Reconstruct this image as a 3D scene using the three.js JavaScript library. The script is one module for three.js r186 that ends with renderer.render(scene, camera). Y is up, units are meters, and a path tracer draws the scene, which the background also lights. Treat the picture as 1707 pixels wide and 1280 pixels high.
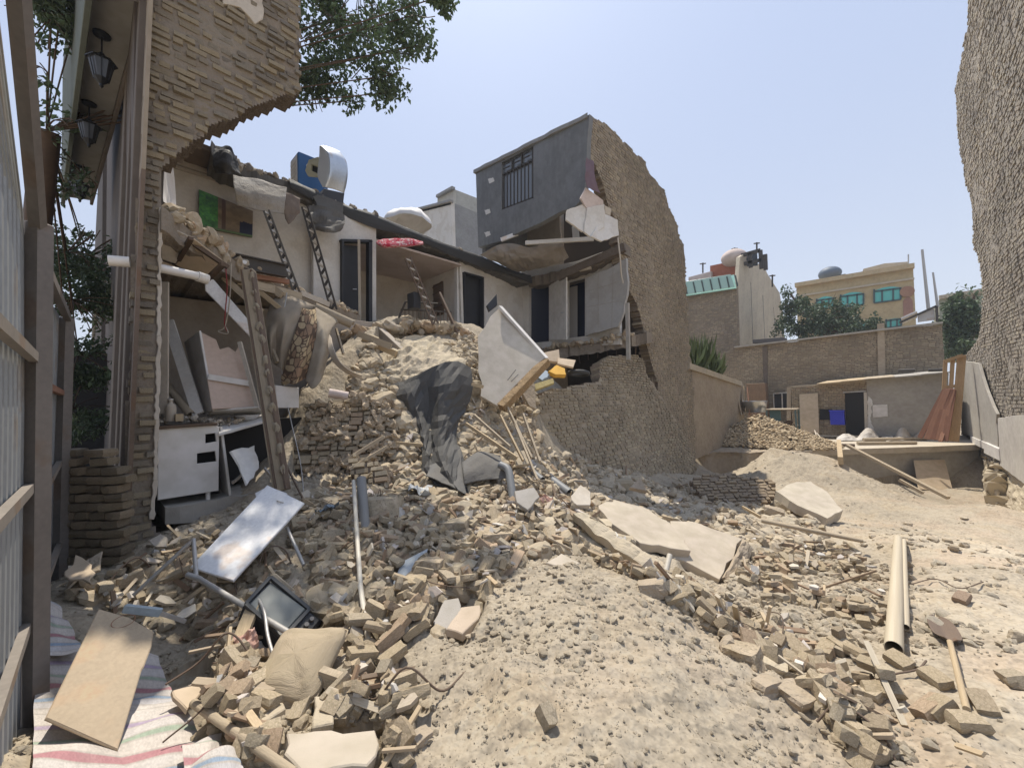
import * as THREE from 'three';
import { mergeGeometries } from 'three/addons/utils/BufferGeometryUtils.js';

// ───────────────────────── camera, sky, sun, exposure ─────────────────────────
const scene = new THREE.Scene();
const R = Math.PI / 180;
const EYE = 1.65, F = 660, CX = 853.5, CY = 640;              // photograph 1707 x 1280; F is the lens in those pixels
const camera = new THREE.PerspectiveCamera(2 * Math.atan(640 / F) / R, 1024 / 767, 0.05, 2000);
camera.position.set(0, EYE, 0);
camera.rotation.order = 'YXZ';
camera.rotation.set(2.43 * R, 43.07 * R, -2.0 * R);
camera.updateMatrixWorld(true);
scene.add(camera);

const sunAz = 46, sunEl = 62.5;                                 // degrees left of -Z, degrees up
const sunDir = new THREE.Vector3(-Math.sin(sunAz * R) * Math.cos(sunEl * R), Math.sin(sunEl * R), -Math.cos(sunAz * R) * Math.cos(sunEl * R));
{
  const W = 1024, H = 512, data = new Float32Array(W * H * 4);
  const d = new THREE.Vector3();
  for (let j = 0; j < H; j++) for (let i = 0; i < W; i++) {
    const v = (j + 0.5) / H, u = (i + 0.5) / W;
    const el = (v - 0.5) * Math.PI, az = (u - 0.5) * 2 * Math.PI;
    d.set(Math.cos(el) * Math.cos(az), Math.sin(el), Math.cos(el) * Math.sin(az));
    const s = Math.max(0, Math.sin(el)), c = Math.acos(Math.min(1, d.dot(sunDir))) / R;
    const t = Math.pow(1 - s, 2.6);                              // towards the horizon
    const glow = 0.5 * Math.exp(-c / 9) + 0.24 * Math.exp(-c / 26);
    let r = 0.375 + 0.27 * t + glow * 1.0, g = 0.46 + 0.24 * t + glow * 0.98, b = 0.665 + 0.10 * t + glow * 0.96;
    if (el < 0) { const k = Math.min(1, -el / 0.12); r = r * (1 - k) + 0.30 * k; g = g * (1 - k) + 0.26 * k; b = b * (1 - k) + 0.20 * k; }
    const o = (j * W + i) * 4; data[o] = r; data[o + 1] = g; data[o + 2] = b; data[o + 3] = 1;
  }
  const sky = new THREE.DataTexture(data, W, H, THREE.RGBAFormat, THREE.FloatType);
  sky.mapping = THREE.EquirectangularReflectionMapping; sky.magFilter = THREE.LinearFilter; sky.minFilter = THREE.LinearFilter; sky.needsUpdate = true;
  scene.background = sky; scene.environment = sky;
}
const sun = new THREE.DirectionalLight(new THREE.Color(1.0, 0.93, 0.81), 4.3);
sun.position.copy(sunDir).multiplyScalar(60); sun.target.position.set(-3, 0, -8);
sun.castShadow = true; sun.shadow.mapSize.set(4096, 4096);
Object.assign(sun.shadow.camera, { left: -40, right: 40, top: 40, bottom: -40, near: 1, far: 160 });
scene.add(sun, sun.target);
scene.fog = new THREE.FogExp2(new THREE.Color(0.80, 0.86, 0.95), 0.0012);

const renderer = new THREE.WebGLRenderer({ antialias: true });
renderer.setSize(1024, 767);
renderer.toneMapping = THREE.LinearToneMapping;
renderer.toneMappingExposure = 1.24;
renderer.shadowMap.enabled = true;

// ───────────────────────── random, noise ─────────────────────────
function rng(seed) { let a = seed >>> 0; return () => { a = (a + 0x6D2B79F5) | 0; let t = Math.imul(a ^ (a >>> 15), 1 | a); t = (t + Math.imul(t ^ (t >>> 7), 61 | t)) ^ t; return ((t ^ (t >>> 14)) >>> 0) / 4294967296; }; }
let rnd = rng(7);
const rr = (a, b) => a + (b - a) * rnd();
function hsh(x, y, z = 0) { let h = Math.imul(x | 0, 374761393) ^ Math.imul(y | 0, 668265263) ^ Math.imul(z | 0, 1274126177); h = Math.imul(h ^ (h >>> 13), 1274126177); return ((h ^ (h >>> 16)) >>> 0) / 4294967296; }
const sm = (t) => t * t * (3 - 2 * t);
const lerp = (a, b, t) => a + (b - a) * t;
const clamp = (x, a, b) => Math.max(a, Math.min(b, x));
const sstep = (a, b, x) => sm(clamp((x - a) / (b - a), 0, 1));
function vnoise(x, y, z = 0, per = 0) {
  const xi = Math.floor(x), yi = Math.floor(y), zi = Math.floor(z), fx = sm(x - xi), fy = sm(y - yi), fz = sm(z - zi);
  const w = per ? (k) => ((k % per) + per) % per : (k) => k;
  const c = (a, b, d) => hsh(w(xi + a), w(yi + b), zi + d);
  const A = lerp(lerp(c(0, 0, 0), c(1, 0, 0), fx), lerp(c(0, 1, 0), c(1, 1, 0), fx), fy);
  if (fz === 0) return A;
  return lerp(A, lerp(lerp(c(0, 0, 1), c(1, 0, 1), fx), lerp(c(0, 1, 1), c(1, 1, 1), fx), fy), fz);
}
function fbm(x, y, z = 0, oct = 4, per = 0) { let s = 0, a = 0.5, n = 0; for (let i = 0; i < oct; i++) { s += a * vnoise(x, y, z + i * 17, per); n += a; a *= 0.5; x *= 2; y *= 2; per *= 2; } return s / n; }

// ───────────────────────── points: what a pixel of the photograph looks at ─────────────────────────
const V = (x, y, z) => new THREE.Vector3(x, y, z);
const camM = camera.matrixWorld.clone(), camI = camM.clone().invert();
function ray(px, py) { return V((px - CX) / F, -(py - CY) / F, -1).transformDirection(camM).normalize(); }
function P(px, py, d) { return V((px - CX) / F * d, -(py - CY) / F * d, -d).applyMatrix4(camM); }
function onX(px, py, X) { const r = ray(px, py), t = X / r.x; return V(0, EYE, 0).addScaledVector(r, t); }
function onY(px, py, Y) { const r = ray(px, py), t = (Y - EYE) / r.y; return V(0, EYE, 0).addScaledVector(r, t); }
function onZ(px, py, Z) { const r = ray(px, py), t = Z / r.z; return V(0, EYE, 0).addScaledVector(r, t); }
function proj(p) { const q = p.clone().applyMatrix4(camI); return { px: CX + q.x / -q.z * F, py: CY - q.y / -q.z * F, d: -q.z }; }
function dAt(p) { return proj(p).d; }

// ───────────────────────── naming ─────────────────────────
const used = {};
function numbered(n) { const k = used[n] || 0; used[n] = k + 1; return k ? n + '_' + String(k).padStart(3, '0') : n; }
function tag(o, label, category, group) { o.userData.label = label; o.userData.category = category; if (group) o.userData.group = group; return o; }
function thing(name, label, category, base, group) { const g = new THREE.Group(); g.name = numbered(name); g.position.copy(base); tag(g, label, category, group); scene.add(g); return g; }
function shade(m) { m.castShadow = true; m.receiveShadow = true; return m; }
function wpos(o) { const v = V(0, 0, 0); while (o && o !== scene) { v.add(o.position); o = o.parent; } return v; }
// a mesh from geometry given in world metres, put under a thing or part whose own origin is elsewhere (things here are moved, never turned)
function part(parent, name, geo, mat, label) {
  const list = Array.isArray(geo) ? geo : [geo];
  const g = list.length > 1 ? merge(list) : list[0];
  const m = shade(new THREE.Mesh(g, mat)); m.name = name;
  if (parent) { const o = wpos(parent); g.translate(-o.x, -o.y, -o.z); parent.add(m); }
  if (label) m.userData.label = label;
  return m;
}
// a thing that is one mesh
function solo(name, label, category, geo, mat, group) {
  const list = Array.isArray(geo) ? geo : [geo];
  const g = list.length > 1 ? merge(list) : list[0];
  g.computeBoundingBox(); const c = V(0, 0, 0); g.boundingBox.getCenter(c); c.y = g.boundingBox.min.y;
  g.translate(-c.x, -c.y, -c.z);
  const m = shade(new THREE.Mesh(g, mat)); m.name = numbered(name); m.position.copy(c); tag(m, label, category, group); scene.add(m); return m;
}
function struct(name, geo, mat) { const list = Array.isArray(geo) ? geo : [geo]; const m = shade(new THREE.Mesh(list.length > 1 ? merge(list) : list[0], mat)); m.name = name; m.userData.kind = 'structure'; scene.add(m); return m; }
function merge(list) {
  return mergeGeometries(list.map((g) => { const q = g.index ? g.toNonIndexed() : g; for (const k of Object.keys(q.attributes)) if (!['position', 'normal', 'uv'].includes(k)) q.deleteAttribute(k); return q; }));
}

// ───────────────────────── geometry ─────────────────────────
// texture coordinates in metres, from the side that each face looks to
function tri(g) {
  const q = g.index ? g.toNonIndexed() : g, p = q.attributes.position, uv = new Float32Array(p.count * 2);
  const a = V(0, 0, 0), b = V(0, 0, 0), c = V(0, 0, 0), n = V(0, 0, 0);
  for (let i = 0; i < p.count; i += 3) {
    a.fromBufferAttribute(p, i); b.fromBufferAttribute(p, i + 1); c.fromBufferAttribute(p, i + 2);
    n.copy(b).sub(a).cross(c.clone().sub(a));
    const X = Math.abs(n.x), Y = Math.abs(n.y), Z = Math.abs(n.z);
    for (let k = 0; k < 3; k++) { const x = p.getX(i + k), y = p.getY(i + k), z = p.getZ(i + k); uv.set(X >= Y && X >= Z ? [z, y] : Y >= Z ? [x, z] : [x, y], (i + k) * 2); }
  }
  q.setAttribute('uv', new THREE.BufferAttribute(uv, 2)); return q;
}
function flat(g) { const q = g.index ? g.toNonIndexed() : g; q.deleteAttribute('normal'); q.computeVertexNormals(); return q; }
function chamferBox(w, h, d, c) {
  c = Math.min(c, w * 0.45, h * 0.45, d * 0.45);
  const s = new THREE.Shape(); const x = w / 2 - c, y = h / 2 - c;
  s.moveTo(-x, -y); s.lineTo(x, -y); s.lineTo(x, y); s.lineTo(-x, y); s.closePath();
  const g = new THREE.ExtrudeGeometry(s, { depth: d - 2 * c, bevelEnabled: true, bevelThickness: c, bevelSize: c, bevelSegments: 1, curveSegments: 1 });
  g.translate(0, 0, -(d - 2 * c) / 2); return g;
}
function box(x0, x1, y0, y1, z0, z1, c = 0.006) { const g = chamferBox(Math.abs(x1 - x0), Math.abs(y1 - y0), Math.abs(z1 - z0), c); g.translate((x0 + x1) / 2, (y0 + y1) / 2, (z0 + z1) / 2); return tri(g); }
// a bar of section w x h from a to b; side: a direction that its width lies along
function bar(a, b, w, h, side = V(0, 1, 0), c = 0.004) {
  const L = a.distanceTo(b), g = tri(chamferBox(w, h, L, c));
  const z = b.clone().sub(a).normalize(), x = side.clone().addScaledVector(z, -side.dot(z)).normalize(), y = z.clone().cross(x);
  g.applyMatrix4(new THREE.Matrix4().makeBasis(x, y, z).setPosition(a.clone().add(b).multiplyScalar(0.5))); return g;
}
function rod(a, b, r0, r1 = r0, seg = 10, open = false) {
  const L = a.distanceTo(b), g = new THREE.CylinderGeometry(r1, r0, L, seg, 1, open);
  const q = new THREE.Quaternion().setFromUnitVectors(V(0, 1, 0), b.clone().sub(a).normalize());
  g.applyQuaternion(q); g.translate((a.x + b.x) / 2, (a.y + b.y) / 2, (a.z + b.z) / 2); return g;
}
// a hollow pipe from a to b
function hollow(a, b, r, t, seg = 20) {
  const L = a.distanceTo(b), q = new THREE.Quaternion().setFromUnitVectors(V(0, 1, 0), b.clone().sub(a).normalize());
  const g = new THREE.LatheGeometry([[r - t, 0], [r, 0], [r, L], [r - t, L], [r - t, 0]].map((k) => new THREE.Vector2(...k)), seg);
  const f = flat(g); f.computeVertexNormals();
  const s = new THREE.LatheGeometry([[r - t, 0], [r, 0], [r, L], [r - t, L], [r - t, 0]].map((k) => new THREE.Vector2(...k)), seg);
  s.applyQuaternion(q); s.translate(a.x, a.y, a.z); return s;
}
function wire(pts, r, seg = 6) { const c = new THREE.CatmullRomCurve3(pts); return new THREE.TubeGeometry(c, Math.max(6, pts.length * 6), r, seg, false); }
// a plate of thickness th whose face has the given corners (3 or more points of space, about in one plane); it is thick away from the viewer's side
function plate(pts, th, o = {}) {
  const n = V(0, 0, 0), c = V(0, 0, 0); pts.forEach((p) => c.add(p)); c.divideScalar(pts.length);
  for (let i = 0; i < pts.length; i++) { const a = pts[i].clone().sub(c), b = pts[(i + 1) % pts.length].clone().sub(c); n.add(a.cross(b)); }
  n.normalize(); if (n.dot(V(0, EYE, 0).sub(c)) < 0) n.negate(); if (o.up && n.y < 0) n.negate();
  let x = pts[1].clone().sub(pts[0]); x.addScaledVector(n, -x.dot(n)).normalize(); const y = n.clone().cross(x);
  let q = pts.map((p) => { const d = p.clone().sub(c); return new THREE.Vector2(d.dot(x), d.dot(y)); });
  if (THREE.ShapeUtils.area(q) < 0) q.reverse();
  if (o.jag) {                                                  // broken edges: extra corners pushed in and out
    const r = rng(o.seed || 11), step = o.step || 0.09, out = [];
    for (let i = 0; i < q.length; i++) {
      const a = q[i], b = q[(i + 1) % q.length], L = a.distanceTo(b), k = Math.max(1, Math.round(L / step));
      for (let j = 0; j < k; j++) { const t = j / k; const m = a.clone().lerp(b, t); if (j) { const e = b.clone().sub(a).normalize(); m.x += -e.y * (r() - 0.5) * o.jag + e.x * (r() - 0.5) * step * 0.5; m.y += e.x * (r() - 0.5) * o.jag + e.y * (r() - 0.5) * step * 0.5; } out.push(m); }
    }
    q = out;
  }
  const bev = Math.min(o.bevel ?? 0.006, th * 0.4), s = new THREE.Shape(q);
  (o.holes || []).forEach((h) => s.holes.push(new THREE.Path(h.map((p) => { const d = p.clone().sub(c); return new THREE.Vector2(d.dot(x), d.dot(y)); }))));
  const g = new THREE.ExtrudeGeometry(s, { depth: th - 2 * bev, bevelEnabled: true, bevelThickness: bev, bevelSize: bev, bevelOffset: -bev, bevelSegments: 1, curveSegments: 2 });
  g.translate(0, 0, -th + bev);
  if (o.rough) {                                                // the broken rim is rough
    const p = g.attributes.position; for (let i = 0; i < p.count; i++) if (p.getZ(i) < -th * 0.3) { const X = p.getX(i), Y = p.getY(i); p.setX(i, X + (fbm(X * 9, Y * 9, 3) - 0.5) * o.rough); p.setY(i, Y + (fbm(X * 9, Y * 9, 9) - 0.5) * o.rough); p.setZ(i, p.getZ(i) + (fbm(X * 7, Y * 7, 5) - 0.5) * o.rough); }
    g.computeVertexNormals();
  }
  const f = tri(g); if (o.rough) flat(f);
  f.applyMatrix4(new THREE.Matrix4().makeBasis(x, y, n).setPosition(c)); return f;
}
const PP = (list, d) => list.map((p) => P(p[0], p[1], p[2] ?? d));
// corners of a flat piece: the given depths fix its plane, each corner then lies where its line of sight meets that plane
function QP(list) {
  const pts = list.map((p) => P(...p)), c = V(0, 0, 0), n = V(0, 0, 0); pts.forEach((p) => c.add(p)); c.divideScalar(pts.length);
  for (let i = 0; i < pts.length; i++) n.add(pts[i].clone().sub(c).cross(pts[(i + 1) % pts.length].clone().sub(c))); n.normalize();
  const e = V(0, EYE, 0); return list.map((p) => { const r = ray(p[0], p[1]), k = r.dot(n); return Math.abs(k) < 0.06 ? P(...p) : e.clone().addScaledVector(r, c.clone().sub(e).dot(n) / k); });
}
// a sheet through a grid of points (rows of equal length), smoothed and creased
function sheet(rows, nu, nv, o = {}) {
  const C = rows.map((r) => new THREE.CatmullRomCurve3(r, false, 'catmullrom', 0.5)), pos = [], uv = [], idx = [];
  const cr = (p0, p1, p2, p3, t) => { const t2 = t * t, t3 = t2 * t; return 0.5 * (2 * p1 + (p2 - p0) * t + (2 * p0 - 5 * p1 + 4 * p2 - p3) * t2 + (3 * p1 - p0 - 3 * p2 + p3) * t3); };
  const n = rows.length;
  for (let j = 0; j <= nv; j++) for (let i = 0; i <= nu; i++) {
    const u = i / nu, s = j / nv * (n - 1), k = Math.min(n - 2, Math.floor(s)), t = s - k;
    const q = [k - 1, k, k + 1, k + 2].map((m) => C[clamp(m, 0, n - 1)].getPoint(u));
    pos.push(cr(q[0].x, q[1].x, q[2].x, q[3].x, t), cr(q[0].y, q[1].y, q[2].y, q[3].y, t), cr(q[0].z, q[1].z, q[2].z, q[3].z, t));
    uv.push(u * (o.w || 1), (1 - j / nv) * (o.h || 1));
    if (i < nu && j < nv) { const a = j * (nu + 1) + i; idx.push(a, a + nu + 1, a + 1, a + 1, a + nu + 1, a + nu + 2); }
  }
  const g = new THREE.BufferGeometry(); g.setAttribute('position', new THREE.Float32BufferAttribute(pos, 3)); g.setAttribute('uv', new THREE.Float32BufferAttribute(uv, 2)); g.setIndex(idx); g.computeVertexNormals();
  if (o.amp) {
    const p = g.attributes.position, nn = g.attributes.normal, f = o.freq || 6, q = p.array.slice();
    for (let i = 0; i < p.count; i++) { const x = q[i * 3], y = q[i * 3 + 1], z = q[i * 3 + 2]; const k = (Math.abs(fbm(x * f + 3, y * f * (o.sy || 1), z * f, 3) - 0.5) * 2 - 0.3) * o.amp; p.setXYZ(i, x + nn.getX(i) * k, y + nn.getY(i) * k, z + nn.getZ(i) * k); }
    g.computeVertexNormals();
  }
  if (o.thick) {                                                // a second face behind, and a rim
    const p = g.attributes.position, nn = g.attributes.normal, N = p.count, P2 = [...p.array], U2 = [...g.attributes.uv.array], I2 = [...g.index.array];
    for (let i = 0; i < N; i++) { P2.push(p.getX(i) - nn.getX(i) * o.thick, p.getY(i) - nn.getY(i) * o.thick, p.getZ(i) - nn.getZ(i) * o.thick); U2.push(g.attributes.uv.getX(i), g.attributes.uv.getY(i)); }
    for (let k = 0; k < idx.length; k += 3) I2.push(idx[k] + N, idx[k + 2] + N, idx[k + 1] + N);
    const rim = []; for (let i = 0; i <= nu; i++) rim.push(i); for (let j = 1; j <= nv; j++) rim.push(j * (nu + 1) + nu); for (let i = nu - 1; i >= 0; i--) rim.push(nv * (nu + 1) + i); for (let j = nv - 1; j > 0; j--) rim.push(j * (nu + 1));
    for (let k = 0; k < rim.length; k++) { const a = rim[k], b = rim[(k + 1) % rim.length]; I2.push(a, b, a + N, b, b + N, a + N); }
    g.setAttribute('position', new THREE.Float32BufferAttribute(P2, 3)); g.setAttribute('uv', new THREE.Float32BufferAttribute(U2, 2)); g.setIndex(I2); g.deleteAttribute('normal'); g.computeVertexNormals();
  }
  return g;
}
// ───────────────────────── materials ─────────────────────────
// a tileable texture: f(x, y) for x, y in 0..1 gives [r, g, b] linear, or one number
function tex(n, metres, f, isColor = true) {
  const d = new Uint8Array(n * n * 4);
  const enc = (x) => { x = clamp(x, 0, 1); return Math.round(255 * (x <= 0.0031308 ? 12.92 * x : 1.055 * Math.pow(x, 1 / 2.4) - 0.055)); };
  for (let j = 0; j < n; j++) for (let i = 0; i < n; i++) { const v = f(i / n, j / n), o = (j * n + i) * 4; for (let k = 0; k < 3; k++) { const c = Array.isArray(v) ? v[k] : v; d[o + k] = isColor ? enc(c) : Math.round(255 * clamp(c, 0, 1)); } d[o + 3] = 255; }
  const t = new THREE.DataTexture(d, n, n, THREE.RGBAFormat); t.wrapS = t.wrapT = THREE.RepeatWrapping; t.magFilter = THREE.LinearFilter; t.minFilter = THREE.LinearMipmapLinearFilter; t.generateMipmaps = true;
  if (isColor) t.colorSpace = THREE.SRGBColorSpace;
  t.repeat.set(1 / metres, 1 / metres); t.needsUpdate = true; return t;
}
const N = (x, y, per, oct = 4, z = 0) => fbm(x * per, y * per, z, oct, per);
// factor maps: multiply a material's own colour
const stain = tex(512, 2.3, (x, y) => { const a = N(x, y, 4, 5), b = N(x, y, 24, 3, 7); const k = 0.80 + 0.30 * (a - 0.5) + 0.22 * (b - 0.5) + 0.1; return [k, k * (0.985 + 0.03 * (a - 0.5)), k * (0.96 + 0.06 * (b - 0.5))]; });
const dusty = tex(512, 1.7, (x, y) => { const a = N(x, y, 3, 5, 2), b = N(x, y, 40, 3, 5), s = sstep(0.5, 0.72, a); const k = 0.95 - 0.09 * s + 0.16 * (b - 0.5); return [k, k * (1 - 0.025 * s), k * (1 - 0.06 * s)]; });
const grain = tex(512, 0.5, (x, y) => 0.5 + 0.6 * (N(x, y, 18, 4) - 0.5) + 0.4 * (N(x, y, 90, 2, 3) - 0.5), false);
const lumps = tex(512, 1.1, (x, y) => { const a = N(x, y, 12, 5, 11), b = N(x, y, 60, 3, 4); return clamp(0.5 + 1.1 * (a - 0.5) + 0.5 * (b - 0.5), 0, 1); }, false);
const brickFace = tex(512, 0.43, (x, y) => { const a = N(x, y, 6, 5, 21), b = N(x, y, 50, 3, 22), pit = sstep(0.63, 0.72, N(x, y, 22, 3, 23)); const k = 0.86 + 0.5 * (a - 0.5) + 0.34 * (b - 0.5) - 0.25 * pit; return [k, k * 0.985, k * (0.95 + 0.12 * (a - 0.5))]; });
const wood = tex(512, 0.6, (x, y) => { const g = N(x * 1.0, y, 2, 3, 31), s = fbm(x * 64 + g * 5, y * 4, 33, 3, 0); const t = fbm(((x * 64) % 64), ((y * 4) % 4), 33, 3, 0); const k = 0.78 + 0.5 * (s * 0.5 + t * 0.5 - 0.5) + 0.25 * (g - 0.5); return [k, k * 0.97, k * 0.9]; });
const scratch = tex(512, 1.3, (x, y) => { const a = N(x, y, 5, 4, 41), b = N(x, y, 70, 2, 43); const r = sstep(0.62, 0.75, a); const k = 0.9 + 0.25 * (a - 0.5) + 0.2 * (b - 0.5); return [k * (1 - 0.10 * r), k * (1 - 0.22 * r), k * (1 - 0.32 * r)]; });
const soilMap = tex(1024, 2.9, (x, y) => { const a = N(x, y, 4, 5, 51), b = N(x, y, 30, 4, 52), c = N(x, y, 130, 2, 53), p = sstep(0.52, 0.72, N(x, y, 6, 3, 54)); const k = 0.92 + 0.26 * (a - 0.5) + 0.42 * (b - 0.5) + 0.5 * (c - 0.5); return [k, k * (0.985 - 0.03 * p), k * (0.97 - 0.07 * p)]; });
const soilBump = tex(1024, 2.9, (x, y) => { const b = N(x, y, 30, 4, 52), c = N(x, y, 110, 3, 53); return clamp(0.5 + 0.9 * (b - 0.5) + 0.6 * (c - 0.5), 0, 1); }, false);

const mats = {};
function mat(r, g, b, o = {}) {
  const key = [r, g, b, JSON.stringify(o, (k, v) => v && v.isTexture ? v.uuid : v)].join();
  if (mats[key]) return mats[key];
  const m = new THREE.MeshStandardMaterial({ color: new THREE.Color().setRGB(r, g, b), roughness: o.rough ?? 0.9, metalness: o.metal ?? 0 });
  if (o.map) m.map = o.map; if (o.bump) { m.bumpMap = o.bump; m.bumpScale = o.bs ?? 0.004; }
  if (o.vc) m.vertexColors = true; if (o.flat) m.flatShading = true; m.side = o.side ?? THREE.FrontSide;
  return (mats[key] = m);
}
const M = {
  soil: mat(0.42, 0.36, 0.272, { map: soilMap, bump: soilBump, bs: 0.02, vc: true, rough: 0.97 }),
  mud: mat(0.40, 0.33, 0.245, { map: stain, bump: lumps, bs: 0.02, rough: 0.97 }),
  mudPale: mat(0.50, 0.43, 0.32, { map: stain, bump: lumps, bs: 0.015, rough: 0.96 }),
  mortar: mat(0.27, 0.215, 0.16, { map: stain, bump: lumps, bs: 0.02, rough: 0.97 }),
  mortarDark: mat(0.16, 0.13, 0.105, { map: stain, bump: lumps, bs: 0.02, rough: 0.97 }),
  plaster: mat(0.70, 0.675, 0.635, { map: dusty, bump: grain, bs: 0.002, rough: 0.85 }),
  plasterTan: mat(0.53, 0.47, 0.39, { map: dusty, bump: grain, bs: 0.002, rough: 0.88 }),
  plasterWarm: mat(0.68, 0.64, 0.575, { map: dusty, bump: grain, bs: 0.002, rough: 0.88 }),
  plasterPink: mat(0.60, 0.50, 0.45, { map: dusty, rough: 0.9 }),
  panelWhite: mat(0.74, 0.715, 0.68, { map: stain, rough: 0.6 }),
  whiteBoard: mat(0.80, 0.79, 0.78, { map: scratch, rough: 0.5 }),
  concrete: mat(0.52, 0.46, 0.37, { map: stain, bump: grain, bs: 0.003, rough: 0.95 }),
  concreteGrey: mat(0.40, 0.375, 0.335, { map: stain, bump: grain, bs: 0.004, rough: 0.95 }),
  cement: mat(0.175, 0.18, 0.185, { map: stain, bump: grain, bs: 0.003, rough: 0.95 }),
  cementLight: mat(0.30, 0.30, 0.295, { map: stain, bump: grain, bs: 0.003, rough: 0.95 }),
  bitumen: mat(0.05, 0.049, 0.048, { map: stain, bump: lumps, bs: 0.006, rough: 0.7 }),
  bitumenDusty: mat(0.15, 0.142, 0.13, { map: dusty, bump: lumps, bs: 0.006, rough: 0.85 }),
  woodPale: mat(0.56, 0.44, 0.29, { map: wood, bump: grain, bs: 0.002, rough: 0.8 }),
  woodDusty: mat(0.50, 0.42, 0.32, { map: wood, bump: grain, bs: 0.002, rough: 0.9 }),
  woodDark: mat(0.12, 0.075, 0.045, { map: wood, rough: 0.7 }),
  woodRed: mat(0.34, 0.17, 0.11, { map: wood, rough: 0.8 }),
  woodOrange: mat(0.58, 0.39, 0.22, { map: wood, rough: 0.8 }),
  chip: mat(0.57, 0.46, 0.33, { map: stain, bump: grain, bs: 0.001, rough: 0.85 }),
  steelDark: mat(0.075, 0.065, 0.055, { map: scratch, rough: 0.7, metal: 0.2 }),
  steelRust: mat(0.17, 0.12, 0.085, { map: scratch, bump: grain, bs: 0.002, rough: 0.85 }),
  steelGrey: mat(0.22, 0.205, 0.19, { map: scratch, rough: 0.6, metal: 0.3 }),
  steelPale: mat(0.50, 0.48, 0.45, { map: scratch, rough: 0.5, metal: 0.5 }),
  galv: mat(0.62, 0.64, 0.66, { map: scratch, rough: 0.34, metal: 0.9 }),
  pvc: mat(0.60, 0.56, 0.48, { map: dusty, rough: 0.55 }),
  pvcGrey: mat(0.20, 0.21, 0.22, { map: dusty, rough: 0.55 }),
  dark: mat(0.02, 0.018, 0.017, { rough: 0.95 }),
  doorDark: mat(0.035, 0.036, 0.042, { map: stain, rough: 0.6 }),
  navy: mat(0.015, 0.02, 0.045, { rough: 0.6 }),
  yellow: mat(0.72, 0.42, 0.07, { map: stain, rough: 0.85 }),
  glassGreen: mat(0.10, 0.42, 0.36, { rough: 0.12, metal: 0.25 }),
  dusk: mat(0.30, 0.29, 0.27, { map: stain, rough: 0.9 }),
};
// brick colours, linear
const BR = {
  tan: [[0.45, 0.365, 0.25], [0.49, 0.40, 0.28], [0.40, 0.325, 0.23], [0.53, 0.44, 0.315], [0.44, 0.37, 0.275], [0.46, 0.345, 0.24]],
  old: [[0.30, 0.235, 0.165], [0.335, 0.26, 0.18], [0.27, 0.215, 0.155], [0.36, 0.285, 0.20], [0.31, 0.25, 0.19]],
  pier: [[0.275, 0.235, 0.181], [0.213, 0.184, 0.150], [0.275, 0.229, 0.163], [0.340, 0.285, 0.200], [0.263, 0.229, 0.181], [0.338, 0.279, 0.194]],
  party: [[0.338, 0.286, 0.213], [0.375, 0.318, 0.238], [0.306, 0.260, 0.201], [0.425, 0.356, 0.256], [0.356, 0.298, 0.226], [0.325, 0.273, 0.220]],
  right: [[0.357, 0.316, 0.268], [0.389, 0.342, 0.284], [0.326, 0.289, 0.251], [0.430, 0.380, 0.305], [0.362, 0.316, 0.268]],
  slab: [[0.358, 0.296, 0.213], [0.392, 0.331, 0.235], [0.330, 0.274, 0.202], [0.426, 0.359, 0.258], [0.381, 0.319, 0.235]],
};
const brickMats = {}; for (const k in BR) brickMats[k] = BR[k].map((c) => mat(...c, { map: brickFace, bump: brickFace, bs: 0.004, rough: 0.95 }));
const brickWhite = mat(1, 1, 1, { map: brickFace, bump: brickFace, bs: 0.004, rough: 0.95 });
// worn brick and lump shapes, of size one in each direction
function worn(seed, amp, seg = 2) {
  const g = new THREE.BoxGeometry(1, 1, 1, seg, seg, seg), p = g.attributes.position;
  for (let i = 0; i < p.count; i++) {
    let x = p.getX(i), y = p.getY(i), z = p.getZ(i);
    const k = (s) => (vnoise(x * 3.1 + seed * 7.3 + 20, y * 3.1 + s * 5 + 20, z * 3.1 + seed + 20) - 0.5) * amp;
    const corner = (Math.abs(x) > 0.49) + (Math.abs(y) > 0.49) + (Math.abs(z) > 0.49), f = corner === 3 ? 0.90 : corner === 2 ? 0.965 : 1;
    p.setXYZ(i, (x + k(1)) * lerp(1, f, 0.8), (y + k(2)) * f, (z + k(3)) * lerp(1, f, 0.8));
  }
  return tri(flat(g));
}
function lump(seed, amp = 0.55) {
  const g = new THREE.IcosahedronGeometry(0.56, 1), p = g.attributes.position;
  for (let i = 0; i < p.count; i++) { const x = p.getX(i), y = p.getY(i), z = p.getZ(i), k = 1 + (vnoise(x * 2.4 + seed * 5 + 30, y * 2.4 + 30, z * 2.4 + seed + 30) - 0.5) * amp * 2; p.setXYZ(i, x * k, y * k, z * k); }
  return tri(flat(g));
}
const wornBricks = [0, 1, 2, 3, 4, 5].map((s) => worn(s + 1, 0.16));
const wallBricks = [0, 1, 2].map((s) => worn(s + 31, 0.10, 1));
const lumps3 = [0, 1, 2, 3, 4].map((s) => lump(s + 3));
// copies of a shape, put with matrices and colours
function swarm(name, geo, material, list) {                     // list of { m: Matrix4, c: [r,g,b] }
  const im = new THREE.InstancedMesh(geo, material, list.length), c = new THREE.Color();
  list.forEach((e, i) => { im.setMatrixAt(i, e.m); im.setColorAt(i, c.setRGB(...e.c)); });
  im.name = name; im.userData.kind = 'stuff'; shade(im); im.instanceMatrix.needsUpdate = true; return im;
}
const vary = (c, k, r = rnd) => { const f = 1 + (r() - 0.5) * 2 * k, h = (r() - 0.5) * 0.05; return [c[0] * f * (1 + h), c[1] * f, c[2] * f * (1 - h)]; };
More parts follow.
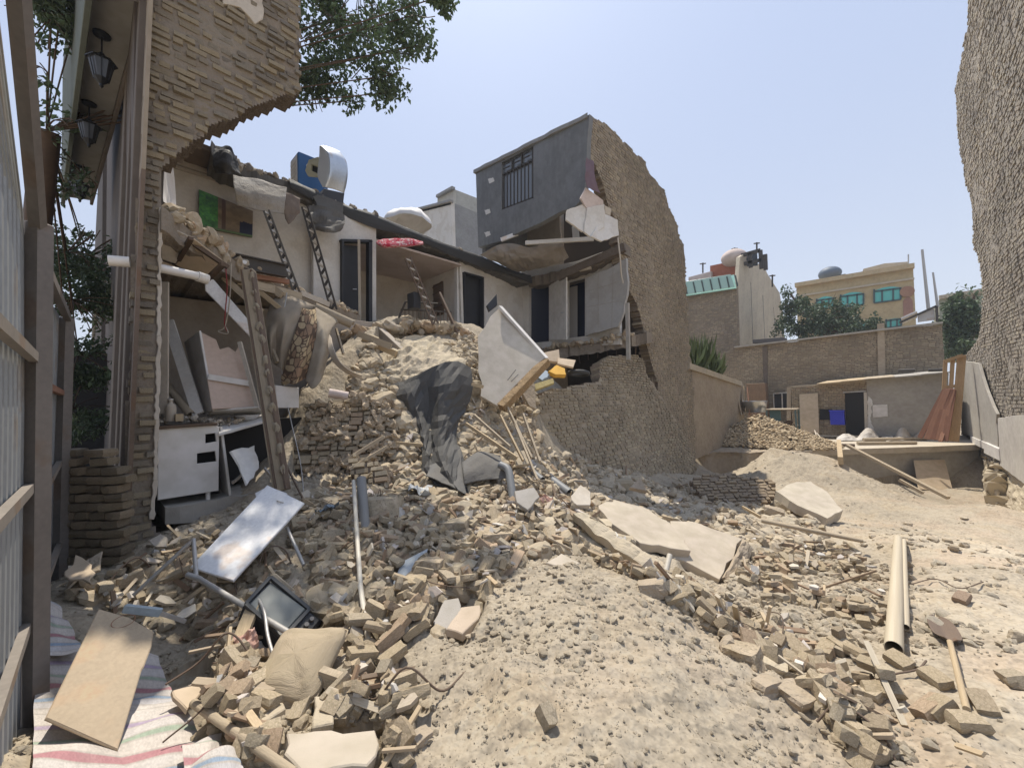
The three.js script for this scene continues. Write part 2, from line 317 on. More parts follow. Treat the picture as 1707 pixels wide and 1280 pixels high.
// ───────────────────────── the ground: pit, ramp, rubble slopes ─────────────────────────
const GP = [];                                                  // [x, z, y]
for (const [px, py, d] of [
  [1650, 1270, 1.75], [1500, 1085, 2.6], [1690, 1085, 2.6], [1600, 1000, 3.6], [1690, 960, 4.2], [1500, 900, 6], [1640, 900, 6], [1600, 845, 9.5], [1660, 840, 9.5], [1585, 815, 16], [1635, 815, 16],
  [1285, 742, 14.5], [1400, 770, 14.5], [1490, 805, 14.8], [1540, 850, 11], [1195, 792, 14.3], [1300, 835, 11], [1450, 865, 9.5], [1190, 822, 11], [1230, 797, 14.6], [1340, 755, 15.5],
  [1300, 965, 4.95], [1400, 1000, 3.95], [1250, 1052, 3.45], [1350, 1140, 2.65], [1400, 1250, 2.0], [1420, 930, 6], [1300, 900, 7.2],
  [950, 958, 3.3], [1000, 1000, 2.92], [1000, 1100, 2.25], [950, 1270, 1.62], [700, 1270, 1.72], [700, 1100, 2.6], [830, 1050, 2.7], [1150, 1100, 2.42], [1200, 1250, 1.92], [1150, 1010, 3.3], [1060, 980, 3.3],
  [1000, 925, 4.65], [1090, 955, 4.4], [880, 920, 4.3], [750, 900, 4.4], [620, 1000, 3.2], [540, 900, 4.25], [550, 1150, 2.3], [480, 1000, 3.15], [450, 920, 3.9], [1190, 985, 4.2],
  [700, 840, 5.0], [850, 840, 5.3], [960, 850, 5.9], [1060, 855, 6.7], [1180, 850, 8.0], [930, 805, 8.0], [1000, 818, 9.0], [1060, 822, 9.9], [1120, 822, 11], [940, 770, 8.6],
  [620, 800, 5.8], [555, 790, 6.0], [600, 665, 6.9], [525, 690, 6.5], [650, 640, 7.3], [720, 705, 6.9], [720, 810, 5.7], [800, 725, 6.9], [860, 765, 6.8],
  [640, 570, 8.0], [700, 600, 7.7], [730, 572, 8.3], [810, 620, 8.2], [880, 652, 8.6], [900, 720, 8.4],
  [700, 535, 10], [600, 540, 9.1], [800, 545, 11], [560, 590, 7.6], [500, 640, 6.7],
  [440, 832, 5.0], [330, 872, 4.6], [260, 905, 4.15], [150, 965, 3.4], [220, 965, 3.6], [95, 1010, 2.9], [200, 1150, 2.05], [60, 1270, 1.55], [300, 1085, 3.2], [400, 1270, 1.66], [400, 1060, 2.75], [380, 900, 4.2], [310, 1130, 2.6],
]) { const p = P(px, py, d); GP.push([p.x, p.z, p.y - (px < 640 && d < 3.5 ? 0.07 : 0)]); }
GP.push([-7.5, -1.5, 0.2], [-7.5, -0.6, 0.1], [-9, -2, 0.3], [-9.5, -5, 3.75], [-10.5, -7, 3.8], [-9, -9, 3.75], [-7.2, -9, 2.4], [-7, -10.5, 1.5], [-10, -3.2, 1.5], [-12, -1, 0], [-12, 0.5, 0], [-6.6, -12.5, 0], [-11, -11, 3.5],
  [0, 1.5, 0.02], [-3, 1.5, 0.0], [-7, 0.8, 0], [3, 1.5, 0], [0, 0.4, 0.02], [3.2, -1, -0.1], [3.1, -6, -0.95], [3.1, -12, -1.75], [3.1, -20, -2.7], [2, -20.5, -2.6], [0.2, -19.5, -2.2], [-5.6, -16, -1.9], [-5, -18.9, -2.2], [-3.5, -19.7, -2.3], [-1.6, -21.1, -2.5], [0, -22.6, -2.6], [1.5, -24.0, -2.65], [2.6, -25.1, -2.65], [-6.2, -18, -1.2]);
const TP = (() => {                                             // radial basis through the points
  const n = GP.length, m = n + 3, A = [], b = [];
  for (let i = 0; i < m; i++) { A.push(new Float64Array(m)); b.push(0); }
  for (let i = 0; i < n; i++) { for (let j = 0; j < n; j++) A[i][j] = Math.hypot(GP[i][0] - GP[j][0], GP[i][1] - GP[j][1]); A[i][i] += -0.04; A[i][n] = A[n][i] = 1; A[i][n + 1] = A[n + 1][i] = GP[i][0]; A[i][n + 2] = A[n + 2][i] = GP[i][1]; b[i] = GP[i][2]; }
  for (let c = 0; c < m; c++) { let p = c; for (let r = c + 1; r < m; r++) if (Math.abs(A[r][c]) > Math.abs(A[p][c])) p = r; [A[c], A[p]] = [A[p], A[c]]; [b[c], b[p]] = [b[p], b[c]]; for (let r = c + 1; r < m; r++) { const f = A[r][c] / A[c][c]; if (!f) continue; for (let k = c; k < m; k++) A[r][k] -= f * A[c][k]; b[r] -= f * b[c]; } }
  const w = new Float64Array(m); for (let r = m - 1; r >= 0; r--) { let s = b[r]; for (let k = r + 1; k < m; k++) s -= A[r][k] * w[k]; w[r] = s / A[r][r]; }
  return (x, z) => { let s = w[n] + w[n + 1] * x + w[n + 2] * z; for (let i = 0; i < n; i++) s += w[i] * Math.hypot(x - GP[i][0], z - GP[i][1]); return s; };
})();
const SLAB_Y = -0.95;
// where pieces lie, the earth lies below them and does not stand up in front of them
const PRESS = [];
function press(list, gap = 0.05) {
  const pts = list.map((p) => P(...p)), c = V(0, 0, 0); pts.forEach((p) => c.add(p)); c.divideScalar(pts.length);
  let n = V(0, 0, 0); for (let i = 0; i < pts.length; i++) n.add(pts[i].clone().sub(c).cross(pts[(i + 1) % pts.length].clone().sub(c))); n.normalize(); if (n.y < 0) n.negate(); n.y = Math.max(n.y, 0.18);
  const low = Math.min(...pts.map((p) => p.y)), high = Math.max(...pts.map((p) => p.y));
  const hd = Math.hypot(c.x, c.z), rise = (EYE - c.y) / hd, ux = -c.x / hd, uz = -c.z / hd;
  const grow = pts.map((p) => { const dx = p.x - c.x, dz = p.z - c.z, l = Math.hypot(dx, dz) || 1; return new THREE.Vector2(p.x + dx / l * 0.06, p.z + dz / l * 0.06); });
  PRESS.push({ q: grow, x: [Math.min(...grow.map((p) => p.x)) - 0.9, Math.max(...grow.map((p) => p.x)) + 0.9], z: [Math.min(...grow.map((p) => p.y)) - 0.9, Math.max(...grow.map((p) => p.y)) + 0.9], top: (x, z) => clamp(c.y - (n.x * (x - c.x) + n.z * (z - c.z)) / n.y, low, high) - gap, rise, ux, uz, reach: Math.min(0.7, hd * 0.14) });
}
function lid(x, z) { let y = 1e9; for (const p of PRESS) { if (x < p.x[0] || x > p.x[1] || z < p.z[0] || z > p.z[1]) continue; for (let k = 0; k <= 5; k++) { const s = p.reach * k / 5, X = x - p.ux * s, Z = z - p.uz * s; if (inPoly2(p.q, X, Z)) y = Math.min(y, p.top(X, Z) + s * p.rise); } } return y; }
function inPoly2(q, x, y) { let s = false; for (let i = 0, j = q.length - 1; i < q.length; j = i++) { const a = q[i], b = q[j]; if ((a.y > y) !== (b.y > y) && x < (b.x - a.x) * (y - a.y) / (b.y - a.y) + a.x) s = !s; } return s; }
press([[445, 808, 4.25], [507, 838, 4.15], [388, 968, 3.3], [316, 945, 3.4]], 0.08);
press([[164, 1014, 2.42], [256, 1052, 2.42], [196, 1250, 1.88], [74, 1197, 1.88]], 0.09);
press([[62, 1090, 2.3], [262, 1095, 2.65], [316, 1205, 2.14], [380, 1310, 1.78], [52, 1300, 1.64]], 0.1);
press([[66, 980, 2.75], [100, 1005, 2.75], [140, 1080, 2.45], [64, 1100, 2.3]], 0.08);
press([[300, 1236, 1.86], [372, 1212, 2.0], [420, 1290, 1.64], [300, 1300, 1.6]], 0.08);
press([[268, 1040, 2.75], [345, 1028, 2.9], [352, 1100, 2.6], [320, 1140, 2.4], [270, 1110, 2.5]], 0.42);
press([[516, 1052, 2.5], [562, 1056, 2.5], [530, 1152, 2.15], [444, 1156, 2.2]], 0.12);
press([[449, 962, 3.05], [537, 1035, 2.95], [492, 1085, 2.65], [405, 1010, 2.8]], 0.3);
press([[998, 842, 5.95], [1025, 833, 6.25], [1118, 872, 5.9], [1152, 918, 5.2], [1068, 905, 5.05], [1020, 872, 5.5]], 0.13);
press([[1118, 868, 5.9], [1160, 870, 6.15], [1238, 898, 5.75], [1200, 966, 4.95], [1142, 935, 5.1]], 0.14);
press([[1294, 818, 8.9], [1352, 802, 9.6], [1406, 850, 8.2], [1380, 864, 7.9], [1330, 842, 8.3]], 0.2);
press([[834, 512, 8.2], [910, 597, 7.6], [833, 690, 7.0], [795, 680, 7.2], [790, 560, 7.9]], 0.22);
press([[634, 590, 8.3], [636, 574, 9.0], [700, 544, 9.8], [776, 560, 9.8], [772, 630, 7.5], [696, 664, 7.1], [648, 672, 7.3]], 0.03);
press([[676, 628, 7.1], [780, 602, 7.6], [786, 640, 7.35], [764, 716, 6.7], [760, 742, 6.4], [704, 752, 6.2], [682, 700, 6.85]], 0.12);
press([[704, 752, 6.2], [760, 742, 6.4], [779, 822, 5.5], [716, 802, 5.7]], 0.1); press([[770, 770, 5.9], [834, 758, 6.1], [848, 796, 5.6], [774, 806, 5.55]], 0.1);
press([[446, 516, 6.5], [560, 522, 7.4], [560, 580, 6.6], [520, 648, 6.0], [470, 640, 6.0], [440, 590, 6.2]], 0.2);
press([[478, 1222, 1.92], [625, 1216, 2.0], [632, 1240, 1.9], [612, 1275, 1.78], [474, 1265, 1.75]], 0.12);
press([[652, 978, 3.65], [713, 914, 4.05], [694, 972, 3.62]], 0.05); press([[722, 1036, 3.05], [764, 996, 3.3], [800, 1008, 3.2], [770, 1056, 2.85]], 0.08);
press([[955, 868, 5.2], [1135, 968, 4.5], [1110, 998, 4.25], [960, 890, 5.05]], 0.14); press([[1126, 960, 4.45], [1252, 1050, 3.72], [1240, 1076, 3.6], [1120, 990, 4.3]], 0.16);
press([[532, 1115, 2.35], [662, 1158, 2.3], [660, 1178, 2.3], [534, 1134, 2.35]], 0.06); press([[322, 1165, 2.25], [490, 1280, 1.62], [480, 1290, 1.62], [318, 1178, 2.25]], 0.05);
press([[590, 975, 3.35], [612, 975, 3.35], [636, 1148, 2.45], [616, 1148, 2.45]], 0.04);
press([[500, 806, 6.0], [496, 740, 6.2], [545, 662, 6.6], [645, 672, 6.7], [655, 766, 6.2]], 0.18);

// world zones from outlines on the photograph, through the ground as first laid out
function groundBase(x, z) {
  const zf = x < -6.4 ? -18.9 : x < -2.82 ? lerp(-18.9, -20.9, (x + 6.4) / 3.58) : lerp(-20.9, -26.1, Math.min(1.08, (x + 2.82) / 5.66));
  if (z < zf - 0.3 && x > -6.5) return lerp(TP(clamp(x, -6, 3.2), zf - 0.2), x < -2.9 ? SLAB_Y - 0.02 : SLAB_Y - 0.32, sstep(zf - 0.35, zf - 0.7, z));
  if (z < -26) return SLAB_Y - 0.02;
  if (x > 3.3) return lerp(TP(3.3, clamp(z, -25.5, 1.5)), 0, sstep(3.3, 6, x));
  if (z > 1.5) return 0;
  if (x < -12) return 0;
  if (x < -5.9 && z < -13) return lerp(TP(x, z), SLAB_Y, sstep(-5.9, -6.6, x));
  return TP(x, z);
}
function ground(x, z) {
  let y = groundBase(x, z);
  if (x > -11 && x < 3.6 && z > -25 && z < 1.4) {
    const right = sstep(-1.0, 1.2, x + z * 0.02), a = 0.10 - 0.055 * right;
    y += (fbm(x * 1.3 + 9, z * 1.3 + 9, 1, 3) - 0.5) * a * 2.2 + (fbm(x * 5 + 40, z * 5 + 40, 2, 3) - 0.5) * a * 0.9 + (fbm(x * 15 + 80, z * 15 + 80, 3, 3) - 0.5) * 0.05 + (z > -5.5 ? (fbm(x * 44 + 80, z * 44 + 30, 4, 2) - 0.5) * 0.022 : 0);
  }
  return Math.min(y, lid(x, z));
}
function normalAt(x, z) { const e = 0.06; return V(ground(x - e, z) - ground(x + e, z), 2 * e, ground(x, z - e) - ground(x, z + e)).normalize(); }
// where the line of sight through a pixel first meets the ground
function hit(px, py) { const r = ray(px, py); let t = 1.0, last = 1.0; for (; t < 40; t += 0.04) { const x = r.x * t, y = EYE + r.y * t, z = r.z * t; if (y < groundBase(x, z)) return V(x, y, z); last = t; } return null; }
{
  const xs = [], zs = [];
  for (const x of [-600, -200, -80, -40, -25, -18, -14]) xs.push(x);
  for (let x = -12; x < 3.8; x += x > -4.6 && x < 0.6 ? 0.026 : 0.055) xs.push(x);
  for (const x of [4.2, 5, 6, 8, 12, 20, 40, 80, 200, 600]) xs.push(x);
  for (const z of [-600, -200, -100, -60, -45, -38, -34, -30, -27]) zs.push(z);
  for (let z = -25.5; z < -11; z += 0.11) zs.push(z);
  for (let z = -11; z < 1.5; z += z > -4.6 && z < 0 ? 0.026 : 0.055) zs.push(z);
  for (const z of [1.6, 2, 4, 8, 20, 80, 300, 600]) zs.push(z);
  const nx = xs.length, nz = zs.length, pos = new Float32Array(nx * nz * 3), uv = new Float32Array(nx * nz * 2), col = new Float32Array(nx * nz * 3), idx = [];
  for (let j = 0; j < nz; j++) for (let i = 0; i < nx; i++) {
    const k = j * nx + i, x = xs[i], z = zs[j]; pos[k * 3] = x; pos[k * 3 + 1] = ground(x, z); pos[k * 3 + 2] = z; uv[k * 2] = x; uv[k * 2 + 1] = z;
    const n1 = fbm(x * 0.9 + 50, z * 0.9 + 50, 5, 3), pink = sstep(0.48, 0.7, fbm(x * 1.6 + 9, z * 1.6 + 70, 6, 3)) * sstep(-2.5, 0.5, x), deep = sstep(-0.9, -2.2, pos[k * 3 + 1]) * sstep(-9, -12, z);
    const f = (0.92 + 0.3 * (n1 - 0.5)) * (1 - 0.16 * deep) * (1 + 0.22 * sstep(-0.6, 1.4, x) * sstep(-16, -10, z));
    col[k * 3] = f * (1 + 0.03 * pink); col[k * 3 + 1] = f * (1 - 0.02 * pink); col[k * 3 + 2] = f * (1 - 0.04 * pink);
    if (i < nx - 1 && j < nz - 1) { const a = k; idx.push(a, a + nx, a + 1, a + 1, a + nx, a + nx + 1); }
  }
  const g = new THREE.BufferGeometry(); g.setAttribute('position', new THREE.BufferAttribute(pos, 3)); g.setAttribute('uv', new THREE.BufferAttribute(uv, 2)); g.setAttribute('color', new THREE.BufferAttribute(col, 3)); g.setIndex(idx); g.computeVertexNormals();
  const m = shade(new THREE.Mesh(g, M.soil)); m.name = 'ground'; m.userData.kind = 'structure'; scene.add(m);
}
// ───────────────────────── brick walls ─────────────────────────
function inPoly(q, x, y) { let s = false; for (let i = 0, j = q.length - 1; i < q.length; j = i++) { const a = q[i], b = q[j]; if ((a.y > y) !== (b.y > y) && x < (b.x - a.x) * (y - a.y) / (b.y - a.y) + a.x) s = !s; } return s; }
// plane: { O, U, W, N }: origin, along, up, out (towards the lot). outline: world points
function brickWork(parent, plane, outline, o) {
  const r = rng(o.seed), { O, U, W, N } = plane, T = o.T, L = o.L, H = o.H, gap = o.gap ?? 0.015;
  let q = outline.map((p) => { const d = p.clone().sub(O); return new THREE.Vector2(d.dot(U), d.dot(W)); });
  if (THREE.ShapeUtils.area(q) < 0) q.reverse();
  const xs = q.map((p) => p.x), ys = q.map((p) => p.y), x0 = Math.min(...xs), x1 = Math.max(...xs), y0 = Math.min(...ys), y1 = Math.max(...ys);
  const list = []; let row = 0;
  const bricks = [], rg = o.ragged ?? 0.1, body = [], rec = (o.recess ?? 0.012);
  for (let y = y0; y < y1; y += H, row++) {                     // rows of bricks, cut to the outline and left ragged
    const cy = y + H / 2, cut = [];
    for (let i = 0, j = q.length - 1; i < q.length; j = i++) { const e = q[i], f = q[j]; if ((e.y > cy) !== (f.y > cy)) cut.push((f.x - e.x) * (cy - e.y) / (f.y - e.y) + e.x); }
    cut.sort((e, f) => e - f);
    for (let k = 0; k + 1 < cut.length; k += 2) {
      const xa = cut[k] + (r() - 0.5) * rg, xb = cut[k + 1] + (r() - 0.5) * rg; if (xb - xa < 0.05) continue;
      const bx = new THREE.BoxGeometry(xb - xa - 0.03, H * 1.002, T - 0.03); bx.translate((xa + xb) / 2, cy, -T / 2 - rec - (row % 2) * 0.0015); body.push(bx);
      for (let x = xa - ((row % 2) * 0.5 + r() * 0.2) * L; x < xb; ) { const l = (r() < (o.half ?? 0.15) ? 0.52 : 1) * L, e = Math.max(x, xa), f = Math.min(x + l, xb); x += l; if (f - e > 0.05) bricks.push([(e + f) / 2, cy, f - e]); }
    }
  }
  { const g = tri(merge(body)); g.applyMatrix4(new THREE.Matrix4().makeBasis(U, W, N).setPosition(O)); part(parent, 'mortar', g, o.mortar || M.mortar).userData.kind = 'stuff'; }
  for (const [cx, cy, l] of bricks) {
    if (r() < (o.miss ?? 0.02)) continue;
    const wav = o.wave ? (fbm(cx * 0.5 + 3, cy * 0.5 + 8, o.seed, 2) - 0.5) * o.wave : 0;
    const bulge = o.bulge ? fbm(cx * 0.8 + 13, cy * 0.8 + 5, o.seed + 2, 3) * o.bulge : 0;
    const out = r() * (o.proud ?? 0.02) + 0.006 + bulge;
    const tone = 1 + (fbm(cx * 0.7 + 30, cy * 0.7 + 30, o.seed + 5, 3) - 0.5) * (o.tone ?? 0.5);
    const c = BR[o.brick][Math.floor(r() * BR[o.brick].length)];
    const m = new THREE.Matrix4().makeBasis(U, W, N);
    m.multiply(new THREE.Matrix4().makeRotationFromEuler(new THREE.Euler((r() - 0.5) * (o.tilt ?? 0.04), (r() - 0.5) * (o.tilt ?? 0.04), (r() - 0.5) * (o.tilt ?? 0.04))));
    m.scale(V((l - gap) * (0.94 + 0.06 * r()), (H - gap) * (0.88 + 0.14 * r()), T * (0.98 + 0.02 * r())));
    const p = O.clone().addScaledVector(U, cx).addScaledVector(W, cy + wav).addScaledVector(N, -T / 2 + out);
    m.setPosition(p); list.push({ m, p, c: vary([c[0] * tone, c[1] * tone, c[2] * tone], 0.12, r), k: Math.floor(r() * 3), pi: Math.floor(r() * BR[o.brick].length) });
  }
  if (o.smear) {                                                // old mortar and plaster smeared over the face: a rough skin that the bricks stand out of here and there
    const st = o.smear.step, pos = [], hgt = (x, y) => -rec + (fbm(x * 1.1 + 7, y * 1.1 + 3, o.seed, 3) - 0.5) * o.smear.amp * 2 + (fbm(x * 7 + 7, y * 9 + 3, o.seed + 1, 3) - 0.5) * o.smear.amp * 1.1 + o.smear.off;
    const hx = Math.ceil((x1 - x0) / st), hy = Math.ceil((y1 - y0) / st), Hh = []; for (let j = 0; j <= hy; j++) for (let i = 0; i <= hx; i++) Hh.push(hgt(x0 + i * st, y0 + j * st));
    const pt = (i, j) => { const p = O.clone().addScaledVector(U, x0 + i * st).addScaledVector(W, y0 + j * st).addScaledVector(N, Hh[j * (hx + 1) + i]); return [p.x, p.y, p.z]; };
    for (let j = 0; j < hy; j++) for (let i = 0; i < hx; i++) { if (!inPoly(q, x0 + (i + 0.5) * st, y0 + (j + 0.5) * st)) continue; const a = pt(i, j), b = pt(i + 1, j), c = pt(i + 1, j + 1), d = pt(i, j + 1); pos.push(...a, ...b, ...c, ...a, ...c, ...d); }
    const g = new THREE.BufferGeometry(); g.setAttribute('position', new THREE.Float32BufferAttribute(pos, 3)); g.computeVertexNormals(); g.setAttribute('uv', new THREE.Float32BufferAttribute(new Float32Array(pos.length / 3 * 2), 2)); part(parent, 'mortar_skin', tri(g), o.smear.mat);
  }
  let rest = list;
  const off = wpos(parent);
  if (o.single) {                                               // those that show, one by one
    list.forEach((e) => { const a = proj(e.p); e.show = a.d > 0 && a.px > -20 && a.px < 1727 && a.py > -20 && a.py < 1300 ? 1 / a.d : 0; });
    const pick = list.filter((e) => e.show > 0).sort((a, b) => b.show - a.show).slice(0, o.single), set = new Set(pick);
    for (const e of pick) { const b = shade(new THREE.Mesh(wallBricks[e.k], brickMats[o.brick][e.pi])); e.m.decompose(b.position, b.quaternion, b.scale); b.position.sub(off); b.name = 'brick'; parent.add(b); }
    rest = list.filter((e) => !set.has(e));
  }
  for (let k = 0; k < 3; k++) { const l = rest.filter((e) => e.k === k); if (!l.length) continue; const im = swarm('brick_courses', wallBricks[k], brickWhite, l); im.position.set(-off.x, -off.y, -off.z); parent.add(im); }
  return list.length;
}
const planeX = (X) => ({ O: V(X, 0, 0), U: V(0, 0, -1), W: V(0, 1, 0), N: V(1, 0, 0) });
const planeZ = (Z) => ({ O: V(0, 0, Z), U: V(1, 0, 0), W: V(0, 1, 0), N: V(0, 0, 1) });
const X_ = (X, list) => list.map((p) => onX(p[0], p[1], X)), Z_ = (Z, list) => list.map((p) => onZ(p[0], p[1], Z)), Y_ = (Y, list) => list.map((p) => onY(p[0], p[1], Y));
function slant(pl, px, py) { const r = ray(px, py), e = V(0, EYE, 0), t = pl.O.clone().sub(e).dot(pl.N) / r.dot(pl.N); return e.addScaledVector(r, t); }
// more corners along an outline, pushed about, as a break has
function ragged(list, step, amp, seed, from = 0, to = 1e9) { const r = rng(seed), out = []; for (let i = 0; i < list.length; i++) { const a = list[i], b = list[(i + 1) % list.length]; out.push(a); if (i < from || i >= to) continue; const L = Math.hypot(b[0] - a[0], b[1] - a[1]), k = Math.floor(L / step); for (let j = 1; j < k; j++) { const t = j / k; out.push([lerp(a[0], b[0], t) + (r() - 0.5) * amp, lerp(a[1], b[1], t) + (r() - 0.5) * amp]); } } return out; }

// the wall on the street line: its broken end and what hangs over
const WX = -5.8;
{
  const t = thing('house_front_wall', 'broken end of the brick street wall, a tall narrow pier with a ragged overhanging piece above', 'wall', V(WX, 0.2, -0.4));
  const o1 = X_(WX, ragged([[252, -90], [500, -90], [500, 155], [468, 158], [438, 170], [410, 182], [396, 196], [378, 200], [352, 206], [342, 224], [318, 235], [300, 250], [284, 262], [268, 278], [266, 330], [270, 345], [266, 400], [264, 560], [260, 700], [258, 800], [250, 868], [264, 890], [270, 985], [206, 985], [208, 800], [214, 600], [222, 400], [234, 280]], 9, 4, 5, 1, 20));
  brickWork(t, planeX(WX), o1, { seed: 4, L: 0.235, H: 0.085, T: 0.42, brick: 'pier', mortar: M.mortarDark, single: 300, proud: 0.05, tilt: 0.1, ragged: 0.05, tone: 0.7, gap: 0.022, miss: 0.03, recess: 0.016, half: 0.3, smear: { step: 0.035, amp: 0.030, off: -0.002, mat: mat(0.25, 0.212, 0.17, { map: stain, bump: lumps, bs: 0.015, rough: 0.97 }) } });
  // edge strip of the street side, plaster crust of the room side
  const a0 = onX(206, 985, WX + 0.012), a1 = onX(253, -90, WX + 0.012);
  part(t, 'edge_trim', bar(a0.clone().lerp(a1, 0.62), a1, 0.035, 0.34, V(0, 0, 1)), mat(0.33, 0.275, 0.21, { map: stain, rough: 0.9 })); part(t, 'edge_trim', bar(a0, a0.clone().lerp(a1, 0.62), 0.035, 0.34, V(0, 0, 1)), M.steelRust);
  const b0 = [[268, 345], [266, 400], [264, 560], [261, 700], [258, 800], [252, 866]];
  const crust = []; for (let i = 0; i < b0.length - 1; i++) crust.push(plate([onX(b0[i][0] - 3, b0[i][1], WX + 0.02), onX(b0[i][0] + 4, b0[i][1], WX + 0.02), onX(b0[i + 1][0] + 4, b0[i + 1][1], WX + 0.02), onX(b0[i + 1][0] - 4, b0[i + 1][1], WX + 0.02)], 0.4, { jag: 0.02, step: 0.05, seed: i + 3, rough: 0.03 }));
  part(t, 'plaster_crust', crust, M.plasterTan);
  part(t, 'plaster_patch', plate(X_(WX + 0.03, [[368, -40], [440, -40], [438, 32], [425, 40], [400, 12], [372, 6]]), 0.05, { jag: 0.05, step: 0.08 }), M.plasterTan, 'pale plaster left at the top');
  // the street face, seen nearly edge-on
  const f0 = onX(203, 985, WX), f1 = onX(247, -90, WX), far = V(-9, 0, 0);
  const fz = (y) => lerp(f0.z, f1.z, (y - f0.y) / (f1.y - f0.y));
  const face = (x0, x1, y0, y1, dz, th) => plate([V(x0, y0, fz(y0) + dz), V(x1, y0, fz(y0) + dz), V(x1, y1, fz(y1) + dz), V(x0, y1, fz(y1) + dz)], th);
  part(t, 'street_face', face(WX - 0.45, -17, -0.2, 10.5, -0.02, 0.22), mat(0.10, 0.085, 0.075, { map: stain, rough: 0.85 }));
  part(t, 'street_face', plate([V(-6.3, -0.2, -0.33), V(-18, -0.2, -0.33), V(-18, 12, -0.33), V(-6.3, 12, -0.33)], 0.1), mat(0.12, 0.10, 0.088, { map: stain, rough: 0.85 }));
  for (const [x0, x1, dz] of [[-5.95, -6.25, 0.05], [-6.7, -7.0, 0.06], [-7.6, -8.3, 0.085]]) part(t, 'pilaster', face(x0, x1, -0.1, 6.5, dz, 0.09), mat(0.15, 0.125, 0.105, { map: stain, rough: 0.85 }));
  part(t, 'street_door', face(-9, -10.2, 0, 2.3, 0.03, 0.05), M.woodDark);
  const SY = 6.6, s0 = onY(142, 0, SY), s1 = onY(103, 327, SY), s2 = onY(149, 334, SY), s3 = onY(237, 0, SY);
  const dirL = s0.clone().sub(s1).normalize(), dirR = s3.clone().sub(s2).normalize();
  const ext = (p, d) => p.clone().addScaledVector(d, (p.x - (WX - 0.02)) / -d.x);
  const q0 = ext(s0, dirL), q3 = ext(s3, dirR);
  const sof = (a, b, c, d, y, th) => plate([a, b, c, d].map((p) => V(p.x, y, p.z)), th);
  part(t, 'soffit', sof(q0, s1, s2, q3, SY, 0.12), M.dusk);
  part(t, 'fascia', plate([V(q0.x, SY - 0.22, q0.z + 0.02), V(s1.x, SY - 0.22, s1.z + 0.02), V(s1.x, SY + 3, s1.z + 0.02), V(q0.x, SY + 3, q0.z + 0.02)], 0.06), mat(0.13, 0.15, 0.13, { map: stain, rough: 0.9 }));
  part(t, 'soffit_edge', plate([V(q3.x, SY - 0.10, q3.z), V(s2.x, SY - 0.10, s2.z), V(s2.x, SY + 0.02, s2.z), V(q3.x, SY + 0.02, q3.z)], 0.05), mat(0.15, 0.125, 0.105, { map: stain, rough: 0.85 }));
  const sn = thing('street_house', 'dark brown house front farther along the street, seen edge-on behind the fence', 'building', V(-30, 0, -0.6));
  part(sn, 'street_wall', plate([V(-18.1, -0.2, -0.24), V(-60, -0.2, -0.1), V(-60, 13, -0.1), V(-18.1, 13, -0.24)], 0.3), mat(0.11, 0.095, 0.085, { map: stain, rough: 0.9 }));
  part(sn, 'ledge', plate([V(-18.1, 6.3, -0.14), V(-60, 6.3, 0.0), V(-60, 6.6, 0.0), V(-18.1, 6.6, -0.14)], 0.08), M.dusk);
  // three hanging lanterns
  const iron = mat(0.018, 0.019, 0.022, { rough: 0.5, metal: 0.4 }), pane = mat(0.05, 0.05, 0.055, { rough: 0.15 });
  [[169, 57, 'nearest'], [148, 172, 'middle'], [133, 278, 'farthest']].forEach(([px, py, w], i) => {
    const p = onY(px, py, SY - 0.004);
    const L = thing('lantern', `black iron lantern hanging under the eaves of the street wall, ${w} of three`, 'lantern', p, 'black lanterns under the eaves');
    const lathe = (pts, seg) => { const g = new THREE.LatheGeometry(pts.map((k) => new THREE.Vector2(...k)), seg); g.translate(p.x, p.y, p.z); return tri(flat(g)); };
    part(L, 'ceiling_rose', lathe([[0, 0], [0.09, 0], [0.085, -0.025], [0.03, -0.05], [0, -0.05]].reverse(), 14), iron);
    part(L, 'chain', rod(p, p.clone().add(V(0, -0.28, 0)), 0.009), iron);
    part(L, 'lamp_cap', lathe([[0, -0.24], [0.03, -0.26], [0.05, -0.31], [0.15, -0.36], [0.155, -0.375], [0, -0.375]].reverse(), 6), iron);
    part(L, 'lamp_shade', lathe([[0.125, -0.375], [0.075, -0.60], [0, -0.60]].reverse(), 6), pane);
    for (let k = 0; k < 6; k++) { const a = k / 6 * Math.PI * 2 + Math.PI / 2, c = (r, y) => p.clone().add(V(Math.sin(a) * r, y, Math.cos(a) * r)); part(L, 'frame_bar', rod(c(0.128, -0.37), c(0.078, -0.605), 0.007, 0.007, 5), iron); }
    part(L, 'finial', lathe([[0.08, -0.60], [0.05, -0.64], [0.02, -0.67], [0.022, -0.70], [0, -0.73]].reverse(), 8), iron);
  });
  // white drain pipe through the wall
  const w0 = P(180, 434, 4.15), w1 = P(216, 437, 4.25), w2 = P(262, 446, 4.45), w3 = P(336, 462, 4.9), w4 = P(345, 466, 4.95);
  solo('drain_pipe', 'white plastic drain pipe running through the brick pier', 'pipe', [hollow(w0, w1, 0.055, 0.006), hollow(w2, w3, 0.05, 0.006), rod(w3.clone().lerp(w2, 0.12), w4, 0.062, 0.062, 18)], M.panelWhite);
}
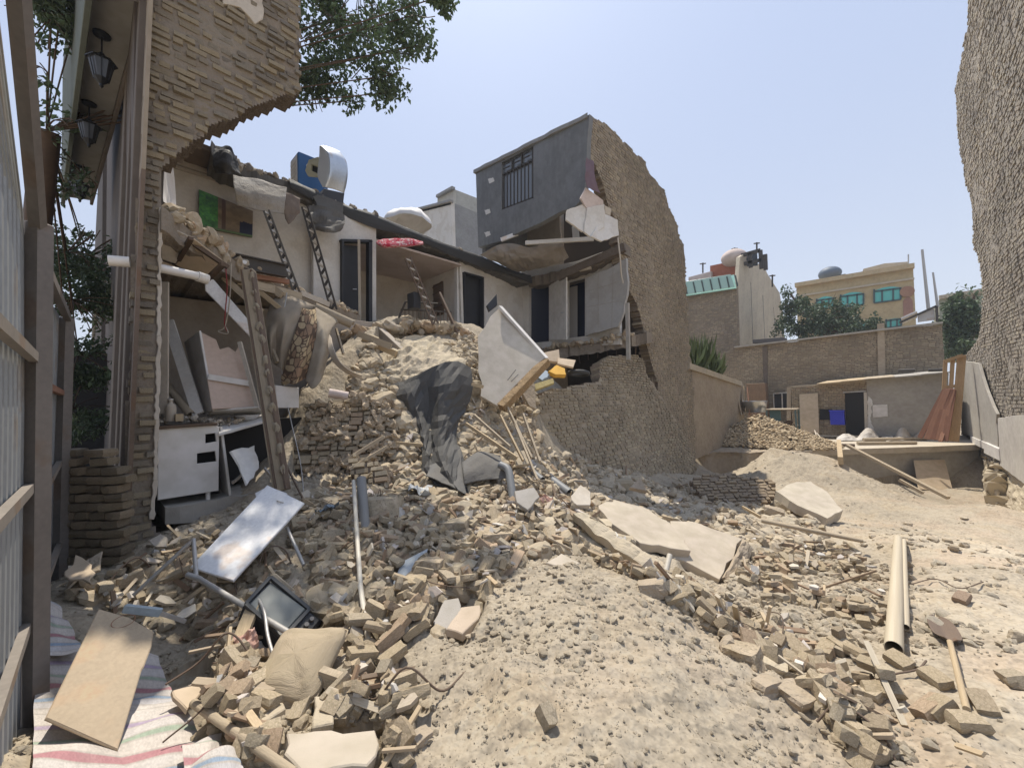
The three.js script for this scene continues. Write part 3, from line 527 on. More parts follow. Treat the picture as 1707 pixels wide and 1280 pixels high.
// the tall wall at the back, torn off at both ends
{
  const t = thing('party_wall', 'tall brick wall torn off at the top right, standing behind the fallen wall piece', 'wall', V(WX, -1, -14));
  const far = ragged([[984, 190], [1010, 206], [1040, 236], [1077, 270], [1085, 292], [1108, 316], [1113, 335], [1131, 376], [1141, 418], [1144, 450], [1147, 500], [1150, 560], [1153, 600], [1158, 660], [1162, 790], [1100, 790], [1098, 640], [1086, 600], [1076, 560], [1062, 505], [1046, 470], [1037, 432], [1032, 398], [1026, 362], [1012, 330], [1000, 292], [986, 262], [976, 230]], 10, 5, 8, 0, 12).map((p) => [p[0], p[1]]);
  brickWork(t, planeX(WX), X_(WX, ragged(far, 14, 5, 3, 20, 90)), { seed: 21, L: 0.23, H: 0.088, T: 0.36, brick: 'party', single: 0, proud: 0.012, tone: 0.5, tilt: 0.02, gap: 0.02, bulge: 0, wave: 0.06, ragged: 0.16, smear: { step: 0.06, amp: 0.014, off: -0.009, mat: mat(0.36, 0.305, 0.235, { map: stain, bump: lumps, bs: 0.015, rough: 0.97 }) } });
  const band = (X, pts, m, th = 0.03) => plate(X_(X, pts), th, { jag: 0.06, step: 0.12 });
}
// the piece of the same wall that slid down and leans outwards
{
  const N = V(1, 0.26, 0).normalize(), W = V(-0.26, 1, 0).normalize(), pl = { O: V(-5.2, 0, -10), U: V(0, 0, -1), W, N };
  const t = thing('fallen_wall_piece', 'large leaning slab of brick wall in the shade below the torn party wall', 'wall', V(-5.0, -1.6, -11));
  const out = [[893, 664], [925, 650], [962, 643], [999, 636], [1003, 602], [1018, 592], [1062, 590], [1072, 600], [1078, 622], [1090, 640], [1106, 664], [1130, 702], [1149, 742], [1158, 775], [1152, 796], [1130, 812], [1130, 850], [930, 850], [905, 790], [897, 740], [906, 706], [884, 686]];
  brickWork(t, pl, ragged(out, 9, 5, 6).map((p) => slant(pl, ...p)), { seed: 31, L: 0.225, H: 0.084, T: 0.34, brick: 'slab', single: 300, proud: 0.02, tone: 0.5, tilt: 0.04, gap: 0.018, bulge: 0.03, smear: { step: 0.05, amp: 0.02, off: -0.003, mat: mat(0.40, 0.335, 0.25, { map: stain, bump: lumps, bs: 0.015, rough: 0.97 }) }, wave: 0.2, ragged: 0.2, miss: 0.03 });
}
// the wall on the right of the lot
{
  const X = 3.0, t = thing('right_boundary_wall', 'high rough brick wall along the right side, plastered at its foot', 'wall', V(X, -1.5, -24));
  const out = [[1760, -120], [1621, -120], [1614, 50], [1606, 90], [1593, 150], [1599, 235], [1612, 310], [1620, 335], [1624, 412], [1634, 440], [1640, 500], [1634, 560], [1608, 596], [1604, 640], [1604, 765], [1760, 810]];
  brickWork(t, { O: V(X, 0, 0), U: V(0, 0, 1), W: V(0, 1, 0), N: V(-1, 0, 0) }, X_(X, ragged(out, 12, 3, 9, 1, 12)), { seed: 41, L: 0.27, H: 0.115, T: 0.4, brick: 'right', single: 0, proud: 0.035, tone: 0.6, tilt: 0.05, gap: 0.022, bulge: 0.03, smear: { step: 0.09, amp: 0.026, off: -0.006, mat: mat(0.37, 0.33, 0.28, { map: stain, bump: lumps, bs: 0.02, rough: 0.97 }) }, wave: 0.15, recess: 0.0, miss: 0.02, ragged: 0.12, mortar: mat(0.25, 0.21, 0.175, { map: stain, bump: lumps, bs: 0.02, rough: 0.97 }) });
  part(t, 'grey_render', plate(X_(X - 0.17, ragged([[1606, 602], [1632, 606], [1638, 628], [1645, 650], [1662, 690], [1664, 745], [1612, 724], [1604, 722]], 12, 3, 4)), 0.08), M.concreteGrey);
  part(t, 'white_render', plate(X_(X - 0.22, [[1664, 697], [1700, 692], [1790, 690], [1790, 845], [1707, 806], [1668, 776]]), 0.1, { jag: 0.03, step: 0.3 }), mat(0.56, 0.53, 0.49, { map: stain, rough: 0.85 }));
  part(t, 'plinth_band', plate(X_(X - 0.21, [[1618, 727], [1641, 737], [1642, 749], [1619, 738]]), 0.1), M.panelWhite);
  part(t, 'plinth_band', plate(X_(X - 0.25, [[1641, 737], [1665, 748], [1667, 768], [1641, 755]]), 0.12), M.panelWhite);
  // the rough footing under it, dug free
  const rows = []; const px = [[1640, 1650, 1662, 1672, 1690, 1730, 1790], [1638, 1646, 1660, 1674, 1694, 1734, 1800], [1640, 1648, 1664, 1680, 1702, 1740, 1810], [1646, 1654, 1672, 1690, 1712, 1752, 1830]], py = [[764, 768, 772, 776, 786, 802, 830], [800, 806, 812, 820, 832, 856, 890], [830, 838, 846, 860, 876, 905, 950], [858, 866, 876, 892, 915, 955, 1010]];
  for (let j = 0; j < 4; j++) rows.push(px[j].map((x, i) => onX(x, py[j][i], X - 0.1 - 0.16 * j + 0.12 * Math.sin(i * 2.1 + j))));
  part(t, 'rough_footing', flat(sheet(rows, 90, 46, { w: 6, h: 2, amp: 0.17, freq: 3, thick: 0.3 })), M.mudPale);
}
// ───────────────────────── the torn-open house ─────────────────────────
const G0 = 0.62, F2 = 3.85, RF = 6.62;
const house = thing('ruined_house', 'torn-open two storey house with white rooms, dark doors and a grey block on its roof', 'house', V(-10, 0, -7));
function strip(front, back, th, jag, seed) {                      // a slab between a broken front edge and a back edge; tops given
  const r = rng(seed), f = [], b = [];
  for (let i = 0; i < front.length - 1; i++) { const k = Math.max(1, Math.round(front[i].distanceTo(front[i + 1]) / 0.12)); for (let j = 0; j < k; j++) { const p = front[i].clone().lerp(front[i + 1], j / k), e = back[i].clone().lerp(back[i + 1], j / k), d = e.clone().sub(p).setY(0).normalize(); p.addScaledVector(d, (r() - 0.3) * jag); p.y += (r() - 0.5) * jag * 0.3; f.push(p); b.push(e); } }
  f.push(front.at(-1)); b.push(back.at(-1));
  const pos = [], q = (a, c, d, e) => pos.push(...[a, c, d, a, d, e].flatMap((p) => [p.x, p.y, p.z])), dn = (p, k = 0) => V(p.x, p.y - th * (1 + k), p.z);
  const low = f.map((p) => dn(p, (r() - 0.5) * jag * 1.2)), lowB = b.map((p) => dn(p));
  for (let i = 0; i < f.length - 1; i++) { q(f[i], f[i + 1], b[i + 1], b[i]); q(low[i + 1], low[i], lowB[i], lowB[i + 1]); q(low[i], low[i + 1], f[i + 1], f[i]); q(b[i], b[i + 1], lowB[i + 1], lowB[i]); }
  q(low[0], f[0], b[0], lowB[0]); const z = f.length - 1; q(f[z], low[z], lowB[z], b[z]);
  const g = new THREE.BufferGeometry(); g.setAttribute('position', new THREE.Float32BufferAttribute(pos, 3)); g.computeVertexNormals(); g.setAttribute('uv', new THREE.Float32BufferAttribute(new Float32Array(pos.length / 3 * 2), 2)); return tri(g);
}
{
  // ground floor
  part(house, 'ground_floor_slab', strip([V(-6.0, G0 - 0.06, -0.6), V(-6.1, G0 - 0.06, -2.2), V(-7.2, G0 - 0.06, -3.6), V(-9, G0 - 0.08, -4.2)], [V(-15, G0 - 0.06, -0.6), V(-15, G0 - 0.06, -2.2), V(-15, G0 - 0.06, -3.6), V(-15, G0 - 0.06, -4.2)], 0.2, 0.12, 5), M.concreteGrey);
  part(house, 'kitchen_wall', plate([V(-8.4, G0, -0.5), V(-8.4, G0, -4.4), V(-8.4, F2 - 0.3, -4.4), V(-8.4, F2 - 0.3, -0.5)], 0.12), mat(0.40, 0.35, 0.295, { map: dusty, rough: 0.9 }));
  part(house, 'kitchen_wall', plate([V(-8.4, G0, -4.4), V(-6.5, G0, -4.4), V(-6.9, 2.6, -4.4), V(-8.4, F2 - 0.3, -4.4)], 0.14), mat(0.40, 0.35, 0.295, { map: dusty, rough: 0.9 }));
  // upper floor slab with its broken edge, left room and back
  const f2 = [P(268, 344, 4.35), P(300, 366, 4.75), P(345, 402, 5.3), P(400, 441, 6.0), P(470, 474, 7.0), P(540, 505, 8.2), P(600, 525, 9.3)];
  part(house, 'upper_floor_slab', strip(f2, f2.map((p) => V(-15.5, F2, p.z - 0.2)), 0.26, 0.14, 8), mat(0.30, 0.25, 0.195, { map: stain, bump: lumps, bs: 0.02, rough: 0.95 }));
  const f3 = [P(870, 584, 14.9), P(930, 580, 14.0), P(1000, 571, 13.2), P(1078, 553, 12.4)];
  part(house, 'upper_floor_slab', strip(f3, f3.map((p) => V(p.x - 0.5, F2, -13.5)), 0.34, 0.16, 9), mat(0.30, 0.25, 0.195, { map: stain, bump: lumps, bs: 0.02, rough: 0.95 }));
  part(house, 'upper_floor_slab', strip([V(-10.0, F2 - 0.05, -5.0), V(-9.9, F2 - 0.05, -8.6), V(-9.8, F2 - 0.05, -11.4)], [V(-15.5, F2 - 0.05, -5.0), V(-15.5, F2 - 0.05, -8.6), V(-15.5, F2 - 0.05, -11.4)], 0.3, 0.2, 10), M.concreteGrey);
  // outer walls
  const rear = mat(0.36, 0.30, 0.235, { map: stain, rough: 0.95 });
  part(house, 'rear_wall', box(-16, -5.95, -2, 6.4, -14, -13.7), rear);
  part(house, 'side_wall', box(-16.2, -16, -2, 6.4, -14, -0.4), rear);
  part(house, 'inner_wall', box(-15.9, -12.6, F2, RF - 0.3, -4.6, -4.45), M.plasterTan);
  // left upper room
  const lw = X_(-10, [[280, 235], [300, 250], [400, 285], [525, 332], [525, 570], [400, 470], [280, 360]]);
  part(house, 'room_wall', plate(lw, 0.14), M.plasterWarm);
  part(house, 'cornice', [bar(onX(270, 262, -9.96), onX(400, 304, -9.96), 0.10, 0.08), bar(onX(270, 272, -9.97), onX(400, 313, -9.97), 0.04, 0.05)], M.plasterTan);
  // door wall
  const dw = X_(-9.75, [[522, 340], [627, 362], [627, 548], [522, 546]]);
  part(house, 'room_wall', plate(dw, 0.16, { holes: [X_(-9.75, [[567, 404], [617, 404], [617, 546], [567, 546]])] }), M.plaster);
  part(house, 'door_frame', [bar(onX(569, 404, -9.72), onX(569, 546, -9.72), 0.05, 0.18), bar(onX(615, 402, -9.72), onX(615, 546, -9.72), 0.09, 0.18), bar(onX(566, 402, -9.72), onX(618, 403, -9.72), 0.06, 0.18)], M.doorDark);
  const dl = part(house, 'door', plate(X_(-9.85, [[572, 408], [598, 410], [598, 546], [572, 546]]), 0.045), M.doorDark); part(dl, 'handle', rod(onX(594, 482, -9.81), onX(588, 482, -9.81), 0.012), M.galv);
  const df = part(house, 'broken_post', bar(onX(598, 400, -9.55), onX(600, 548, -9.4), 0.07, 0.06), M.concrete);
  // recess with the railing
  const zr = -8.45, XR = -12.6;
  part(house, 'room_wall', plate([V(XR, F2, -5.1), V(XR, F2, zr), V(XR, RF, zr), V(XR, RF, -5.1)], 0.1), M.plasterTan);
  part(house, 'room_wall', plate([V(XR, F2, zr), V(-10.1, F2, zr), V(-10.1, RF, zr), V(XR, RF, zr)], 0.1), M.plasterWarm);
  part(house, 'ceiling', box(XR, -10.0, RF - 0.42, RF - 0.36, zr, -4.9), M.plasterPink);
  part(house, 'wall_vent', [plate([V(-11.6, 4.75, zr + 0.03), V(-11.0, 4.75, zr + 0.03), V(-11.0, 5.9, zr + 0.03), V(-11.6, 5.9, zr + 0.03)], 0.02), ...[0, 1, 2, 3, 4].map((k) => bar(V(-11.6, 4.8 + k * 0.25, zr + 0.05), V(-11.0, 4.9 + k * 0.25, zr + 0.05), 0.025, 0.03))], M.steelRust);
  // wall with the narrow dark door
  const hw = X_(-10.2, [[762, 418], [874, 456], [876, 580], [762, 566]]);
  part(house, 'room_wall', plate(hw, 0.16, { holes: [X_(-10.2, [[771, 454], [804, 463], [804, 556], [771, 556]])] }), M.plaster);
  part(house, 'door_frame', [bar(onX(772, 454, -10.17), onX(772, 556, -10.17), 0.05, 0.2), bar(onX(803, 463, -10.17), onX(803, 556, -10.17), 0.05, 0.2), bar(onX(771, 455, -10.17), onX(804, 464, -10.17), 0.05, 0.2)], M.doorDark);
  part(house, 'door', plate(X_(-10.35, [[771, 454], [804, 463], [804, 560], [771, 560]]), 0.04), M.doorDark);
  part(house, 'switch_plate', box(-10.2, -10.17, 4.98, 5.10, -10.6, -10.45), M.pvcGrey); part(house, 'switch_plate', box(-10.2, -10.17, 4.7, 4.8, -10.4, -10.33), M.pvcGrey);
  // back wall, door openings, leaf, loose panel
  const zb = -11.7;
  const bw = Z_(zb, [[868, 452], [960, 436], [1032, 410], [1034, 574], [868, 584]]);
  part(house, 'room_wall', plate(bw, 0.14, { holes: [Z_(zb, [[882, 480], [915, 474], [915, 569], [882, 572]]), Z_(zb, [[946, 470], [975, 463], [975, 560], [946, 564]])] }), M.plaster);
  part(house, 'door', plate(Z_(zb - 0.3, [[880, 478], [918, 470], [918, 575], [880, 578]]), 0.04), M.navy);
  const leaf = part(house, 'door', plate([...Z_(zb + 0.03, [[915, 473]]), ...Z_(zb + 0.75, [[944, 462], [944, 566]]), ...Z_(zb + 0.03, [[915, 567]])], 0.045), M.panelWhite, 'white door leaf standing open');
  part(leaf, 'handle', rod(onZ(939, 521, zb + 0.72), onZ(935, 521, zb + 0.72), 0.014), M.galv);
  part(house, 'door', plate(Z_(zb - 0.35, [[944, 480], [962, 476], [962, 566], [944, 568]]), 0.04), mat(0.42, 0.40, 0.38, { rough: 0.6 }));
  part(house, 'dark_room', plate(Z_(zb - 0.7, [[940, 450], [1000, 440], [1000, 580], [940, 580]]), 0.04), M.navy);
  const lp = part(house, 'tiled_panel', plate(Z_(zb + 0.35, [[976, 464], [1020, 445], [1044, 430], [1047, 470], [1040, 520], [1030, 545], [990, 555], [976, 560]]), 0.12, { jag: 0.04, step: 0.2 }), mat(0.40, 0.39, 0.375, { map: dusty, rough: 0.6 }));
  for (const [a, b] of [[[977, 512], [1041, 500]], [[977, 486], [1044, 466]], [[998, 455], [997, 556]], [[1022, 446], [1020, 550]]]) part(lp, 'tile_joint', bar(onZ(...a, zb + 0.352), onZ(...b, zb + 0.352), 0.012, 0.008), M.concreteGrey);
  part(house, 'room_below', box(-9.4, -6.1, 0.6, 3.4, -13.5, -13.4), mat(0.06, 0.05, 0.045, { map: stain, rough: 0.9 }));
  const bal = []; for (let k = 0; k < 8; k++) bal.push(onZ(948 + k * 16, 582 + k * -1.2, -12.6)); bal.forEach((p, k) => part(house, 'hanging_rod', rod(p, p.clone().add(V((rnd() - .5) * 0.1, -0.3 - rnd() * 0.4, 0)), 0.018, 0.018, 6), M.steelRust));
  part(house, 'post', bar(onZ(1046, 505, -11.0), onZ(1048, 600, -11.0), 0.1, 0.1), M.concreteGrey);
  // the sagging roof
  const r0 = [P(352, 232, 7.5), P(372, 262, 7.9), P(400, 276, 8.2), P(480, 302, 9.1), P(565, 342, 10.1), P(625, 362, 10.7), P(680, 385, 11.5), P(740, 409, 12.6), P(800, 430, 13.7), P(850, 452, 14.6), P(882, 462, 14.9)];
  part(house, 'roof', strip(r0, r0.map((p) => V(-15.8, Math.max(p.y, RF) + 0.1, p.z - 0.6)), 0.27, 0.12, 12), M.bitumenDusty);
  const r1 = [P(880, 462, 15.0), P(910, 456, 14.4), P(945, 447, 13.8), P(985, 430, 13.1), P(1040, 404, 12.5)];
  part(house, 'roof', strip(r1, r1.map((p) => V(p.x - 0.3, p.y + 0.15, -13.6)), 0.36, 0.12, 13), mat(0.22, 0.185, 0.15, { map: stain, bump: lumps, bs: 0.02, rough: 0.95 }));
  part(house, 'roof_membrane', sheet([r0.slice(3).map((p) => p.clone().add(V(0.06, 0.06, 0))), r0.slice(3).map((p) => p.clone().add(V(0.13, -0.07, 0))), r0.slice(3).map((p, i) => p.clone().add(V(0.12, -0.2 - 0.08 * (i % 3), 0)))], 80, 6, { amp: 0.05, freq: 3, thick: 0.012 }), M.bitumen);
  // crumpled ends of the roof at left: dark roll, hanging grey sheet
  part(house, 'roof_membrane', flat(sheet([PP([[358, 240, 7.4], [385, 246, 7.4], [400, 275, 7.7]]), PP([[352, 262, 7.2], [378, 268, 7.2], [402, 290, 7.6]]), PP([[356, 288, 7.3], [380, 290, 7.3], [404, 296, 7.7]])], 18, 14, { amp: 0.12, freq: 4, thick: 0.04 })), M.bitumen);
  part(house, 'hanging_sheet', sheet([PP([[388, 290, 7.9], [430, 298, 8.2], [478, 312, 8.6]]), PP([[390, 312, 7.7], [432, 322, 8.0], [476, 332, 8.4]]), PP([[394, 342, 7.8], [430, 350, 8.0], [474, 356, 8.4]])], 30, 16, { amp: 0.09, freq: 3.4, thick: 0.02 }), mat(0.40, 0.375, 0.34, { map: dusty, bump: lumps, bs: 0.02, rough: 0.9 }));
  part(house, 'hanging_sheet', sheet([PP([[470, 318, 8.6], [485, 322, 8.7], [500, 330, 8.8]]), PP([[472, 342, 8.5], [486, 350, 8.6], [500, 352, 8.7]]), PP([[474, 364, 8.5], [482, 372, 8.5], [498, 358, 8.7]])], 10, 10, { amp: 0.08, freq: 4, thick: 0.02 }), mat(0.25, 0.20, 0.165, { map: stain, rough: 0.9 }));
  part(house, 'ceiling', strip(X_(-9.2, [[285, 246], [352, 252], [395, 300]]).map((p) => V(p.x, 6.75, p.z)), X_(-9.2, [[285, 246], [352, 252], [395, 300]]).map((p) => V(-15.5, 6.75, p.z)), 0.1, 0.05, 3), mat(0.20, 0.145, 0.10, { map: stain, rough: 0.9 }));
  // rubble lumps under the roof break, by the cooler
  part(house, 'roof_debris', flat(sheet([PP([[515, 340, 9.2], [545, 346, 9.3], [575, 356, 9.6]]), PP([[512, 366, 9.0], [545, 372, 9.0], [576, 372, 9.4]]), PP([[518, 380, 9.0], [546, 388, 9.0], [570, 384, 9.4]])], 14, 10, { amp: 0.2, freq: 3, thick: 0.1 })), M.bitumenDusty);
  // the grey block on the roof
  const zg = -9.4, wg = WX - 0.06;
  const gf = Z_(zg, [[793, 290], [983, 190], [979, 235], [978, 290], [972, 330], [958, 345], [936, 352], [900, 372], [868, 386], [835, 402], [797, 412]]);
  const win = [[836, 271], [889, 243], [889, 330], [836, 350]];
  const gw = part(house, 'grey_block_wall', plate(gf, 0.2, { holes: [Z_(zg, win)], jag: 0 }), mat(0.20, 0.205, 0.21, { map: tex(512, 3.1, (x, y) => { const a = N(x, y, 4, 5, 101), b = N(x * 3 % 1, y, 12, 3, 102), c = N(x, y, 40, 2, 103); const k = 0.9 + 0.5 * (a - 0.5) + 0.25 * (b - 0.5) + 0.15 * (c - 0.5); return [k, k, k * 0.99]; }), bump: grain, bs: 0.004, rough: 0.95 }));
  const wp = Z_(zg - 0.06, win), at = (u, v) => wp[0].clone().lerp(wp[1], u).lerp(wp[3].clone().lerp(wp[2], u), v);
  const wn = part(house, 'window', [bar(at(0, 0), at(1, 0), 0.06, 0.06), bar(at(0, 1), at(1, 1), 0.06, 0.06), bar(at(0, 0), at(0, 1), 0.06, 0.06), bar(at(1, 0), at(1, 1), 0.06, 0.06), bar(at(0, 0.27), at(1, 0.27), 0.05, 0.05), bar(at(0.36, 0), at(0.36, 0.27), 0.05, 0.05), bar(at(0.66, 0), at(0.66, 0.27), 0.05, 0.05)], M.steelDark);
  for (let k = 1; k < 9; k++) part(wn, 'window_bar', bar(at(k / 9, 0.27).add(V(0, 0, 0.05)), at(k / 9, 1).add(V(0, 0, 0.05)), 0.028, 0.028), M.steelDark);
  for (const [u, v, w] of [[0.1, 0.1, 0.2], [0.42, 0.09, 0.2], [0.74, 0.09, 0.18], [0.1, 0.18, 0.2], [0.42, 0.17, 0.2], [0.74, 0.17, 0.18]]) part(wn, 'window_bar', bar(at(u, v).add(V(0, 0, 0.05)), at(u + w, v).add(V(0, 0, 0.05)), 0.028, 0.028), M.steelDark);
  part(wn, 'pane', plate(Z_(zg - 0.1, win), 0.01), mat(0.20, 0.215, 0.235, { rough: 0.15, metal: 0.1 }));
  const g0 = gf[0], g1 = gf[1];
  part(house, 'block_roof', plate([V(g0.x - 0.06, g0.y + 0.09, zg + 0.06), V(g1.x - 0.02, g1.y + 0.09, zg + 0.06), V(g1.x - 0.7, g1.y + 0.09, -10.2), V(-8.2, g1.y + 0.09, -12), V(g0.x - 0.06, g0.y + 0.09, -12.4)], 0.12, { up: true, jag: 0.05, step: 0.3 }), M.cementLight);
  part(house, 'block_side_wall', box(g0.x - 0.02, g0.x + 0.18, 6.9, g0.y - 0.04, -12.3, zg - 0.21), M.cement);
  part(house, 'block_back_wall', plate([V(g0.x, 6.6, -12.9), V(-7.9, 6.6, -12.9), V(-8.6, g1.y - 0.4, -12.9), V(g0.x, g0.y - 0.04, -12.9)], 0.2), M.plasterTan);
  part(house, 'block_inner_wall', plate(Z_(-11.9, [[872, 374], [932, 352], [936, 420], [872, 430]]), 0.1, { jag: 0.05, step: 0.2 }), M.plasterTan);
  // white patches of fixings on the grey wall
  for (const [x, y] of [[818, 301], [812, 353], [812, 390]]) part(house, 'plaster_patch', plate(Z_(zg + 0.006, [[x - 5, y - 3], [x + 4, y - 5], [x + 6, y + 1], [x - 2, y + 5]]), 0.008, { jag: 0.02, step: 0.05, seed: x }), M.plaster);
  part(house, 'plaster_patch', plate(Z_(-11.7 + 0.26, [[888, 377], [898, 374], [899, 380], [890, 382]]), 0.01), M.plaster);
  // cracks and slabs under the block
  part(house, 'broken_ceiling', flat(sheet([PP([[800, 425, 13.2], [840, 405, 13.0], [880, 412, 12.9], [935, 400, 12.8]]), PP([[830, 440, 13.4], [860, 432, 13.0], [900, 428, 12.9], [940, 412, 12.8]]), PP([[862, 455, 14.2], [885, 452, 13.9], [915, 446, 13.4], [948, 430, 13.0]])], 24, 12, { amp: 0.22, freq: 2.4, thick: 0.05 })), mat(0.30, 0.265, 0.225, { map: stain, rough: 0.95 }));
  part(house, 'broken_beam', bar(P(876, 405, 12.6), P(990, 398, 12.0), 0.12, 0.08), M.plasterWarm);
  part(house, 'broken_beam', bar(P(835, 400, 13.0), P(872, 386, 12.9), 0.12, 0.08), M.whiteBoard);
  part(house, 'edge_beam', bar(P(930, 462, 13.5), P(1042, 412, 12.3), 0.25, 0.16), mat(0.15, 0.12, 0.095, { map: stain, bump: lumps, bs: 0.02, rough: 0.95 }));
  part(house, 'edge_beam', bar(P(940, 455, 13.4), P(985, 444, 12.9), 0.16, 0.1), M.plasterTan);
  part(house, 'wall_window', [plate(Z_(-12.4, [[953, 378], [964, 375], [966, 398], [955, 401]]), 0.02)], mat(0.75, 0.78, 0.82, { rough: 0.3 }));
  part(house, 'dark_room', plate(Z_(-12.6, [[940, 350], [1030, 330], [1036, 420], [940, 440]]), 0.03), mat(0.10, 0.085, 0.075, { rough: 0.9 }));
  // hung corner of the upper room: pieces of partition still holding on
  const hg = (pts, m, th = 0.06) => plate(QP(pts), th, { jag: 0.02, step: 0.12 });
  part(house, 'hanging_partition', hg([[977, 312, 10.4], [1006, 334, 10.6], [1008, 352, 10.7], [979, 348, 10.4], [968, 330, 10.3]]), M.plasterPink);
  part(house, 'hanging_partition', hg([[945, 350, 10.3], [978, 338, 10.4], [979, 372, 10.4], [972, 386, 10.2], [944, 366, 10.2]]), M.plasterWarm);
  part(house, 'hanging_partition', hg([[979, 346, 10.4], [1008, 340, 10.6], [1008, 378, 10.5], [984, 394, 10.2], [974, 386, 10.2]]), M.plasterWarm);
  part(house, 'hanging_partition', hg([[1008, 356, 10.6], [1030, 366, 10.9], [1032, 392, 10.8], [1004, 402, 10.4], [986, 394, 10.2]]), M.plaster);
  part(house, 'hanging_partition', hg([[1008, 342, 10.65], [1020, 348, 10.8], [1018, 360, 10.8], [1009, 356, 10.7]]), M.plasterTan);
  part(house, 'torn_cloth', sheet([PP([[978, 262, 10.4], [990, 268, 10.5]]), PP([[976, 292, 10.3], [994, 300, 10.4]]), PP([[980, 312, 10.3], [1002, 322, 10.5]])], 8, 12, { amp: 0.1, freq: 5, thick: 0.01 }), mat(0.16, 0.11, 0.13, { rough: 0.95 }));
  part(house, 'loose_cable', wire([P(1030, 396, 10.8), P(1034, 430, 10.8), P(1036, 458, 10.9), P(1039, 472, 10.9)], 0.022), M.plasterTan);
}
// ───────────────────────── the back of the lot ─────────────────────────
const SL = onY(1326, 752, SLAB_Y), SR = onY(1634, 741, SLAB_Y);
{
  const slabTop = [SL, SR, V(2.93, SLAB_Y, -31), V(-7, SLAB_Y, -31), V(-7, SLAB_Y, -24), V(SL.x, SLAB_Y, -23.4)];
  struct('concrete_slab', plate(slabTop.map((p) => p.clone().setY(SLAB_Y)), 0.24, { up: true, jag: 0.06, step: 0.5, rough: 0.05 }), M.concrete);
  const w = (a, b, back, y1) => plate([V(a.x, -3.6, a.z - back), V(b.x, -3.6, b.z - back), V(b.x, y1, b.z - back), V(a.x, y1, a.z - back)], 0.3);
  struct('cellar_wall', w(SL, SR, 0.35, SLAB_Y - 0.22), M.concreteGrey);
  const bankA = V(-6.4, 0, -18.9), bankB = V(SL.x + 0.2, 0, SL.z - 0.15);
  const rows = [[], [], [], []];
  for (let i = 0; i <= 8; i++) { const p = bankA.clone().lerp(bankB, i / 8), k = Math.sin(i * 1.9) * 0.18; rows[0].push(V(p.x - 0.2, SLAB_Y - 0.02, p.z - 3.2)); rows[1].push(V(p.x, SLAB_Y - 0.01, p.z - 0.15)); rows[2].push(V(p.x + k * 0.3, SLAB_Y - 0.35, p.z + 0.05 + k)); rows[3].push(V(p.x + 0.2, -3.4, p.z + 0.25 + k)); }
  struct('earth_bank', sheet(rows, 80, 40, { w: 4, h: 4, amp: 0.12, freq: 3 }), M.mud);
  // low wall on the left of the yard
  const gw = thing('garden_wall', 'low plastered wall running back from the tall brick wall, weeds on its top', 'wall', V(WX, -1, -20));
  part(gw, 'wall_body', plate(X_(WX - 0.02, [[1148, 606], [1190, 622], [1240, 640], [1240, 735], [1148, 770]]), 0.3, { jag: 0.08, step: 0.3 }), M.mud);
  part(gw, 'coping', bar(onX(1148, 610, WX + 0.02), onX(1236, 640, WX + 0.02), 0.25, 0.12), M.mudPale);
  // back wall
  const ZB = -34, t = thing('back_wall', 'long brick wall across the back of the lot, pale coping on top', 'wall', V(-3, SLAB_Y, ZB));
  brickWork(t, planeZ(ZB), Z_(ZB, [[1225, 580], [1466, 552], [1572, 539], [1585, 760], [1195, 760], [1200, 590]]), { seed: 61, L: 0.3, H: 0.105, T: 0.3, brick: 'slab', single: 0, proud: 0.03, tone: 0.6, tilt: 0.05, gap: 0.02, miss: 0.02, ragged: 0.04 });
  part(t, 'coping', bar(onZ(1225, 579, ZB + 0.1), onZ(1572, 538, ZB + 0.1), 0.1, 0.45), M.concreteGrey);
  part(t, 'pilaster', plate(Z_(ZB + 0.14, [[1463, 540], [1475, 538], [1477, 640], [1465, 640]]), 0.14), M.mud);
  part(t, 'gap', plate(Z_(ZB + 0.05, [[1271, 577], [1280, 576], [1280, 650], [1274, 650]]), 0.05), M.mortarDark);
  // shed
  const ZS = -28, sh = thing('shed', 'low shed with a dark doorway and a roof of loose boards against the back wall', 'shed', V(-1, SLAB_Y, ZS));
  brickWork(sh, planeZ(ZS), Z_(ZS, [[1319, 645], [1446, 634], [1448, 735], [1321, 735]]), { seed: 71, L: 0.23, H: 0.085, T: 0.25, brick: 'tan', single: 260, proud: 0.02, tone: 0.4, gap: 0.018, ragged: 0.02 });
  part(sh, 'grey_wall', plate(Z_(ZS + 0.03, [[1445, 634], [1582, 620], [1582, 738], [1447, 735]]), 0.24), M.concreteGrey);
  part(sh, 'side_wall', plate([onZ(1319, 645, ZS), onZ(1319, 735, ZS), onZ(1319, 735, ZS).setZ(-33.9), onZ(1319, 645, ZS).setZ(-33.9)], 0.2), M.mud);
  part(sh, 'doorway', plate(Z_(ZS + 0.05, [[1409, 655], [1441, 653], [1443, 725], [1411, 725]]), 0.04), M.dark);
  part(sh, 'lintel', bar(onZ(1406, 654, ZS + 0.06), onZ(1444, 652, ZS + 0.06), 0.06, 0.08), M.steelPale);
  part(sh, 'door_jamb', bar(onZ(1443, 654, ZS + 0.06), onZ(1445, 725, ZS + 0.06), 0.12, 0.08), M.plasterTan);
  part(sh, 'plaster_daub', plate(Z_(ZS + 0.05, [[1447, 660], [1455, 668], [1452, 700], [1460, 722], [1446, 724]]), 0.03, { jag: 0.08, step: 0.1 }), M.plaster);
  part(sh, 'window_hole', plate(Z_(ZS + 0.035, [[1367, 682], [1388, 682], [1388, 700], [1367, 700]]), 0.02), M.dark);
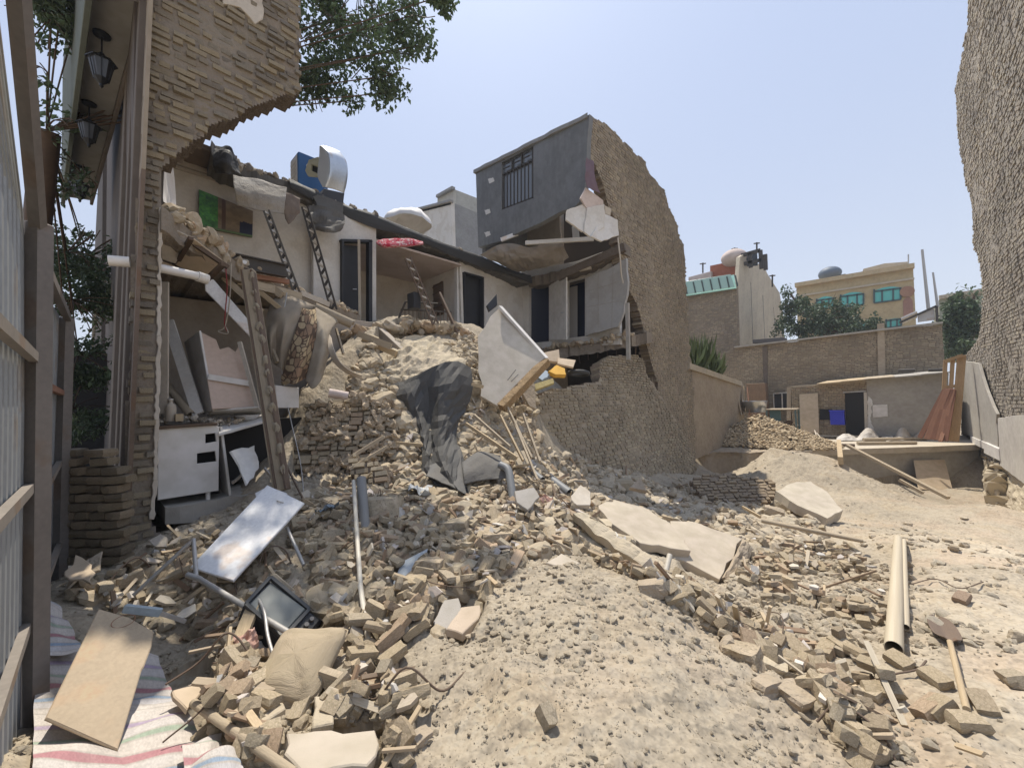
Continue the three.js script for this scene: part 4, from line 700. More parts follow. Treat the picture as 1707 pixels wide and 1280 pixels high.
  for (const [a, b, dy, m] of [[1362, 1403, 0, M.woodPale], [1402, 1442, 0.03, M.woodPale], [1440, 1492, 0.05, M.woodDusty], [1488, 1540, 0.02, M.concreteGrey], [1536, 1584, 0.06, M.concreteGrey]]) {
    const y = (x) => 640 - (x - 1320) * 0.085 - dy * 20, p = onZ(a, y(a) + 3, ZS + 0.45), q = onZ(b, y(b) + 3, ZS + 0.45);
    part(sh, 'roof_sheet', plate([p, q, V(q.x, q.y + 0.25, -33.8), V(p.x, p.y + 0.25, -33.8)], 0.06, { up: true, jag: 0.05, step: 0.3 }), m);
  }
  part(sh, 'roof_slab', plate([onZ(1319, 644, ZS), onZ(1582, 622, ZS), onZ(1582, 622, ZS).setZ(-33.9), onZ(1319, 644, ZS).setZ(-33.9)], 0.1, { up: true }), M.woodDusty);
  for (const [a, b, y] of [[1498, 1526, 618], [1548, 1575, 617]]) solo('roof_pipe', a < 1500 ? 'dark pipe lying on the shed roof, left one' : 'dark pipe lying on the shed roof, right one', 'pipe', rod(onZ(a, y, ZS - 1.2), onZ(b, y - 1, ZS - 1.2), 0.09), M.steelDark);
  solo('leaning_board', 'tan board leaning on the shed beside its doorway', 'board', plate([onZ(1333, 657, ZS + 0.08), onZ(1364, 655, ZS + 0.08), onZ(1366, 722, ZS + 0.45), onZ(1335, 722, ZS + 0.45)], 0.03), M.chip);
  solo('paper_notice', 'white paper sheet fixed on the grey shed wall', 'paper', plate(Z_(ZS + 0.06, [[1455, 675], [1480, 674], [1481, 694], [1456, 696]]), 0.012, { jag: 0.03, step: 0.2 }), M.panelWhite);
  // blue crate, a thing of moulded sides
  const bc = onZ(1397, 708, ZS + 0.5), cr = thing('blue_crate', 'bright blue plastic crate beside the shed doorway', 'crate', bc);
  part(cr, 'crate_body', [box(bc.x - 0.3, bc.x + 0.3, bc.y, bc.y + 0.75, bc.z - 0.02, bc.z + 0.02), box(bc.x - 0.3, bc.x + 0.3, bc.y, bc.y + 0.75, bc.z - 0.5, bc.z - 0.46), box(bc.x - 0.3, bc.x - 0.27, bc.y, bc.y + 0.75, bc.z - 0.455, bc.z - 0.025), box(bc.x + 0.27, bc.x + 0.3, bc.y, bc.y + 0.75, bc.z - 0.455, bc.z - 0.025), box(bc.x - 0.265, bc.x + 0.265, bc.y, bc.y + 0.03, bc.z - 0.455, bc.z - 0.025)], mat(0.02, 0.03, 0.42, { rough: 0.5 }));
  part(cr, 'rim', bar(V(bc.x - 0.33, bc.y + 0.75, bc.z + 0.03), V(bc.x + 0.33, bc.y + 0.75, bc.z + 0.03), 0.06, 0.05), mat(0.03, 0.04, 0.5, { rough: 0.5 }));
  // loads lying on the slab
  const lie = (px0, py0, px1, py1, r, name, label, cat, m) => { const a = onY(px0, py0, SLAB_Y + r), b = onY(px1, py1, SLAB_Y + r); return solo(name, label, cat, rod(a, b, r, r * 0.94, 12), m); };
  lie(1332, 741, 1425, 742, 0.07, 'steel_pipe', 'brown pipe lying left along the front of the slab', 'pipe', M.steelRust);
  lie(1430, 739, 1528, 738, 0.08, 'steel_pipe', 'brown pipe lying right along the front of the slab', 'pipe', M.woodDusty);
  lie(1334, 728, 1470, 730, 0.10, 'steel_pipe', 'long dark pipe lying in front of the shed', 'pipe', M.steelDark);
  lie(1440, 733, 1545, 731, 0.09, 'steel_pipe', 'long pale pipe lying below the white sheeting', 'pipe', M.woodDusty);
  lie(1360, 706, 1405, 716, 0.05, 'plank', 'dark plank end sticking out in front of the blue crate', 'plank', M.steelDark);
  const heap = (pts, r, s, name, label, m) => { const rows = []; const a = onY(pts[0], pts[1], SLAB_Y), b = onY(pts[2], pts[3], SLAB_Y), side = V(0, 0, -1); for (let j = 0; j < 5; j++) { const row = []; for (let i = 0; i <= 8; i++) { const p = a.clone().lerp(b, i / 8).addScaledVector(side, j * r * 0.55); row.push(p.setY(SLAB_Y + Math.sin(j / 4 * Math.PI) * r * (0.55 + 0.45 * Math.sin(i * 1.7 + s)) * Math.sin((i + 0.6) / 9.2 * Math.PI) + 0.01)); } rows.push(row); } return solo(name, label, 'sheeting', flat(sheet(rows, 40, 14, { amp: 0.12, freq: 3, thick: 0.02 })), m); };
  heap([1395, 736, 1490, 734], 0.6, 0, 'plastic_sheeting', 'crumpled white plastic sheeting in front of the shed', mat(0.55, 0.51, 0.46, { map: dusty, rough: 0.8 }));
  heap([1478, 736, 1546, 734], 0.6, 2, 'plastic_sheeting', 'lower heap of dusty sheeting at the foot of the leaning timber', M.plasterTan);
  heap([1332, 726, 1385, 727], 0.7, 1, 'dark_sheeting', 'dark crumpled sheeting left of the blue crate', M.bitumenDusty);
  solo('garden_hose', 'pale hose looped over the slab in front of the shed', 'hose', wire([onY(1325, 708, SLAB_Y + 0.9), onY(1345, 712, SLAB_Y + 0.45), onY(1362, 722, SLAB_Y + 0.25), onY(1375, 735, SLAB_Y + 0.1), onY(1398, 741, SLAB_Y + 0.05), onY(1385, 736, SLAB_Y + 0.15), onY(1366, 730, SLAB_Y + 0.2), onY(1358, 716, SLAB_Y + 0.4)], 0.028), M.plasterTan);
  // work table with things on it
  const zt = -24.5, tc = Z_(zt, [[1278, 682], [1326, 680], [1327, 722], [1281, 724]]), tb = thing('work_table', 'green grey steel work table in front of the shed', 'table', tc[3].clone());
  part(tb, 'table_top', box(tc[0].x - 0.05, tc[1].x + 0.05, tc[0].y - 0.06, tc[0].y, zt - 1.1, zt + 0.05), M.woodDusty);
  for (const [x, z] of [[tc[0].x, zt], [tc[1].x, zt], [tc[0].x, zt - 1], [tc[1].x, zt - 1]]) part(tb, 'leg', box(x - 0.04, x + 0.04, SLAB_Y, tc[0].y - 0.065, z - 0.04, z + 0.04), mat(0.13, 0.19, 0.19, { map: scratch, rough: 0.7 }));
  part(tb, 'lower_shelf', box(tc[0].x, tc[1].x, SLAB_Y + 0.3, SLAB_Y + 0.34, zt - 0.95, zt - 0.05), M.steelRust);
  part(tb, 'end_panel', box(tc[0].x + 0.05, tc[0].x + 0.55, SLAB_Y + 0.4, tc[0].y - 0.1, zt - 0.5, zt - 0.46), mat(0.13, 0.24, 0.27, { map: scratch, rough: 0.7 }));
  const bowl = (p, r, h) => { const g = new THREE.LatheGeometry([[0, 0], [r * 0.8, 0], [r, h], [r * 0.94, h], [r * 0.75, 0.03], [0, 0.03]].map((k) => new THREE.Vector2(...k)), 20); g.translate(p.x, p.y, p.z); return g; };
  solo('metal_tub', 'round grey metal tub at the left of the work table', 'tub', bowl(onZ(1258, 687, -25.2).clone(), 0.66, 0.62), M.galv);
  solo('white_box', 'white metal box standing left of the work table', 'box', box(...((p) => [p.x - 0.33, p.x + 0.33, SLAB_Y, SLAB_Y + 1.05, p.z - 0.5, p.z, 0.02])(onZ(1268, 700, -24.4))), M.panelWhite);
  for (let i = 0; i < 5; i++) { const p = onZ(1295 + i * 7, 716 - (i % 2) * 10, zt - 0.3); solo('rag_bundle', ['dark bundle at the left under the work table', 'upper dark bundle under the work table', 'middle bundle low under the work table', 'bundle high at the right under the work table', 'bundle at the right end under the work table'][i], 'bundle', ((g) => { g.scale(0.3, 0.26, 0.3); g.translate(p.x, p.y, p.z); return g; })(lumps3[i].clone()), [M.steelRust, M.mud, M.bitumenDusty, M.woodDark, M.mud][i]); }
  // left yard clutter
  solo('brown_cabinet', 'brown wooden cabinet against the back wall at left', 'cabinet', box(...((a, b) => [a.x, b.x, SLAB_Y, a.y, -33.4, -32.6, 0.02])(onZ(1244, 640, -32.6), onZ(1276, 640, -32.6))), mat(0.25, 0.165, 0.105, { map: wood, rough: 0.8 }));
  const wd = thing('barred_window', 'dark window with a grey frame left of the shed', 'window', onZ(1305, 682, -33.7));
  part(wd, 'pane', plate(Z_(-33.75, [[1290, 656], [1318, 654], [1319, 681], [1291, 682]]), 0.03), M.dark);
  for (const [a, b] of [[[1290, 656], [1318, 654]], [[1291, 682], [1319, 681]], [[1290, 656], [1291, 682]], [[1318, 654], [1319, 681]], [[1304, 655], [1305, 682]]]) part(wd, 'frame', bar(onZ(...a, -33.7), onZ(...b, -33.7), 0.07, 0.07), M.steelPale);
  const wf = thing('wooden_frame', 'wooden frame with crossbars leaning at the end of the low wall', 'frame', onZ(1222, 690, -24.5));
  for (const [a, b] of [[[1210, 628], [1222, 692]], [[1224, 634], [1236, 692]], [[1209, 630], [1226, 634]], [[1212, 648], [1228, 652]]]) part(wf, 'bar', bar(onZ(...a, -24.6), onZ(...b, -24.3), 0.1, 0.07), M.woodDusty);
  for (let i = 0; i < 4; i++) solo('plank', ['leaning plank nearest the wooden frame', 'second leaning plank beside the wooden frame', 'third leaning plank, in front of the brown cabinet', 'last leaning plank, right of the brown cabinet corner'][i], 'plank', bar(onZ(1228 + i * 6, 640 + i * 2, -25.2 - i * 0.1), onZ(1232 + i * 6, 690, -24.6), 0.14, 0.04), [M.woodDusty, M.woodDark, M.woodPale, M.woodRed][i]);
  // heap of cleaned bricks
  const list = [[], [], []]; const r = rng(77), a = onY(1178, 744, SLAB_Y), pk = V(-4.6, 0, -22.9);
  for (let i = 0; i < 3000; i++) {
    const x = -6.0 + r() * 4.6, z = -25.2 + r() * 4.3, d = Math.hypot((x - pk.x) / 3.1, (z - pk.z) / 2.1), top = 1.45 * Math.max(0, 1 - d) + 0.04; if (d > 1.02) continue;
    const y = SLAB_Y + top * (1 - 0.12 * r()); const m = new THREE.Matrix4().makeRotationFromEuler(new THREE.Euler((r() - 0.5) * 1.8, r() * 6.3, (r() - 0.5) * 1.8)); m.scale(V(0.2, 0.062, 0.1)); m.setPosition(x, y, z);
    list[i % 3].push({ m, c: vary([0.52, 0.42, 0.29], 0.25, r) });
  }
  const bh = thing('brick_heap', 'heap of loose tan bricks at the end of the low wall', 'brick heap', V(pk.x, SLAB_Y, pk.z));
  list.forEach((l, k) => { const im = swarm('loose_bricks', wornBricks[k], brickWhite, l); im.position.set(-pk.x, -SLAB_Y, -pk.z); bh.add(im); });
  const core = new THREE.ConeGeometry(1, 1.3, 20, 4); core.scale(3.0, 1, 2.0); core.translate(pk.x, SLAB_Y + 0.6, pk.z); part(bh, 'core', tri(core), M.mud);
  // timber leaning on the right wall
  const zf = -25.0, fr = thing('upright_frame', 'tall orange timber frame leaning upright by the right wall', 'timber frame', onZ(1590, 736, zf));
  for (const [a, b] of [[[1577, 600], [1570, 735]], [[1589, 597], [1581, 735]], [[1604, 592], [1592, 736]]]) part(fr, 'upright', bar(onZ(...a, zf - 0.5), onZ(...b, zf), a[0] > 1600 ? 0.26 : 0.13, 0.1, V(1, 0, 0)), M.woodOrange);
  for (const [a, b] of [[[1576, 602], [1606, 592]], [[1573, 646], [1596, 643]]]) part(fr, 'crossbar', bar(onZ(...a, zf - 0.36), onZ(...b, zf - 0.36), 0.12, 0.14), M.woodOrange);
  const bl = ['leftmost red brown board leaning under the timber frame', 'second red brown board from the left', 'third red brown board, middle of the fan', 'fourth red brown board of the fan', 'fifth red brown board, next to the frame', 'shortest red brown board in front of the fan'];
  [[1576, 650, 1534, 730, 0.16], [1580, 648, 1546, 732, 0.2], [1584, 648, 1556, 733, 0.18], [1588, 648, 1566, 734, 0.2], [1590, 650, 1576, 735, 0.18], [1588, 680, 1568, 736, 0.12]].forEach(([x0, y0, x1, y1, w], i) => solo('board', bl[i], 'board', bar(onZ(x0, y0, zf - 0.15), onZ(x1, y1, zf + 0.3 + i * 0.06), w, 0.06, V(1, 0, 0.2)), i % 2 ? M.woodRed : mat(0.27, 0.125, 0.08, { map: wood, rough: 0.8 }), 'red brown boards leaning under the timber frame'));
  // plywood in front of the cellar wall, timber over the edge
  const pw = SR.clone().sub(SL).normalize();
  solo('plywood_sheet', 'tan plywood sheet leaning below the concrete slab', 'board', plate(QP([[1524, 767, 17.2], [1576, 766, 17.2], [1590, 820, 16.2], [1532, 815, 16.3]]), 0.03), M.chip);
  solo('timber_pole', 'long timber sloping from the slab down into the pit', 'timber', bar(P(1412, 742, 16.6), P(1582, 830, 13.2), 0.10, 0.14), M.woodDusty);
  solo('timber_post', 'short thick timber sticking out of the slab edge', 'timber', bar(P(1399, 738, 16.2), P(1402, 768, 13.4), 0.26, 0.14), M.woodPale);
  solo('timber_pole', 'second timber lying at the foot of the long sloping one', 'timber', bar(P(1500, 800, 13.6), P(1540, 822, 13.0), 0.09, 0.09), M.woodDusty);
}
// ───────────────────────── houses and trees beyond ─────────────────────────
const FAR = { red: mat(0.40, 0.14, 0.08, { map: stain, rough: 0.9 }), beige: mat(0.52, 0.455, 0.35, { map: stain, rough: 0.9 }), ochre: mat(0.50, 0.395, 0.225, { map: stain, rough: 0.9 }) };
{
  const ZT = -37, t = thing('brick_tenement', 'brick building with a beige side wall and a green glass canopy', 'building', V(-11, 0, ZT));
  brickWork(t, planeZ(ZT), Z_(ZT, [[1080, 492], [1229, 480], [1236, 620], [1080, 640]]), { seed: 81, L: 0.3, H: 0.105, T: 0.3, brick: 'party', single: 0, proud: 0.02, tone: 0.4, gap: 0.02, ragged: 0.01 });
  const XS = onZ(1230, 500, ZT).x;
  part(t, 'side_wall', plate(X_(XS, [[1231, 470], [1234, 428], [1240, 424], [1276, 446], [1279, 455], [1300, 488], [1307, 530], [1309, 600], [1236, 615]]), 0.3), FAR.beige);
  for (const x of [1252, 1272, 1290]) part(t, 'wall_seam', bar(onX(x, 470 + (x - 1252) * 1.1, XS + 0.02), onX(x + 4, 575, XS + 0.02), 0.06, 0.04), M.concreteGrey);
  const ry = onZ(1229, 484, ZT).y; part(t, 'roof', box(-22, XS - 0.31, ry - 0.3, ry - 0.1, -50, ZT - 0.31), M.cementLight);
  const cp = (x, y) => onZ(x, y, ZT + 0.5);
  part(t, 'canopy_glass', plate([onZ(1090, 480, ZT - 0.2), onZ(1224, 458, ZT - 0.2), cp(1228, 480), cp(1090, 502)], 0.05), mat(0.30, 0.52, 0.44, { rough: 0.25 }));
  part(t, 'canopy_front', plate([cp(1090, 478), cp(1218, 457), cp(1225, 478), cp(1090, 500)], 0.04), mat(0.34, 0.52, 0.46, { rough: 0.25 }));
  for (let k = 0; k < 7; k++) part(t, 'canopy_bar', bar(cp(1142 + k * 14, 472 - k * 2.2), cp(1146 + k * 14, 490 - k * 2.2), 0.1, 0.1), mat(0.05, 0.07, 0.065, { rough: 0.6 }));
  part(t, 'roof_hut', plate(Z_(-41, [[1184, 443], [1236, 432], [1236, 480], [1184, 480]]), 2.5), FAR.red);
  part(t, 'roof_hut', plate(Z_(-40.5, [[1148, 462], [1186, 452], [1186, 490], [1148, 490]]), 2), M.plasterPink);
  for (const [a, b] of [[[1236, 426], [1268, 417]], [[1268, 417], [1270, 448]], [[1250, 422], [1252, 446]], [[1240, 440], [1270, 433]], [[1276, 424], [1277, 450]]]) part(t, 'steel_frame', bar(onZ(...a, -40), onZ(...b, -40), 0.3, 0.2), M.steelDark);
  part(t, 'frame_panel', plate(Z_(-41, [[1242, 424], [1262, 418], [1263, 442], [1242, 444]]), 0.2), mat(0.06, 0.07, 0.08, { rough: 0.6 }));
  const tank = new THREE.SphereGeometry(1, 16, 10); tank.scale(1.1, 0.8, 1.1); const tp = onZ(1224, 430, -41); tank.translate(tp.x, tp.y, tp.z); part(t, 'water_tank', tri(tank), M.plasterPink);
  for (const [x, y0, y1] of [[1225, 413, 428], [1262, 404, 420], [1172, 438, 455], [1288, 458, 478]]) part(t, 'aerial', [rod(onZ(x, y0, -41), onZ(x, y1, -41), 0.07, 0.07, 6), rod(onZ(x - 5, y0 + 2, -41), onZ(x + 5, y0 + 1, -41), 0.06, 0.06, 6)], M.steelDark);
  // yellow block
  const ZY = -62, y = thing('ochre_building', 'ochre apartment house with arched green windows behind the back wall', 'building', V(-4, 0, ZY));
  part(y, 'wall', plate(Z_(ZY, [[1328, 478], [1523, 446], [1531, 600], [1332, 600]]), 9), FAR.ochre);
  part(y, 'cornice', bar(onZ(1326, 476, ZY + 0.2), onZ(1525, 443, ZY + 0.2), 0.5, 0.8), mat(0.52, 0.41, 0.25, { map: stain, rough: 0.9 }));
  part(y, 'string_course', bar(onZ(1328, 494, ZY + 0.1), onZ(1525, 464, ZY + 0.1), 0.2, 0.25), FAR.beige);
  for (const [x0, x1, yt, yb, s] of [[1402, 1440, 491, 510, 4], [1458, 1502, 482, 502, 4], [1362, 1390, 498, 514, 4], [1478, 1503, 532, 545, 1], [1420, 1444, 538, 550, 1]]) {
    const a = (u) => x0 + (x1 - x0) * u, dy = (u) => -(u - 0.5) * (x1 - x0) * 0.13, pts = [];
    for (let k = 0; k <= 8; k++) { const u = k / 8; pts.push([a(u), yt + dy(u) - s * Math.sin(u * Math.PI)]); }
    pts.push([a(1), yb + dy(1)], [a(0), yb + dy(0)]);
    const w = part(y, 'window', plate(Z_(ZY + 0.05, pts.map(([px, py]) => [px, py])), 0.05), M.glassGreen);
    for (const [p, q] of [[[a(0), yt + dy(0) + 1], [a(1), yt + dy(1) + 1]], [[a(0.3), yt + dy(0.3)], [a(0.3), yb + dy(0.3)]], [[a(0.72), yt + dy(0.72)], [a(0.72), yb + dy(0.72)]], [[a(0), yb + dy(0)], [a(1), yb + dy(1)]], [[a(0), yt], [a(0), yb + dy(0)]], [[a(1), yt + dy(1)], [a(1), yb + dy(1)]]]) part(w, 'frame', bar(onZ(...p, ZY + 0.12), onZ(...q, ZY + 0.12), 0.16, 0.12), mat(0.04, 0.08, 0.08, { rough: 0.6 }));
  }
  const rd = new THREE.CylinderGeometry(0.6, 0.6, 0.2, 18); rd.rotateX(Math.PI / 2); const rp = onZ(1513, 486, ZY + 0.1); rd.translate(rp.x, rp.y, rp.z); part(y, 'round_ornament', tri(rd), mat(0.36, 0.20, 0.13, { map: stain }));
  part(y, 'niche', plate(Z_(ZY + 0.06, [[1506, 502], [1511, 496], [1517, 495], [1522, 500], [1524, 530], [1507, 532]]), 0.1), mat(0.36, 0.20, 0.15, { map: stain }));
  part(y, 'parapet', plate(Z_(ZY - 3, [[1436, 458], [1440, 448], [1475, 439], [1515, 436], [1516, 455], [1440, 470]]), 4), FAR.beige);
  part(y, 'parapet', plate(Z_(ZY - 2, [[1364, 466], [1410, 456], [1412, 475], [1364, 480]]), 3), M.cementLight);
  const tk = new THREE.SphereGeometry(1.1, 16, 10); const kp = onZ(1384, 456, ZY - 2); tk.scale(1.1, 0.8, 1); tk.translate(kp.x, kp.y, kp.z); part(y, 'water_tank', tri(tk), mat(0.10, 0.13, 0.17, { rough: 0.6 }));
  part(y, 'aerial', rod(onZ(1515, 424, ZY), onZ(1515, 446, ZY), 0.07, 0.07, 6), M.steelPale);
  const zg2 = -48, gb = thing('grey_house', 'plain grey green house at the right behind the leafy tree', 'building', V(4, 0, zg2));
  part(gb, 'wall', plate(Z_(zg2, [[1566, 500], [1572, 493], [1640, 483], [1640, 600], [1570, 600]]), 5), mat(0.33, 0.34, 0.27, { map: stain }));
  part(gb, 'parapet', bar(onZ(1566, 496, zg2 + 0.1), onZ(1640, 484, zg2 + 0.1), 0.3, 0.3), M.beige || FAR.beige);
  // sheet roofing and poles on the back wall
  const zw = -35;
  solo('roofing_sheet', 'grey metal sheet propped on the back wall', 'metal sheet', plate(Z_(zw, [[1530, 522], [1558, 514], [1560, 533], [1531, 537]]), 0.08), M.steelPale);
  solo('roofing_sheet', 'lower white metal sheets stacked beside the propped grey sheet', 'metal sheet', plate([...Z_(zw, [[1504, 532], [1530, 520]]), ...Z_(zw - 1.5, [[1530, 530], [1506, 540]])], 0.1), M.panelWhite);
  solo('roof_frame', 'dark steel frame around the propped grey sheet', 'steel frame', [bar(onZ(1500, 538, zw + 0.1), onZ(1562, 510, zw + 0.1), 0.12, 0.1), bar(onZ(1562, 510, zw + 0.1), onZ(1563, 536, zw + 0.1), 0.12, 0.1)], M.steelDark);
  solo('aerial_mast', 'taller thin mast right of the ochre building', 'mast', rod(onZ(1538, 416, -40), onZ(1549, 520, -40), 0.07, 0.1, 8), M.steelPale);
  solo('aerial_mast', 'shorter thin mast right of the taller one', 'mast', rod(onZ(1556, 454, -40), onZ(1564, 512, -40), 0.05, 0.08, 8), M.steelPale);
  solo('wall_roof', 'dark flat roof edge at the foot of the beige side wall', 'roof', plate([...Z_(-34.6, [[1255, 566], [1308, 562], [1308, 570], [1255, 572]])], 1.2), mat(0.10, 0.09, 0.085, { rough: 0.8 }));
  // behind the ruined house
  const C = P(752, 336, 27), n = thing('white_neighbour_house', 'pale house with a grey side behind the sagging roof', 'building', V(C.x, 0, C.z));
  const zl = C.z, xr = C.x;
  part(n, 'front_wall', plate([...Z_(zl, [[690, 352]]), C, V(C.x, 4, C.z), ...Z_(zl, [[690, 440]])], 0.3), M.plasterWarm);
  part(n, 'side_wall', plate([C.clone().setZ(C.z - 0.31), ...X_(xr, [[806, 362], [806, 440]]), V(C.x, 4, C.z - 0.31)], 0.3), M.cementLight);
  const up = onZ(755, 314, zl - 1.6);
  part(n, 'stair_head', plate([onZ(729, 329, zl - 1.6), up, V(up.x, 6, up.z), onZ(729, 420, zl - 1.6)], 0.3), mat(0.46, 0.44, 0.39, { map: stain })); part(n, 'stair_head', plate([up.clone().setZ(up.z - 0.31), ...X_(up.x, [[800, 332], [800, 430]]), V(up.x, 6, up.z - 0.31)], 0.3), mat(0.42, 0.41, 0.37, { map: stain }));
  part(n, 'coping', [bar(onZ(729, 328, zl - 1.5), onZ(756, 313, zl - 1.5), 0.2, 0.3), bar(onZ(690, 351, zl + 0.05), onZ(753, 335, zl + 0.05), 0.15, 0.3)], M.cementLight);
  part(n, 'roof', plate([C, onZ(690, 352, zl), onZ(690, 352, zl).setZ(zl - 6), C.clone().setZ(zl - 6)], 0.2, { up: true }), M.cementLight);
  const dp = P(678, 372, 17); const dm = new THREE.SphereGeometry(1, 28, 12, 0, Math.PI * 2, 0, Math.PI / 2); dm.scale(1.15, 0.72, 1.0); dm.translate(dp.x, dp.y - 0.15, dp.z);
  const pv = dm.attributes.position; for (let i = 0; i < pv.count; i++) pv.setY(i, pv.getY(i) + (fbm(pv.getX(i) * 2 + 40, pv.getZ(i) * 2 + 90, 2, 3) - 0.5) * 0.5); dm.computeVertexNormals();
  solo('white_cover', 'white sheet cover bulging up behind the roof edge', 'cover', dm, M.panelWhite);
}
function leafGeo(l, w) { const g = new THREE.BufferGeometry(); g.setAttribute('position', new THREE.Float32BufferAttribute([0, 0, 0, l * 0.45, 0.12 * l, w, l, -0.05 * l, 0, 0, 0, 0, l, -0.05 * l, 0, l * 0.45, 0.12 * l, -w], 3)); g.setAttribute('uv', new THREE.Float32BufferAttribute([0, 0, 0.5, 1, 1, 0, 0, 0, 1, 0, 0.5, -1], 2)); g.computeVertexNormals(); return g; }
const leafM = new THREE.MeshPhysicalMaterial({ color: new THREE.Color(1, 1, 1), roughness: 0.75, transmission: 0.35, thickness: 0, side: THREE.DoubleSide });
// blobs: [centre, radius x, radius y, count]
function tree(name, label, base, trunkTop, r, blobs, leaf, col, seed, twigs = 0, thin) {
  const q = rng(seed), t = thing(name, label, 'tree', base);
  part(t, 'trunk', wire([base, base.clone().lerp(trunkTop, 0.5).add(V(r * 0.6, 0, r * 0.5)), trunkTop], r, 8), M.woodDark);
  const limbs = [], list = [], a = V(0, 0, 0);
  for (const [c, rx, ry, n] of blobs) {
    limbs.push(wire([trunkTop, trunkTop.clone().lerp(c, 0.55).add(V(0, 0.12 * rx, 0)), c], r * (thin ?? 0.35), 6));
    for (let k = 0; k < (twigs ? Math.max(3, n / twigs) : 0); k++) { const d = V(q() - 0.5, q() - 0.5, q() - 0.5).normalize(); limbs.push(wire([c.clone(), c.clone().addScaledVector(d, rx * 0.5).add(V(0, 0.03, 0)), c.clone().add(V(d.x * rx * 0.9, d.y * ry * 0.9, d.z * rx * 0.9))], r * 0.03 + 0.004, 4)); }
    for (let k = 0; k < n; k++) {
      let s = 0, tr = 0; do { a.set(q() * 2 - 1, q() * 2 - 1, q() * 2 - 1); s = a.length(); } while (s > 1 || tr++ < 14 && fbm((c.x + a.x * rx) * 1.9 / (leaf * 9) + 60, (c.y + a.y * ry) * 1.9 / (leaf * 9) + 60, (c.z + a.z * rx) * 1.9 / (leaf * 9) + seed, 2) < 0.42 + 0.18 * s);
      const e = new THREE.Euler(-0.5 + (q() - 0.5) * 1.7, q() * 6.28, -0.7 + (q() - 0.5) * 1.4), sz = 0.7 + 0.6 * q();
      const m = new THREE.Matrix4().makeRotationFromEuler(e); m.scale(V(sz, sz, sz)); m.setPosition(c.x + a.x * rx - base.x, c.y + a.y * ry - base.y, c.z + a.z * rx - base.z);
      list.push({ m, c: vary(col, 0.35, q) });
    }
  }
  part(t, 'limb', limbs, M.woodDark).userData.kind = 'stuff';
  t.add(swarm('crown', leafGeo(leaf, leaf * 0.3), leafM, list)); return t;
}
{
  const z1 = -41, b = (px, py, rx, ry, n, z = z1) => [onZ(px, py, z), rx, ry, n];
  tree('leafy_tree', 'dark green tree growing behind the back wall, before the ochre building', V(onZ(1370, 560, z1).x, 0, z1), onZ(1368, 560, z1), 0.25, [b(1345, 530, 2.4, 2.2, 1500), b(1375, 532, 2.6, 2.4, 1700), b(1410, 540, 2.4, 1.8, 1300), b(1440, 545, 1.7, 1.0, 500), b(1318, 490, 0.9, 1.6, 260), b(1330, 512, 1.6, 1.5, 600), b(1352, 556, 3, 1.4, 1000), b(1400, 556, 3, 1.4, 1000)], 0.24, [0.075, 0.115, 0.055], 5, 150);
  const z2 = -37;
  tree('leafy_tree', 'bright leafed tree at the end of the back wall beside the high right wall', V(4.4, 0, z2), onZ(1612, 570, z2), 0.2, [b(1610, 520, 1.6, 1.6, 900, z2), b(1600, 556, 1.7, 1.9, 1000, z2), b(1625, 492, 1.2, 1.0, 400, z2), b(1630, 540, 1.9, 2.2, 1000, z2), b(1603, 586, 1.2, 0.9, 400, z2), b(1588, 520, 1.1, 1.2, 350, z2)], 0.26, [0.09, 0.135, 0.065], 6, 150);
  // weeds
  const wl = [[], []], r = rng(9), wc = onX(1178, 612, WX - 0.1);
  for (let i = 0; i < 260; i++) { const u = r(), p = onX(1150 + u * 54, 610 + u * 14, WX - 0.15 - r() * 0.25), h = (0.5 + r() * 0.9) * (1.1 - Math.abs(u - 0.45)); const m = new THREE.Matrix4().makeRotationFromEuler(new THREE.Euler((r() - 0.5) * 0.9, r() * 6.3, Math.PI / 2 + (r() - 0.5) * 0.9)); m.scale(V(h * 1.4, 1, 1)); m.setPosition(p.x - wc.x, p.y - wc.y - 0.05, p.z - wc.z); wl[0].push({ m, c: vary([0.13, 0.17, 0.06], 0.4, r) }); }
  const w = swarm('weeds', leafGeo(1, 0.014), leafM, wl[0]); w.position.copy(wc); tag(w, 'green weeds sprouting on top of the low wall', 'weeds'); scene.add(w);
}
